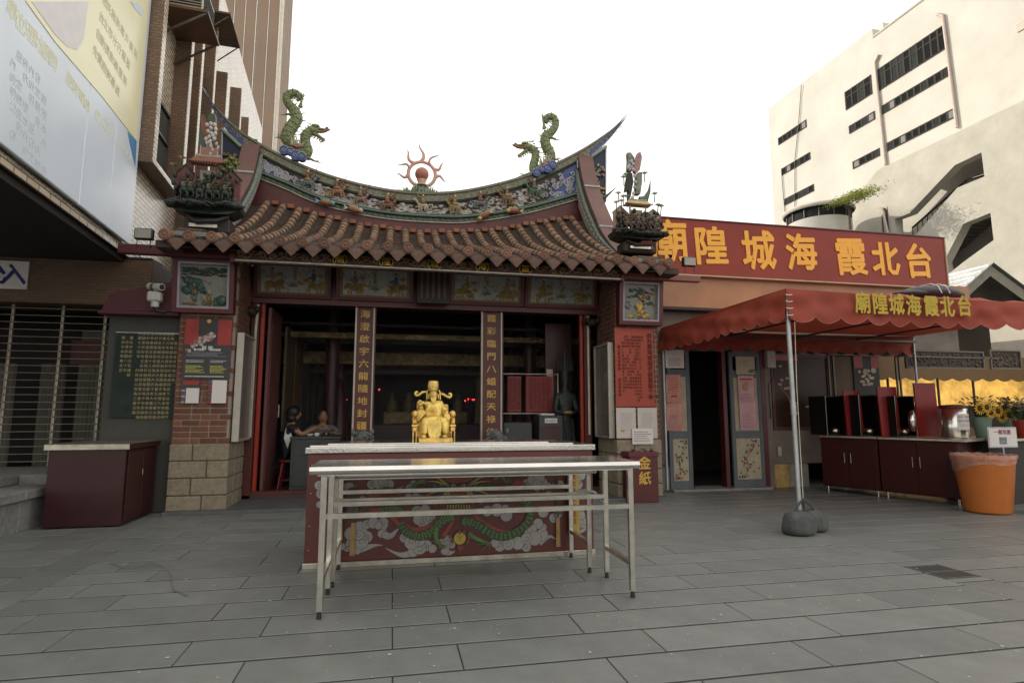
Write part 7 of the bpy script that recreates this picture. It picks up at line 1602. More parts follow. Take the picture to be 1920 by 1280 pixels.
def cloud(f, lobes, tails=(), curls=True):
    q = MB()
    for t_ in tails: pline(q, [f(*p_) for p_ in t_], lambda u: .036 * (1 - u) + .003, 0, M_ol); 
    for t_ in tails: pline(q, [f(*p_) for p_ in t_], lambda u: .032 * (1 - u) + .001, 0, M_cw)
    k6 = 6.4 if f is c6 else 5.053
    for (u, v, r) in lobes:
        R_ = r / k6 * SCL; pdisc(q, *f(u, v), R_ + .0035, M_ol, n=18); pdisc(q, *f(u, v), R_, M_cw, n=18)
    for i, (u, v, r) in enumerate(lobes):
        if curls and i % 2 == 0: pline(q, [f(u + r * .62 * (1 - k / 9) * cos(k * .95 + i), v - r * .62 * (1 - k / 9) * sin(k * .95 + i)) for k in range(8)], .0022, .001, M_ol, 3)
    q.build('painted_cloud', al)
cloud(c6, [(330, 1000, 42), (260, 985, 40), (380, 960, 68), (370, 830, 72), (560, 870, 66), (440, 1015, 60), (500, 930, 75), (475, 775, 85), (470, 850, 55)], [[(470, 1020), (580, 990), (660, 970), (755, 968)]])
cloud(c6, [(560, 720, 50), (640, 700, 62), (760, 690, 52), (700, 735, 42)], [[(640, 720), (700, 690), (780, 690), (830, 680)]])
cloud(c6, [(740, 830, 46), (790, 850, 40)], [[(770, 845), (760, 780), (800, 730), (810, 700)], [(790, 860), (860, 850), (910, 800), (965, 752)]], False)
cloud(c6, [(1010, 880, 52), (1120, 1045, 62), (1280, 975, 62), (1350, 1010, 48), (1200, 1000, 76), (1190, 910, 70), (1100, 930, 84)], [[(1110, 1060), (1000, 1085), (900, 1060), (780, 998)]])
cloud(c6, [(1460, 930, 36), (1540, 900, 50), (1580, 960, 45), (1500, 1030, 50), (1530, 960, 45)], [[(1520, 1050), (1570, 1060), (1620, 1035)]])
cloud(c6, [(620, 240, 52), (830, 240, 56), (780, 280, 42), (700, 220, 66), (760, 220, 50)], [[(800, 285), (870, 320), (930, 300), (1000, 262)]])
cloud(c6, [(1080, 285, 50), (1120, 230, 40), (1150, 400, 55), (1060, 390, 40), (1220, 400, 30)], [])
cloud(c6, [(510, 420, 38), (640, 400, 26), (20, 350, 60), (0, 480, 40), (-10, 250, 50)], [[(290, 290), (350, 250), (420, 262), (430, 270)]])
cloud(c6, [(1160, 560, 60), (1260, 545, 60), (1240, 690, 70), (1180, 660, 60), (1330, 640, 55)], [])
cloud(c7, [(390, 770, 52), (350, 740, 45), (640, 780, 45), (560, 745, 60), (470, 750, 58), (790, 665, 58), (800, 595, 34), (750, 560, 48), (680, 620, 62), (720, 700, 66), (640, 700, 50)], [[(760, 740), (820, 700), (870, 682), (925, 712)]])
cloud(c7, [(640, 190, 50), (690, 150, 46), (800, 170, 40), (760, 130, 56), (740, 200, 50)], [[(780, 215), (840, 190), (870, 200), (905, 178)]])
cloud(c7, [(740, 290, 30), (850, 290, 38), (960, 190, 40), (800, 450, 52), (900, 505, 46), (940, 470, 40)], [])
cloud(c7, [(1130, 190, 46), (1160, 100, 48), (1130, 150, 30), (1150, 440, 40), (1165, 540, 46), (1160, 480, 40)], [[(1150, 560), (1190, 600), (1150, 640), (1100, 655)], [(1140, 520), (1200, 530), (1195, 560), (1180, 590)]])
cloud(c7, [(270, 440, 50), (450, 480, 58), (360, 430, 60), (440, 420, 40)], [])
q = MB()
# red fins and belly behind the coils
for pts, w_ in (([c6(1000, 700), c6(1100, 770), c6(1230, 770), c6(1330, 730), c6(1400, 660), c6(1500, 610)], .018), ([c6(560, 330), c6(660, 380), c6(800, 300), c6(960, 350)], .020), ([c7(150, 500), c7(300, 590), c7(420, 640), c7(540, 630), c7(640, 590), c7(700, 540)], .018), ([c6(1480, 860), c6(1560, 740), c6(1600, 640)], .018), ([c6(600, 560), c6(780, 560), c6(930, 700), c6(960, 740)], .02), ([c7(330, 230), c7(480, 230), c7(560, 170), c7(640, 230)], .024)):
    pline(q, pts, w_ + .003, w_ + .003, M_ol); pline(q, pts, w_, w_ * .8, M_pr)
    for k in range(len(pts) * 2): i = k / (len(pts) * 2 - 1) * (len(pts) - 1); a = pts[int(i)]; b = pts[min(len(pts) - 1, int(i) + 1)]; t_ = i - int(i); pdisc(q, a[0] + (b[0] - a[0]) * t_, a[1] + (b[1] - a[1]) * t_ + 3 * (1 if k % 2 else -1), .010, M_pr, 1.5, .5, k, 6)
q.build('painted_red_mane', al)
def coil(pts, w0, w1=None):
    q = MB(); w1 = w1 or w0; pline(q, pts, w0 + .004, w1 + .004, M_ol); P_ = pline(q, pts, w0, w1, M_pgd)
    N = len(P_); step = max(1, int(N / (len(pts) * 2.6)))
    for i in range(1, N - 1, step):
        a, b = P_[i - 1], P_[i + 1]; tx, tz2 = b[0] - a[0], b[1] - a[1]; L = hypot(tx, tz2) or 1; nx, nz = -tz2 / L, tx / L; w_ = w0 + (w1 - w0) * i / N
        for k in (-.66, 0, .66):
            kk = k + (.33 if (i // step) % 2 else 0)
            if abs(kk) > .8: continue
            x, z = P_[i][0] + nx * w_ * kk, P_[i][1] + nz * w_ * kk; r_ = w_ * .36; rot = math.atan2(tz2, tx)
            for rr_, m in ((r_, M_ol), (r_ * .87, M_pg)):
                y = lay(); q.add([(x + rr_ * cos(a2 + rot), y, z + rr_ * sin(a2 + rot)) for a2 in [2 * pi * j_ / 9 for j_ in range(9)]], [tuple(range(9))], m)
    q.build('painted_dragon_coil', al)
coil([c6(720, 560), c6(850, 530), c6(940, 540), c6(990, 570)], .030); coil([c6(300, 580), c6(400, 555), c6(520, 560)], .018)
coil([c6(960, 700), c6(1030, 800), c6(1130, 850), c6(1250, 850), c6(1350, 790), c6(1430, 700), c6(1520, 640), c6(1600, 620)], .030, .040)
coil([c7(420, 310), c7(540, 305), c7(640, 360), c7(680, 450), c7(640, 560), c7(540, 640), c7(420, 680), c7(300, 650), c7(190, 580), c7(100, 540), c7(30, 540)], .030, .038)
# legs with claws
for f, leg, tips in ((c6, [(1400, 760), (1390, 860), (1420, 940), (1460, 980)], [(1520, 960), (1500, 1010), (1440, 1030), (1400, 1000), (1330, 900)]), (c7, [(90, 650), (150, 690), (220, 720), (280, 740)], [(310, 770), (280, 800), (200, 810), (140, 760), (300, 720)]), (c6, [(1260, 200), (1180, 210), (1130, 250)], [(1080, 220), (1090, 270), (1150, 310)]), (c7, [(330, 130), (400, 110), (440, 160)], [(480, 120), (500, 170), (440, 210)])):
    q = MB(); pline(q, [f(*p_) for p_ in leg], .024, .014, M_ol); pline(q, [f(*p_) for p_ in leg], .020, .010, M_pg)
    for t_ in tips: pline(q, [f(*leg[-1]), f((leg[-1][0] + t_[0]) / 2 + 10, (leg[-1][1] + t_[1]) / 2), f(*t_)], .011, .002, M_ol, 4); pline(q, [f(*leg[-1]), f((leg[-1][0] + t_[0]) / 2 + 10, (leg[-1][1] + t_[1]) / 2), f(*t_)], .007, .001, M_pg, 4)
    q.build('painted_claw', al)
# face: mane, brow, eyes, snout, teeth
q = MB(); fx, fy = c6(1660, 250)
for k in range(15):
    a = radians(195 + k * 11.5 if k < 15 else 0)
for sg_ in (-1, 1):
    for k in range(9):
        a = radians(-60 + 17 * k); L1 = 52 + 8 * (k % 2); pts = [(fx + sg_ * 14, fy + 6), (fx + sg_ * (14 + L1 * .5 * cos(a)), fy + 6 + L1 * .35 * sin(a) - 4), (fx + sg_ * (14 + L1 * cos(a)), fy + 6 + L1 * .62 * sin(a))]
        pline(q, pts, .019, .002, M_ol, 4); pline(q, pts, .015, .0005, M_py if k % 3 else M_pgd, 4)
pdisc(q, fx, fy - 14, .135, M_ol, 1, .36); pdisc(q, fx, fy - 14, .128, M_pr, 1, .34); pdisc(q, fx, fy + 10, .075, M_ol, 1, .72); pdisc(q, fx, fy + 10, .068, M_pr, 1, .70); pdisc(q, fx, fy + 22, .085, M_ol, 1, .34); pdisc(q, fx, fy + 22, .078, M_pr, 1, .28)
for sg_ in (-1, 1):
    for k in range(5): pdisc(q, fx + sg_ * (20 + 6 * k), fy + 2 + 2 * (k % 2), .016, M_pgd if k % 2 else mat('painted_teal', (.06, .13, .12, 1), .5))
    pdisc(q, fx + sg_ * 9.7, fy + 1, .0215, M_ol); pdisc(q, fx + sg_ * 9.7, fy + 1, .019, M_cw); pdisc(q, fx + sg_ * 9.2, fy + 1, .009, M_pr); pdisc(q, fx + sg_ * 9.2, fy + 1, .005, M_ol)
    pline(q, [(fx + sg_ * 10, fy + 20), (fx + sg_ * 26, fy + 16), (fx + sg_ * 38, fy + 26), (fx + sg_ * 50, fy + 20)], .006, .001, M_py)
    pdisc(q, fx + sg_ * 5, fy + 12, .012, M_ol, 1.2, .7)
for k in range(-7, 8):
    u, v = fx + 4.1 * k, fy + 22 + .12 * k * k * .5; x, z = pc_(u, v); y = lay(); q.add([(x - .008, y, z + .012), (x + .008, y, z + .012), (x, y, z - .014)], [(0, 2, 1)], M_cw)
pdisc(q, fx, fy + 34, .06, M_ol, 1, .3); pdisc(q, fx, fy + 34, .055, M_pgd, 1, .26)
for k in range(9): pline(q, [(fx - 20 + 5 * k, fy + 36), (fx - 22 + 5.5 * k, fy + 48 + (k % 3) * 3)], .008, .001, M_py, 3)
q.build('painted_dragon_face', al)
q = MB(); u, v = c6(1675, 880); pdisc(q, u, v, .057, M_ol); pdisc(q, u, v, .053, M_pyel, n=20); pline(q, [(u - 4, v - 4), (u, v), (u - 1, v + 6)], .003, .001, M_ol); pline(q, [(u + 5, v - 5), (u + 1, v)], .003, .001, M_ol)
for du, dv in ((-2, 16), (4, 17), (0, 21), (-18, -4), (17, -2), (-14, 4), (15, 6), (0, -12), (8, -12)): pdisc(q, u + du, v + dv, .018, M_ol, .8, 1.2); pdisc(q, u + du, v + dv, .014, M_pr, .8, 1.2)
q.build('painted_pearl', al)
# yellow pennants with red writing, lanterns on poles
M_penn = mat('pennant_yellow', (.40, .28, .06, 1), .5, dirt=.15)
for (a, b, pxs, tx, tyy) in ((619, 642, 'l', "臺北永樂市場敬獻", 0), (1062, 1083, 'r', "歲次癸未年桂月", 0)):
    q = MB(); pts = [pc_(a, 880), pc_(b, 880), pc_(b + 1, 1010), pc_((a + b) / 2 + 1, 1024), pc_(a + 2, 1010)] if pxs == 'l' else [pc_(a, 880), pc_(b, 880), pc_(b + 3, 998), pc_((a + b) / 2 + 4, 1004), pc_(a + 3, 998)]
    y = lay() - .0008; q.add([(p_[0], y, p_[1]) for p_ in pts][::-1], [tuple(range(5))], M_penn); q.build('painted_pennant', al)
    for i, ch_ in enumerate(tx[:7]):
        p_ = pc_((a + b) / 2 + .3 * i, 893 + 14 * i); text(ch_, .062, mat('rust_writing', (.25, .04, .015, 1), .5), (p_[0], y - .0006, p_[1]), al, ext=.0002, off=.0012, name='painted_character')
for px_ in (662, 1045):
    q = MB(); x0, z0 = pc_(px_, 985 if px_ == 662 else 975); y = lay() - .0006
    q.add([(x0 - .022, y, pc_(px_, 1040)[1] + (0 if px_ == 662 else .08)), (x0 + .02, y, pc_(px_, 1040)[1] + (0 if px_ == 662 else .08)), (x0 + .018, y, z0), (x0 + .012, y, z0 + .03), (x0 - .012, y, z0 + .03), (x0 - .018, y, z0)], [(0, 1, 2, 3, 4, 5)], mat('tassel_ochre', (.34, .19, .07, 1), .6, var=.3, scale=40, aniso=(4, 1, .3)))
    q.add([(x0 - .008, y, z0 + .03), (x0 + .008, y, z0 + .03), (x0 + .006, y, z0 + .40), (x0 - .006, y, z0 + .40)], [(0, 1, 2, 3)], M_pgd); q.build('painted_tassel', al)
    q = MB(); pdisc(q, px_ + (1 if px_ == 1045 else 0), 935 + 20, .055, M_ol, 1, .8); pdisc(q, px_ + (1 if px_ == 1045 else 0), 935 + 20, .05, mat('lantern_mauve', (.13, .06, .07, 1), .5), 1, .78); q.build('painted_lantern', al)
# ---------------------------------------------------------------- steel tables
M_sleg = mat('steel_leg', (.64, .61, .53, 1), .28, metal=1, var=.2, scale=7, bump=.04, dirt=.28)
def steel_table(lab, x0, x1, y0, y1, ztop, tube=True, tops=True):
    t = thing('steel_table', lab, 'table', ((x0 + x1) / 2, (y0 + y1) / 2, 0), 0, 'long stainless steel offering tables'); cx_, cy_ = (x0 + x1) / 2, (y0 + y1) / 2; X0, X1, Y0, Y1 = x0 - cx_, x1 - cx_, y0 - cy_, y1 - cy_
    q = MB(); q.box(X0, X1, Y0 + .01, Y1, ztop - .004, ztop, M_steel); n_ = 10
    prof = [(Y0 + .012 - .024 * sin(a), ztop - .026 + .026 * cos(a)) for a in [pi * k / n_ for k in range(n_ + 1)]]
    vs = [(x, y, z) for x in (X0, X1) for y, z in prof]; q.add(vs, [(k, k + 1, n_ + 2 + k, n_ + 1 + k) for k in range(n_)], M_steel, True); q.add(vs[:n_ + 1], [tuple(range(n_ + 1))], M_steel); q.add(vs[n_ + 1:], [tuple(range(n_ + 1))[::-1]], M_steel)
    q.build('table_top', t)
    lx0, lx1 = X0 + .09, X1 - .06; zf = ztop - .045; w_ = .038
    def rail(a, b, nm='rail', ww=.032, hh=.032): q = MB(); q.bar(a, b, ww, hh, M_sleg); q.build(nm, t)
    rail((X0 + .05, Y0 + .035, zf), (X1 - .045, Y0 + .035, zf), 'frame_rail'); rail((X0 + .05, Y1 - .03, zf), (X1 - .045, Y1 - .03, zf), 'frame_rail'); rail((lx0, Y0 + .05, zf), (lx0, Y1 - .05, zf), 'frame_rail'); rail((lx1, Y0 + .05, zf), (lx1, Y1 - .05, zf), 'frame_rail')
    for lx in (lx0, lx1):
        for ly in (Y0 + .04, Y1 - .03):
            q = MB(); q.box(lx - w_ / 2, lx + w_ / 2, ly - w_ / 2, ly + w_ / 2, .045, zf - .017, M_sleg, ch=.003); lg = q.build('leg', t)
            q = MB(); q.tube([(lx, ly, .002), (lx, ly, .018), (lx, ly, .045)], [.017, .016, .012], M_black, n=10); q.build('foot', lg)
    zr = .635; rail((lx0 + .02, Y0 + .04, zr), (lx1 - .02, Y0 + .04, zr)); rail((lx0 + .02, Y1 - .03, zr), (lx1 - .02, Y1 - .03, zr)); 
    for lx in (lx0, lx1): rail((lx, Y0 + .06, .235), (lx, Y1 - .05, .235), 'side_stretcher')
    return t
steel_table('long stainless steel table with a rolled front edge, nearest to the camera', -.515, 1.775, 4.0, 4.58, .955)
steel_table('long stainless steel table pushed between the front table and the maroon altar', -.50, 1.69, 4.68, 5.255, .855)
hg = thing('cable_clip', 'short dark hose clipped over the rails of the nested steel tables', 'hose', aY(1105, 920, 4.72)); q = MB()
P_ = [aY(*p_, 4.7) for p_ in [(1080, 922), (1095, 918), (1108, 920), (1115, 930), (1124, 942)]]; b0 = hg.location
q.tube([(p_[0] - b0[0], -.05 * i, p_[2] - b0[2]) for i, p_ in enumerate(P_)], .012, M_plast, n=7); q.build('hose', hg)
# ---------------------------------------------------------------- joss paper box
jb = thing('joss_paper_box', 'maroon bin with yellow gold paper characters by the stone pier', 'bin', (3.675, 8.12, 0))
q = MB(); q.box(-.22, .225, -.0, .30, 0.0, .72, M_red, ch=.008); q.build('box', jb)
q = MB(); q.box(-.235, .24, -.01, .31, .66, .735, mat('plum_cloth', (.14, .035, .05, 1), .8, bump=.4, bscale=20), ch=.01); q.build('cloth_top', jb)
for z, ch_ in ((.56, '金'), (.34, '紙')): text(ch_, .20, M_goldp, (.01, -.004, z), jb, off=.004, ext=.002, name='painted_character')
for k, x in enumerate((-.15, .0, .03, .15)):
    q = MB(); q.cone((x, .05, .74), (x - .02, .04, .80), .018, M_dark, 5); q.cone((x, .05, .74), (x + .03, .04, .79), .014, M_dark, 5); q.ell((x, .05, .745), (.03, .03, .015), M_dark if k != 1 else mat('orange_cord', (.42, .20, .06, 1), .6), n=8); q.build('tied_knot', jb)
# ================================================================ FIGURES
def skin(name, J, E_, m, parent, levels=1, mats=None, loc=(0, 0, 0)):
    """one continuous surface grown over a skeleton: J {name:(x,y,z,r[,ry])}, E_ edges; mats: {joint: material}"""
    ks = list(J); me = bpy.data.meshes.new(name); me.from_pydata([J[k][:3] for k in ks], [(ks.index(a), ks.index(b)) for a, b in E_], [])
    o = bpy.data.objects.new(name, me); COL.objects.link(o); md = o.modifiers.new('skin', 'SKIN'); md.use_smooth_shade = True
    for k, sv in zip(ks, me.skin_vertices[0].data): sv.radius = (J[k][3], J[k][4] if len(J[k]) > 4 else J[k][3]); sv.use_root = False
    me.skin_vertices[0].data[0].use_root = True
    sb_ = o.modifiers.new('sub', 'SUBSURF'); sb_.levels = levels; sb_.render_levels = levels
    dg = bpy.context.evaluated_depsgraph_get(); dg.update(); m2 = bpy.data.meshes.new_from_object(o.evaluated_get(dg)); bpy.data.objects.remove(o)
    ml = [m] + ([x for x in dict.fromkeys(mats.values())] if mats else []); m2.materials.clear()
    for x in ml: m2.materials.append(x)
    if mats:
        for p_ in m2.polygons:
            c_ = p_.center; best = min(ks, key=lambda k: (c_[0] - J[k][0]) ** 2 + (c_[1] - J[k][1]) ** 2 + (c_[2] - J[k][2]) ** 2); p_.material_index = ml.index(mats[best]) if best in mats else 0
    m2.name = name; o = bpy.data.objects.new(name, m2); COL.objects.link(o); o.parent = parent; o.location = loc
    return o
def hand(q, w_, tip, m, s_=1.0):
    """palm and five curled fingers from the wrist towards tip"""
    d_ = [tip[k] - w_[k] for k in range(3)]; L = sqrt(sum(c * c for c in d_)) or 1; d_ = [c / L for c in d_]; sd_ = [-d_[1], d_[0], 0]; n_ = hypot(*sd_[:2]) or 1; sd_ = [sd_[0] / n_, sd_[1] / n_, 0]
    P_ = lambda a, b, c_: tuple(w_[k] + d_[k] * a * s_ + sd_[k] * b * s_ + (0, 0, 1)[k] * c_ * s_ for k in range(3))
    q.tube([P_(-.01, 0, 0), P_(.04, 0, .004), P_(.085, 0, 0)], [.026 * s_, .040 * s_, .036 * s_], m, n=8, sq=(.5, 1))
    for b, l_ in ((-.028, .06), (-.010, .072), (.009, .068), (.026, .052)): q.tube([P_(.08, b, 0), P_(.08 + l_ * .5, b * 1.1, -.004), P_(.08 + l_ * .85, b * 1.1, -.022), P_(.08 + l_, b, -.04)], [.0095 * s_, .009 * s_, .008 * s_, .006 * s_], m, n=6)
    q.tube([P_(.015, .03, 0), P_(.045, .055, -.006), P_(.075, .058, -.02)], [.012 * s_, .010 * s_, .007 * s_], m, n=6)
# ---------------------------------------------------------------- gold seated deity on the altar
M_gs = mat('polished_gold', (.86, .60, .17, 1), .30, metal=.85, var=.25, scale=14, bump=.5, bscale=90, dirt=.55); M_gs2 = mat('gold_throne', (.80, .52, .16, 1), .36, metal=.8, var=.25, scale=20, bump=.4, bscale=120, dirt=.5)  # random dark blotches in the gold stand in for shade in its creases
gd = thing('golden_statue', 'gilded bearded deity in a winged official hat seated on a throne', 'statue', (.392, 5.70, 1.0305))
# traced scale: 1 unit of the enlarged photo = .000487 m
g_ = lambda u, v, y=0.0: ((u - 500) * .000500, y, (1245 - v) * .000500)
J = dict(pelvis=g_(500, 880, .0) + (.085, .07), belly=g_(500, 740, -.01) + (.095, .075), chest=g_(500, 580, 0) + (.088, .062), neck=g_(500, 490, 0) + (.045, .04), 
         shL=g_(370, 530, 0) + (.052, .045), elL=g_(255, 690, .01) + (.045, .04), wrL=g_(250, 560, -.07) + (.028, .026), shR=g_(640, 530, 0) + (.052, .045), elR=g_(735, 690, .0) + (.048, .042), wrR=g_(760, 800, -.07) + (.032, .03),
         knL=g_(340, 850, -.13) + (.052, .05), anL=g_(330, 1040, -.13) + (.040, .04), ftL=g_(320, 1110, -.16) + (.030, .03), knR=g_(730, 850, -.13) + (.052, .05), anR=g_(710, 1030, -.13) + (.042, .04), ftR=g_(720, 1110, -.16) + (.030, .03))
skin('robed_body', J, [('pelvis', 'belly'), ('belly', 'chest'), ('chest', 'neck'), ('chest', 'shL'), ('shL', 'elL'), ('elL', 'wrL'), ('chest', 'shR'), ('shR', 'elR'), ('elR', 'wrR'), ('pelvis', 'knL'), ('knL', 'anL'), ('anL', 'ftL'), ('pelvis', 'knR'), ('knR', 'anR'), ('anR', 'ftR')], M_gs, gd, 2)
q = MB(); q.ell(g_(498, 345, -.01), (.040, .042, .060), M_gs, n=16, k=12); q.ell(g_(498, 340, -.055), (.006, .010, .016), M_gs, n=8); q.ell(g_(498, 395, -.05), (.016, .006, .004), M_gs); q.ell(g_(470, 310, -.047), (.010, .005, .005), M_gs); q.ell(g_(526, 310, -.047), (.010, .005, .005), M_gs)
for k in range(9): q.tube([g_(455 + 11 * k, 400, -.042), g_(462 + 9 * k, 460, -.058), g_(485 + 3 * k, 525 - 4 * abs(k - 4), -.06)], [.006, .006, .002], M_gs, n=5)
for sg_ in (-1, 1): q.ell(g_(498 + sg_ * 82, 345, .0), (.007, .012, .018), M_gs)
q.build('head', gd)
q = MB(); q.lathe([(.044, 0), (.052, .012), (.054, .045), (.050, .075), (.046, .088), (0, .094)], (0, 0, 0), M_gs, n=20, T=lambda x, y, z: (x + g_(495, 0)[0], y + .002, z + g_(0, 255)[2])); q.box(-.025, .020, -.055, -.045, g_(0, 262)[2], g_(0, 215)[2], M_gs2, ch=.004)
for k in range(5): q.ell(g_(420 + 38 * k, 168, -.04 + .006 * abs(k - 2)), (.008, .008, .010), M_gs, n=8)
for k in range(9): q.ell(g_(400 + 24 * k, 262, -.046 + .0035 * abs(k - 4)), .005, M_gs2, n=6, k=4)
q.build('official_hat', gd)
for sg_ in (-1, 1):
    q = MB(); c_ = (185, 310) if sg_ < 0 else (815, 340); a0 = (370, 285) if sg_ < 0 else (620, 305)
    pts = [g_(*a0), g_((a0[0] * .55 + c_[0] * .45), a0[1] + (8 if sg_ < 0 else 35)), g_(c_[0] - sg_ * 35, c_[1] + 45)] + [g_(c_[0] + 48 * (1 - k / 10) * cos(pi / 2 - sg_ * k * .62), c_[1] + 48 * (1 - k / 10) * sin(pi / 2 - sg_ * k * .62)) for k in range(9)]
    q.tube(pts, [.008, .012, .012] + [.014 - .001 * k for k in range(9)], M_gs, n=7, sq=(1, .6)); q.build('hat_wing', gd)
q = MB(); q.ell(g_(665, 298, -.012), (.012, .005, .006), mat('red_ribbon_knot', (.5, .03, .02, 1), .5)); q.build('red_ribbon', gd)
for sg_ in (-1, 1):
    q = MB(); q.tube([g_(498 + sg_ * 118, 250, -.01), g_(498 + sg_ * 128, 350, -.025), g_(498 + sg_ * 130, 440, -.045)], [.006, .007, .005], M_gs, n=6); q.tube([g_(498 + sg_ * 95, 330, -.02), g_(498 + sg_ * 92, 420, -.05)], [.005, .004], M_gs, n=5); q.build('hat_ribbon', gd)
# robe: front apron, sleeves, belt, chest emblem, collar
q = MB(); ap_ = [(400, 830), (600, 830), (640, 900), (640, 1000), (620, 1120), (570, 1165), (500, 1178), (440, 1165), (405, 1120), (385, 1000), (385, 900)]
q.prism(ap_, lambda u, v: g_(u, v, -.165 + .00004 * abs(u - 505) - .00003 * (v - 830)), lambda u, v: g_(u, v, -.13), M_gs); q.tube([g_(*p_, -.172) for p_ in [(405, 1110), (440, 1160), (505, 1172), (580, 1160), (622, 1110)]], .006, M_gs, n=6); q.tube([g_(*p_, -.158) for p_ in [(405, 850), (450, 905), (505, 920), (570, 905), (620, 850)]], .005, M_gs, n=5); q.tube([g_(*p_, -.156) for p_ in [(420, 850), (450, 875), (505, 885), (560, 875), (600, 850)]], .004, M_gs, n=5); q.build('apron', gd)
q = MB(); q.tube([g_(385, 780, -.045), g_(440, 795, -.09), g_(500, 798, -.10), (g_(570, 795, -.09)), g_(625, 780, -.045)], .014, M_gs2, n=8, sq=(1, .6)); q.build('belt', gd)
q = MB(); q.tube([g_(490 + 62 * cos(a), 655 + 62 * sin(a), -.088) for a in [2 * pi * k / 24 for k in range(25)]], .004, M_gs2, n=5, cap=False); rr = random.Random(1)
for k in range(36): a = rr.random() * 6.28; r = rr.uniform(0, 110) ; q.ell(g_(495 + r * cos(a), 650 + r * .8 * sin(a), -.088 + .00018 * abs(r * cos(a))), (.006, .004, .004), M_gs, n=6, k=4, rot=rr.random() * 3)
for k in range(5): q.ell(g_(490 + 20 * cos(k * 1.26), 650 + 20 * sin(k * 1.26), -.094), .005, M_gs2, n=6, k=4)
q.build('dragon_emblem', gd)
for sg_, w_ in ((-1, (250, 560)), (1, (760, 800))):
    q = MB()
    if sg_ < 0:
        q.prism([(200, 640), (330, 640), (350, 700), (240, 840), (200, 850), (175, 760)], lambda u, v: g_(u, v, -.075), lambda u, v: g_(u, v, -.01), M_gs)
        for k in range(5): q.tube([g_(330 - 6 * k, 665 + 20 * k, -.08), g_(270 - 6 * k, 730 + 20 * k, -.085), g_(225 - 3 * k, 800 + 12 * k, -.08)], .005, M_gs, n=5)
    else:
        q.prism([(690, 730), (800, 720), (815, 790), (770, 850), (720, 840)], lambda u, v: g_(u, v, -.11), lambda u, v: g_(u, v, -.03), M_gs)
        for k in range(5): q.tube([g_(650 + 10 * k, 620 + 26 * k, -.055), g_(710 + 12 * k, 630 + 25 * k, -.06), g_(770, 640 + 28 * k, -.035)], .005, M_gs, n=5)
    q.build('sleeve', gd)
q = MB(); hand(q, g_(250, 575, -.07), g_(235, 460, -.085), M_gs, .42); q.build('hand', gd); q = MB(); hand(q, g_(760, 800, -.085), g_(745, 900, -.12), M_gs, .42); q.build('hand', gd)
q = MB(); q.tube([g_(190, 490, -.09), g_(240, 540, -.095), g_(300, 500, -.09), g_(330, 520, -.085)], [.018, .016, .018, .012], M_gs, n=8, sq=(1, .7)); q.ell(g_(235, 480, -.09), (.022, .016, .018), M_gs, n=10); q.build('ruyi_sceptre', gd)
# robe hems and boots
q = MB()
for sg_ in (-1, 1):
    for k in range(6): q.tube([g_(500 + sg_ * (150 + 18 * k), 860, -.12 + .012 * k), g_(500 + sg_ * (158 + 20 * k), 980, -.13 + .014 * k), g_(500 + sg_ * (150 + 26 * k), 1100, -.12 + .016 * k)], [.014, .013, .010], M_gs, n=6)
q.build('robe_folds', gd)
for sg_ in (-1, 1): q = MB(); q.ell(g_(500 + sg_ * 200, 1135, -.17), (.032, .055, .020), M_gs, n=12); q.build('boot', gd)
# throne
q = MB()
x0, z_ = g_(220, 1245)[0], 0; q.box(g_(220, 0)[0], g_(850, 0)[0], -.20, .08, 0.0, .042, M_gs2, ch=.004); q.box(g_(180, 0)[0], g_(820, 0)[0], -.06, .10, .042, .19, M_gs2, ch=.006); q.box(g_(190, 0)[0], g_(810, 0)[0], .07, .10, .19, .36, M_gs2, ch=.01); q.build('seat', gd)
for sg_, xa, xb in ((-1, 90, 205), (1, 805, 925)):
    q = MB(); xa, xb = g_(xa, 0)[0], g_(xb, 0)[0]; xm = (xa + xb) / 2
    q.box(xa, xb, -.13, .08, .145, .165, M_gs2, ch=.003); q.box(xa + .006, xb - .006, -.125, .075, .10, .145, M_gs2, ch=.008)
    for x_ in (xa + .014, xb - .014): q.tube([(x_, -.11, 0), (x_, -.115, .05), (x_, -.11, .10)], [.009, .007, .010], M_gs2, n=8)
    q.tube([(xm, -.1, .17), (xm + sg_ * .006, -.07, .21), (xm, -.0, .235), (xm, .08, .25)], [.022, .024, .02, .018], M_gs2, n=8); q.build('arm_rest', gd)
    q = MB(); q.ell((xm, -.09, .265), (.028, .035, .030), M_gs2, n=12, k=8); q.ell((xm, -.122, .258), (.014, .012, .010), M_gs2); q.ell((xm - .012, -.115, .278), .006, M_gs2, n=6); q.ell((xm + .012, -.115, .278), .006, M_gs2, n=6)
    for k in range(8): a = k * .79; q.ell((xm + .026 * cos(a), -.08, .266 + .026 * sin(a)), .009, M_gs2, n=6, k=4)
    q.build('lion_finial', gd)
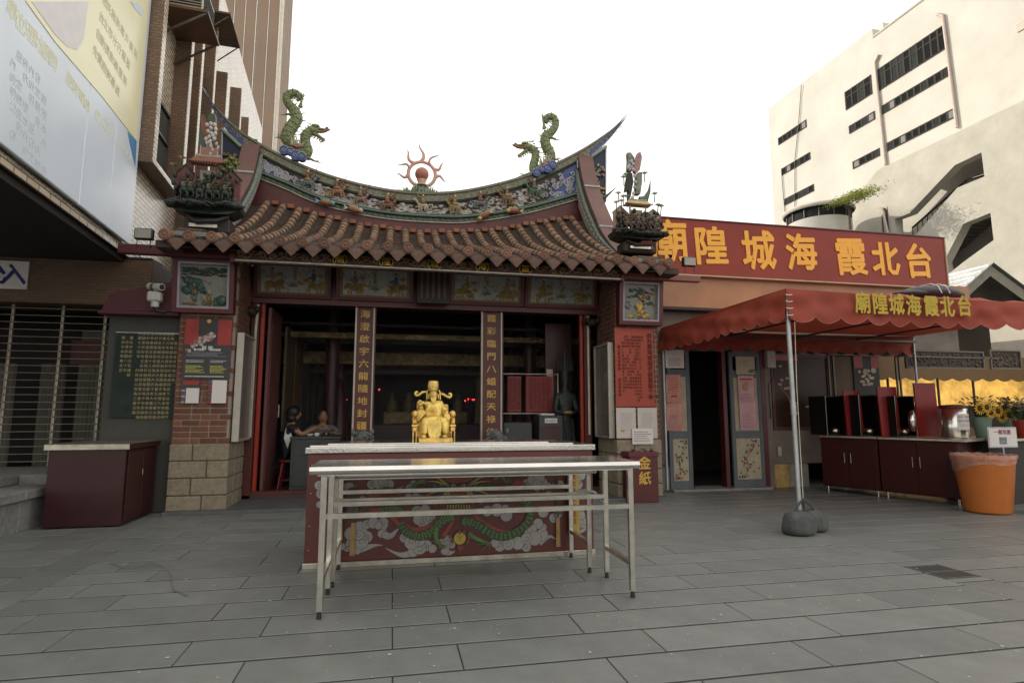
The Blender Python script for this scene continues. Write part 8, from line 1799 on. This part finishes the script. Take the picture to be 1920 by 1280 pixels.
# ---------------------------------------------------------------- stone lions before the couplet boards
M_ls = mat('weathered_grey_stone', (.135, .14, .138, 1), .85, var=.35, scale=12, bump=.5, bscale=40, dirt=.3)
def lion(x, y, lab, d_):
    t = thing('stone_lion', lab, 'statue', (x, y, .045), 0, 'grey stone lions at the foot of the couplet boards')
    q = MB(); q.box(-.22, .22, -.2, .25, 0, .42, M_ls, ch=.02); q.build('plinth', t)
    J = dict(hip=(0, .12, .56, .13, .12), back=(0, .05, .70, .12), chest=(0, -.04, .80, .13), neck=(.0, -.09, .88, .11), head=(.02 * d_, -.14, .93, .105), muz=(.05 * d_, -.23, .89, .06), flL=(-.09, -.10, .64, .055), fpL=(-.09, -.14, .46, .05), flR=(.09, -.10, .64, .055), fpR=(.09, -.14, .46, .05), hlL=(-.13, .10, .50, .07), hpL=(-.13, -.01, .46, .045), hlR=(.13, .10, .50, .07), hpR=(.13, -.01, .46, .045))
    skin('body', J, [('hip', 'back'), ('back', 'chest'), ('chest', 'neck'), ('neck', 'head'), ('head', 'muz'), ('chest', 'flL'), ('flL', 'fpL'), ('chest', 'flR'), ('flR', 'fpR'), ('hip', 'hlL'), ('hlL', 'hpL'), ('hip', 'hlR'), ('hlR', 'hpR')], M_ls, t, 2)
    q = MB(); rr = random.Random(int(x * 10))
    for k in range(46):
        a = rr.random() * 6.28; r = rr.uniform(.09, .17); z = .88 + r * .72 * sin(a) + .0; q.ell((.02 * d_ + r * cos(a), -.10 + rr.uniform(-.03, .06), z), rr.uniform(.022, .035), M_ls, n=7, k=5)
    q.build('curled_mane', t, kind='stuff')
    q = MB(); q.ell((.05 * d_, -.25, .925), (.03, .022, .02), M_ls); q.ell((-.03 + .04 * d_, -.205, .96), (.02, .02, .018), M_ls); q.ell((.07 + .03 * d_, -.205, .96), (.02, .02, .018), M_ls); q.ell((.05 * d_, -.235, .855), (.045, .03, .012), M_black); q.ell((-.13, -.1, .99), (.03, .025, .04), M_ls); q.ell((.15, -.1, .99), (.03, .025, .04), M_ls); q.build('face', t)
lion(-.43, 9.02, 'weathered stone lion head rising behind the altar below the left couplet board', 1); lion(1.62, 9.02, 'weathered stone lion head rising behind the altar below the right couplet board', -1)
# ================================================================ DARK HALL INTERIOR
M_gdull = mat('dull_gilding', (.22, .15, .05, 1), .5, metal=.3, var=.6, scale=9, dirt=.5); M_lac = mat('dark_red_lacquer', (.055, .011, .008, 1), .4, var=.3, dirt=.3)
for i, (y, z, h, m) in enumerate(((10.2, 3.1, .12, M_dark), (10.8, 2.66, .10, M_gdull), (10.85, 2.9, .05, M_dark), (12.4, 2.32, .26, M_gdull), (12.42, 2.75, .10, M_dark), (13.6, 2.2, .12, M_lac))):
    t = thing('roof_beam', ['dark timber beam just inside the doorway', 'gilded carved beam spanning the hall above the statue', 'thin dark beam over the first gilded beam', 'deep gilded panel beam in the middle of the hall', 'dark beam above the gilded panel', 'red lacquer beam at the back of the hall'][i], 'beam', (.75, y, z)); q = MB(); q.box(-3.2, 3.2, 0, .12, 0, h, m, ch=.01)
    q.build('timber', t)
    if m is M_gdull:
        q = MB(); rr = random.Random(i)
        for k in range(90): q.ell((rr.uniform(-2.6, 2.6), -.01, rr.uniform(.02, h - .02)), (rr.uniform(.02, .06), .012, rr.uniform(.01, .025)), m, n=6, k=4)
        q.build('carving', t, kind='stuff')
for x, y in ((-1.15, 11.5), (2.75, 11.5), (-1.15, 13.4), (2.75, 13.4)):
    t = thing('hall_column', ['first', 'second'][y > 12] + ' dark lacquered column on the ' + ('desk' if x < 0 else 'donation box') + ' side of the hall', 'column', (x, y, .1), 0, 'columns inside the hall'); q = MB(); q.tube([(0, 0, .18), (0, 0, 3.25)], .13, M_lac, n=16); q.build('shaft', t); q = MB(); q.lathe([(.2, 0), (.21, .06), (.17, .14), (.15, .18), (0, .18)], (0, 0, 0), M_ls, n=16); q.build('base', t)
# main shrine at the back
shn = thing('main_shrine', 'carved dark shrine with offering table and red points of light', 'shrine', (.8, 13.9, .1))
q = MB(); q.box(-1.4, 1.4, 0, .8, 0, .95, M_lac, ch=.02); q.box(-1.0, 1.0, .2, 1.0, .95, 1.25, M_gdull, ch=.02); q.build('table', shn)
q = MB(); q.box(-1.5, -1.3, .9, 1.1, .95, 2.2, M_gdull); q.box(1.3, 1.5, .9, 1.1, .95, 2.2, M_gdull); q.box(-1.6, 1.6, .85, 1.1, 2.2, 2.5, M_gdull, ch=.03); q.build('canopy_frame', shn)
for k in range(5):
    q = MB(); x = -.8 + .4 * k; q.lathe([(.13, 0), (.15, .1), (.12, .25), (.06, .34), (.07, .42), (0, .48)], (x, .6, 1.25), M_gdull if k != 2 else M_lac, n=12); q.build('idol', shn)
M_rl2 = mat('red_votive_light', (1.0, .03, .05, 1), .5, emit=4.0, var=0)
for k, (px, py) in enumerate([(619, 747), (631, 750), (639, 748), (650, 749), (711, 730), (878, 748), (886, 749), (889, 749), (872, 751)]):
    p_ = aY(px, py, 13.0); t = thing('votive_light', ['votive lamp of the desk side cluster, farthest from the statue', 'low votive lamp of the desk side cluster beside the two lamps', 'bright red votive lamp in the middle of the desk side cluster', 'dim votive lamp of the desk side cluster nearest the left couplet board', 'lone red votive lamp between the left couplet board and the golden statue', 'red votive lamp first past the golden statue towards the right couplet board', 'red votive lamp amid the tight row beside the right couplet board', 'red votive lamp nearest the right couplet board', 'faint votive lamp nearest the golden statue on its right'][k], 'lamp', p_, 0, 'red votive lamps in the hall'); q = MB(); q.ell((0, 0, 0), .014, M_rl2, n=8, k=6); q.build('bulb', t); q = MB(); q.tube([(0, 0, -.013), (0, 0, -.06)], .014, M_gdull, n=6); q.build('cup', t)
lt = thing('lantern_tower', 'slender tower of dim votive lamps inside the hall', 'lamp tower', (aY(634, 800, 12.2)[0], 12.2, .1)); q = MB(); q.lathe([(.22, 0), (.2, .9), (.14, 1.6), (.03, 1.9)], (0, 0, 0), M_lac, n=12); q.build('tower', lt); q = MB()
for k in range(70): a = k * 2.4; z = .3 + 1.5 * k / 70; r = .22 - .09 * z; q.ell((r * cos(a), r * sin(a), z), .017, mat('dim_lamp', (.30, .20, .10, 1), .5), n=5, k=4)
q.build('lamp_rows', lt, kind='stuff')
# left inner door leaf, notice, wall panels
dl = thing('open_door_leaf', 'maroon door leaf folded back inside the doorway on the desk side', 'door', (-1.93, 9.46, .1)); q = MB(); q.box(0, .05, 0, .9, 0, 2.85, mat('dusty_maroon_door', (.15, .05, .045, 1), .5, dirt=.4), ch=.006); q.build('leaf', dl); q = MB(); q.box(.051, .06, .06, .84, .2, .9, MATS['dusty_maroon_door']); q.box(.051, .06, .06, .84, 1.1, 2.6, MATS['dusty_maroon_door']); q.build('raised_panel', dl)
wp = thing('hall_wall_panel', 'dim ochre painted panels along the inner side wall by the desk', 'wall panel', (-1.85, 10.5, .1))
for k in range(5): q = MB(); q.box(0, .04, .95 * k, .95 * k + .87, .9, 2.7, [MATS['tan_board'], M_gdull, mat('slate_panel', (.09, .10, .10, 1), .7), MATS['tan_board'], M_gdull][k]); q.build('panel', wp)
nt = thing('white_notice', 'small white notice with black letters beside the open door leaf', 'notice', aY(512, 770, 10.4)); q = MB(); q.box(-.10, .10, 0, .01, -.11, .10, M_paper); q.build('card', nt); text("ＬＩＮＧ", .06, M_ink, (0, -.002, .03), nt, ext=.0005)
# desk and stools
dk = thing('hall_desk', 'dark grey office desk inside the doorway with small things on top', 'desk', (-1.20, 9.95, .1)); M_dk = mat('dark_grey_desk', (.045, .048, .046, 1), .5, dirt=.2)
q = MB(); q.box(-.36, .42, -.28, .42, .80, .84, M_dk, ch=.004); q.build('top', dk); q = MB(); q.box(-.34, .40, -.26, .40, 0, .799, M_dk, ch=.004); q.build('body', dk); q = MB(); q.box(-.30, .36, -.272, -.262, .55, .74, M_dk, ch=.003); q.build('drawer', dk); q = MB(); q.box(-.30, .36, -.272, -.262, .08, .50, M_dk, ch=.003); q.build('drawer', dk)
for k, (x, y, r, h) in enumerate(((.02, -.1, .05, .05), (.16, -.05, .06, .06), (-.1, .05, .07, .03))):
    t = thing('small_dish', ['small glazed dish at the near side of the desk', 'taller glass bowl on the desk before the seated woman', 'flat dish beside the reaching hand'][k], 'dish', (-1.20 + x, 9.95 + y, .9405)); q = MB(); q.lathe([(r * .6, 0), (r, h), (r * .9, h), (r * .5, .01), (0, .01)], (0, 0, 0), M_glass if k == 1 else M_white, n=14); q.build('dish', t)
M_rs = mat('red_plastic_stool', (.26, .02, .018, 1), .35)
def stool(x, y, lab):
    t = thing('red_stool', lab, 'stool', (x, y, .1), 0, 'red plastic stools in the hall'); q = MB(); q.lathe([(.0, .46), (.15, .46), (.16, .45), (.16, .43), (.14, .42)], (0, 0, 0), M_rs, n=18); q.build('seat', t)
    for a in range(4): an = pi / 4 + a * pi / 2; q = MB(); q.tube([(.11 * cos(an), .11 * sin(an), .43), (.19 * cos(an), .19 * sin(an), .0)], [.024, .016], M_rs, n=6); q.build('leg', t)
    q = MB(); q.tube([(.165 * cos(a), .165 * sin(a), .14) for a in [2 * pi * k / 12 for k in range(13)]], .010, M_rs, n=5, cap=False); q.build('ring', t)
stool(-1.63, 10.12, 'red stool under the black dressed person'); stool(-1.18, 10.72, 'red stool behind the desk')
M_skin = mat('warm_skin', (.34, .18, .11, 1), .55); M_hair = mat('black_hair', (.012, .010, .009, 1), .45, aniso=(1, 1, .2), bump=.4, bscale=80); M_blk = mat('black_shirt', (.018, .018, .020, 1), .85); M_gry = mat('grey_floral_blouse', (.16, .13, .13, 1), .8, var=.6, scale=40); M_trs = mat('dark_trousers', (.02, .02, .025, 1), .85)
def person(lab, loc, yaw, J, mats, hair, hands_, shoes):
    t = thing('person', lab, 'person', loc, yaw)
    E_ = [('pelvis', 'waist'), ('waist', 'chest'), ('chest', 'neck'), ('neck', 'head'), ('chest', 'shL'), ('shL', 'elL'), ('elL', 'wrL'), ('chest', 'shR'), ('shR', 'elR'), ('elR', 'wrR'), ('pelvis', 'hiL'), ('hiL', 'knL'), ('knL', 'anL'), ('pelvis', 'hiR'), ('hiR', 'knR'), ('knR', 'anR')]
    skin('body', J, E_, M_blk, t, 2, mats)
    h = J['head']; q = MB(); f_ = (h[0], h[1], h[2])
    q.ell((h[0] + .01, h[1], h[2] + .01), (.088, .074, .112), M_skin, n=16, k=12); q.ell((h[0] + .097, h[1], h[2] - .005), (.016, .013, .022), M_skin, n=8)
    for sg_ in (-1, 1): q.ell((h[0] + .082, h[1] + sg_ * .030, h[2] + .022), (.010, .015, .008), M_white, n=8); q.ell((h[0] + .091, h[1] + sg_ * .030, h[2] + .022), (.004, .007, .007), M_ink, n=6); q.ell((h[0] + .088, h[1] + sg_ * .030, h[2] + .042), (.005, .018, .004), M_hair, n=6); q.ell((h[0] + .0, h[1] + sg_ * .078, h[2] + .0), (.018, .010, .028), M_skin, n=8)
    q.ell((h[0] + .086, h[1], h[2] - .045), (.008, .022, .007), mat('lip', (.30, .08, .07, 1), .5), n=8); q.build('face', t)
    q = MB(); hair(q, h); q.build('hair', t)
    for wr, tp in hands_: q = MB(); hand(q, wr, tp, M_skin, .85); q.build('hand', t)
    for a in ('anL', 'anR'): q = MB(); q.ell((J[a][0] + .06, J[a][1], .04), (.13, .045, .04), M_dark, n=12); q.build('shoe', t)
    return t
# figure faces local +X. seated woman in black, arm reaching over the desk
J1 = dict(pelvis=(0, 0, .54, .13, .11), waist=(.02, 0, .70, .105, .09), chest=(.06, 0, .90, .125, .095), neck=(.09, 0, 1.06, .05), head=(.12, 0, 1.19, .07), shL=(.08, .15, 1.0, .06), elL=(.22, .20, .84, .042), wrL=(.42, .12, .90, .03), shR=(.08, -.15, 1.0, .06), elR=(.25, -.20, .86, .042), wrR=(.48, -.12, .98, .03), hiL=(.05, .09, .52, .095), knL=(.42, .12, .50, .07), anL=(.40, .12, .10, .045), hiR=(.05, -.09, .52, .095), knR=(.42, -.12, .50, .07), anR=(.38, -.12, .10, .045))
m1 = {k: M_blk for k in J1}; m1.update({k: M_skin for k in ('neck', 'head', 'elL', 'wrL', 'elR', 'wrR')}); m1.update({k: M_trs for k in ('hiL', 'knL', 'anL', 'hiR', 'knR', 'anR')})
def bob(q, h): q.ell((h[0] - .02, h[1], h[2] + .035), (.115, .105, .115), M_hair, n=16, k=10); q.ell((h[0] - .045, h[1], h[2] - .06), (.09, .10, .095), M_hair, n=14, k=8)
p1 = person('seated person in black top with a white side panel reaching across the desk', (-1.70, 10.12, .1), radians(8), J1, m1, bob, [((.48, -.12, .98), (.56, -.09, 1.0)), ((.42, .12, .90), (.5, .08, .88))], True)
q = MB(); q.fr([(.04, .64), (.10, .84), (.06, .95), (-.0, .97), (-.02, .80)], -.128, -.118, M_white); q.build('white_side_panel', p1)
J2 = dict(pelvis=(0, 0, .54, .13, .12), waist=(.03, 0, .70, .12, .10), chest=(.08, 0, .88, .135, .10), neck=(.11, 0, 1.02, .05), head=(.13, 0, 1.13, .07), shL=(.10, .17, .96, .065), elL=(.20, .30, .84, .045), wrL=(.36, .16, .88, .03), shR=(.10, -.17, .96, .065), elR=(.20, -.32, .84, .045), wrR=(.36, -.16, .88, .03), hiL=(.05, .10, .52, .095), knL=(.30, .13, .48, .07), anL=(.10, .14, .10, .045), hiR=(.05, -.10, .52, .095), knR=(.30, -.13, .48, .07), anR=(.10, -.14, .10, .045))
m2 = {k: M_gry for k in J2}; m2.update({k: M_skin for k in ('neck', 'head', 'wrL', 'wrR')}); m2.update({k: M_trs for k in ('hiL', 'knL', 'anL', 'hiR', 'knR', 'anR')})
def short(q, h): q.ell((h[0] - .018, h[1], h[2] + .04), (.098, .09, .09), mat('brown_hair', (.035, .02, .012, 1), .5), n=14, k=10)
p2 = person('seated person in grey patterned blouse facing out from behind the desk', (-1.20, 10.78, .1), radians(-82), J2, m2, short, [((.36, .16, .88), (.44, .06, .87)), ((.36, -.16, .88), (.44, -.06, .87))], True)
# right side: notices, donation box, guardian figure
st_ = thing('red_notice_rack', 'rack with two red sheets of brush writing inside the doorway', 'rack', (2.4, 10.0, .1)); q = MB()
for x in (-.52, .52): q.tube([(x, .03, 0), (x, .03, 1.92)], .012, M_steelb, n=6)
q.tube([(-.52, .03, 1.9), (.52, .03, 1.9)], .01, M_steelb, n=6); q.tube([(-.52, .03, 1.2), (.52, .03, 1.2)], .01, M_steelb, n=6); q.build('stand', st_)
M_rs2 = mat('dull_red_sheet', (.24, .028, .02, 1), .6)
for (px0, px1, tx) in ((952, 977, ["恭賀城隍爺千秋聖", "新春團拜法會公告", "敬請信眾踴躍參加"]), (986, 1037, ["恭祝城隍老爺聖誕", "安太歲點光明燈處", "一年新台幣伍佰元", "請至服務臺登記入", "霞海城隍廟敬啟啊"])):
    a = aY(px0, 705, 10); b = aY(px1, 772, 10); q = MB(); q.box(a[0] - 2.4, b[0] - 2.4, .0, .012, b[2] - .1, a[2] - .1, M_rs2); s_ = q.build('red_sheet', st_); text(columns(tx), .07, MATS['dark_brush_ink'], ((a[0] + b[0]) / 2 - 2.4, -.003, (a[2] + b[2]) / 2 - .1), s_, ext=.0005, name='brush_writing', ls=1.0, cs=1.25)
cb2 = thing('dark_cabinet', 'dark steel cabinet under the red sheets', 'cabinet', (2.15, 9.75, .1)); q = MB(); q.box(-.28, .22, 0, .4, 0, 1.05, mat('dark_steel', (.05, .055, .055, 1), .45, metal=.3), ch=.01); q.build('body', cb2); q = MB(); q.box(-.26, .20, -.008, -.001, .05, 1.0, MATS['dark_steel']); q.build('door', cb2)
db = thing('donation_box', 'dark donation box with a white label inside the doorway', 'donation box', (2.66, 9.62, .1)); q = MB(); q.box(-.20, .22, 0, .4, 0, 1.17, MATS['dark_steel'], ch=.008); q.build('body', db); q = MB(); q.box(-.17, .19, -.006, -.001, .1, 1.0, M_lac); q.build('front_panel', db); q = MB(); q.box(-.1, .12, -.012, -.0065, 1.04, 1.12, M_paper); q.build('label_plate', db); text("Donation", .048, M_ink, (.01, -.0135, 1.08), db, ext=.0004); q = MB(); q.box(-.14, .1, .1, .3, 1.171, 1.2, M_paper); q.build('tray', db)
gf = thing('guardian_figure', 'tall bronze green guardian figure in pointed crown against the red door leaf', 'statue', (3.0, 9.85, .1)); M_gg = mat('bronze_green_figure', (.035, .043, .038, 1), .5, metal=.3, var=.5, scale=14, bump=.5, bscale=50)
J3 = dict(hem=(0, 0, .1, .18, .14), knee=(0, 0, .6, .15, .12), waist=(0, 0, 1.1, .11, .09), chest=(0, 0, 1.45, .13, .10), neck=(0, 0, 1.65, .05), head=(0, 0, 1.8, .075), crown=(0, 0, 2.05, .05), tip=(0, 0, 2.35, .012), shL=(-.15, 0, 1.5, .07), elL=(-.2, -.06, 1.25, .05), wrL=(-.06, -.16, 1.2, .03), shR=(.15, 0, 1.5, .07), elR=(.2, -.06, 1.25, .05), wrR=(.06, -.16, 1.2, .03))
skin('robed_body', J3, [('hem', 'knee'), ('knee', 'waist'), ('waist', 'chest'), ('chest', 'neck'), ('neck', 'head'), ('head', 'crown'), ('crown', 'tip'), ('chest', 'shL'), ('shL', 'elL'), ('elL', 'wrL'), ('chest', 'shR'), ('shR', 'elR'), ('elR', 'wrR')], M_gg, gf, 2)
q = MB()
for k in range(14): a = k * .45; q.tube([(.13 * cos(a), .10 * sin(a), 1.1), (.17 * cos(a + .1), .13 * sin(a), .6), (.20 * cos(a), .15 * sin(a), .05)], [.015, .022, .02], M_gg, n=5)
for k in range(9): q.cone((-.12 + .03 * k, -.04, 1.95), (-.16 + .04 * k, -.05, 2.2 + .12 * (1 - abs(k - 4) / 4)), .018, M_gg, 4)
q.build('robe_folds', gf); q = MB(); q.ell((0, -.17, 1.22), (.09, .05, .03), mat('dusty_gold_tray', (.34, .20, .08, 1), .5), n=10); q.build('tray', gf)
rl = thing('red_door_leaf', 'dark red lacquered door leaf behind the guardian figure', 'door', (2.72, 10.15, .1)); q = MB(); q.box(0, .5, 0, .05, 0, 2.85, M_lac, ch=.006); q.build('leaf', rl); q = MB(); q.box(.02, .14, -.012, -.001, 1.35, 2.0, M_cream); q.build('calendar', rl)
# smoke of incense hanging in the hall
M_smk = bpy.data.materials.new('incense_haze'); M_smk.use_nodes = True; n = M_smk.node_tree.nodes; l = M_smk.node_tree.links; n.remove(n["Principled BSDF"]); pv_ = n.new("ShaderNodeVolumePrincipled"); pv_.inputs['Color'].default_value = (.8, .83, .85, 1); pv_.inputs['Density'].default_value = .028; l.new(pv_.outputs[0], n["Material Output"].inputs['Volume'])
q = MB(); q.box(-2.45, 3.95, 9.5, 15.2, .12, 3.38, M_smk); o = q.build('incense_smoke', None, kind='stuff'); o['label'] = 'thin bluish incense smoke hanging in the dark temple hall'; o['category'] = 'smoke'
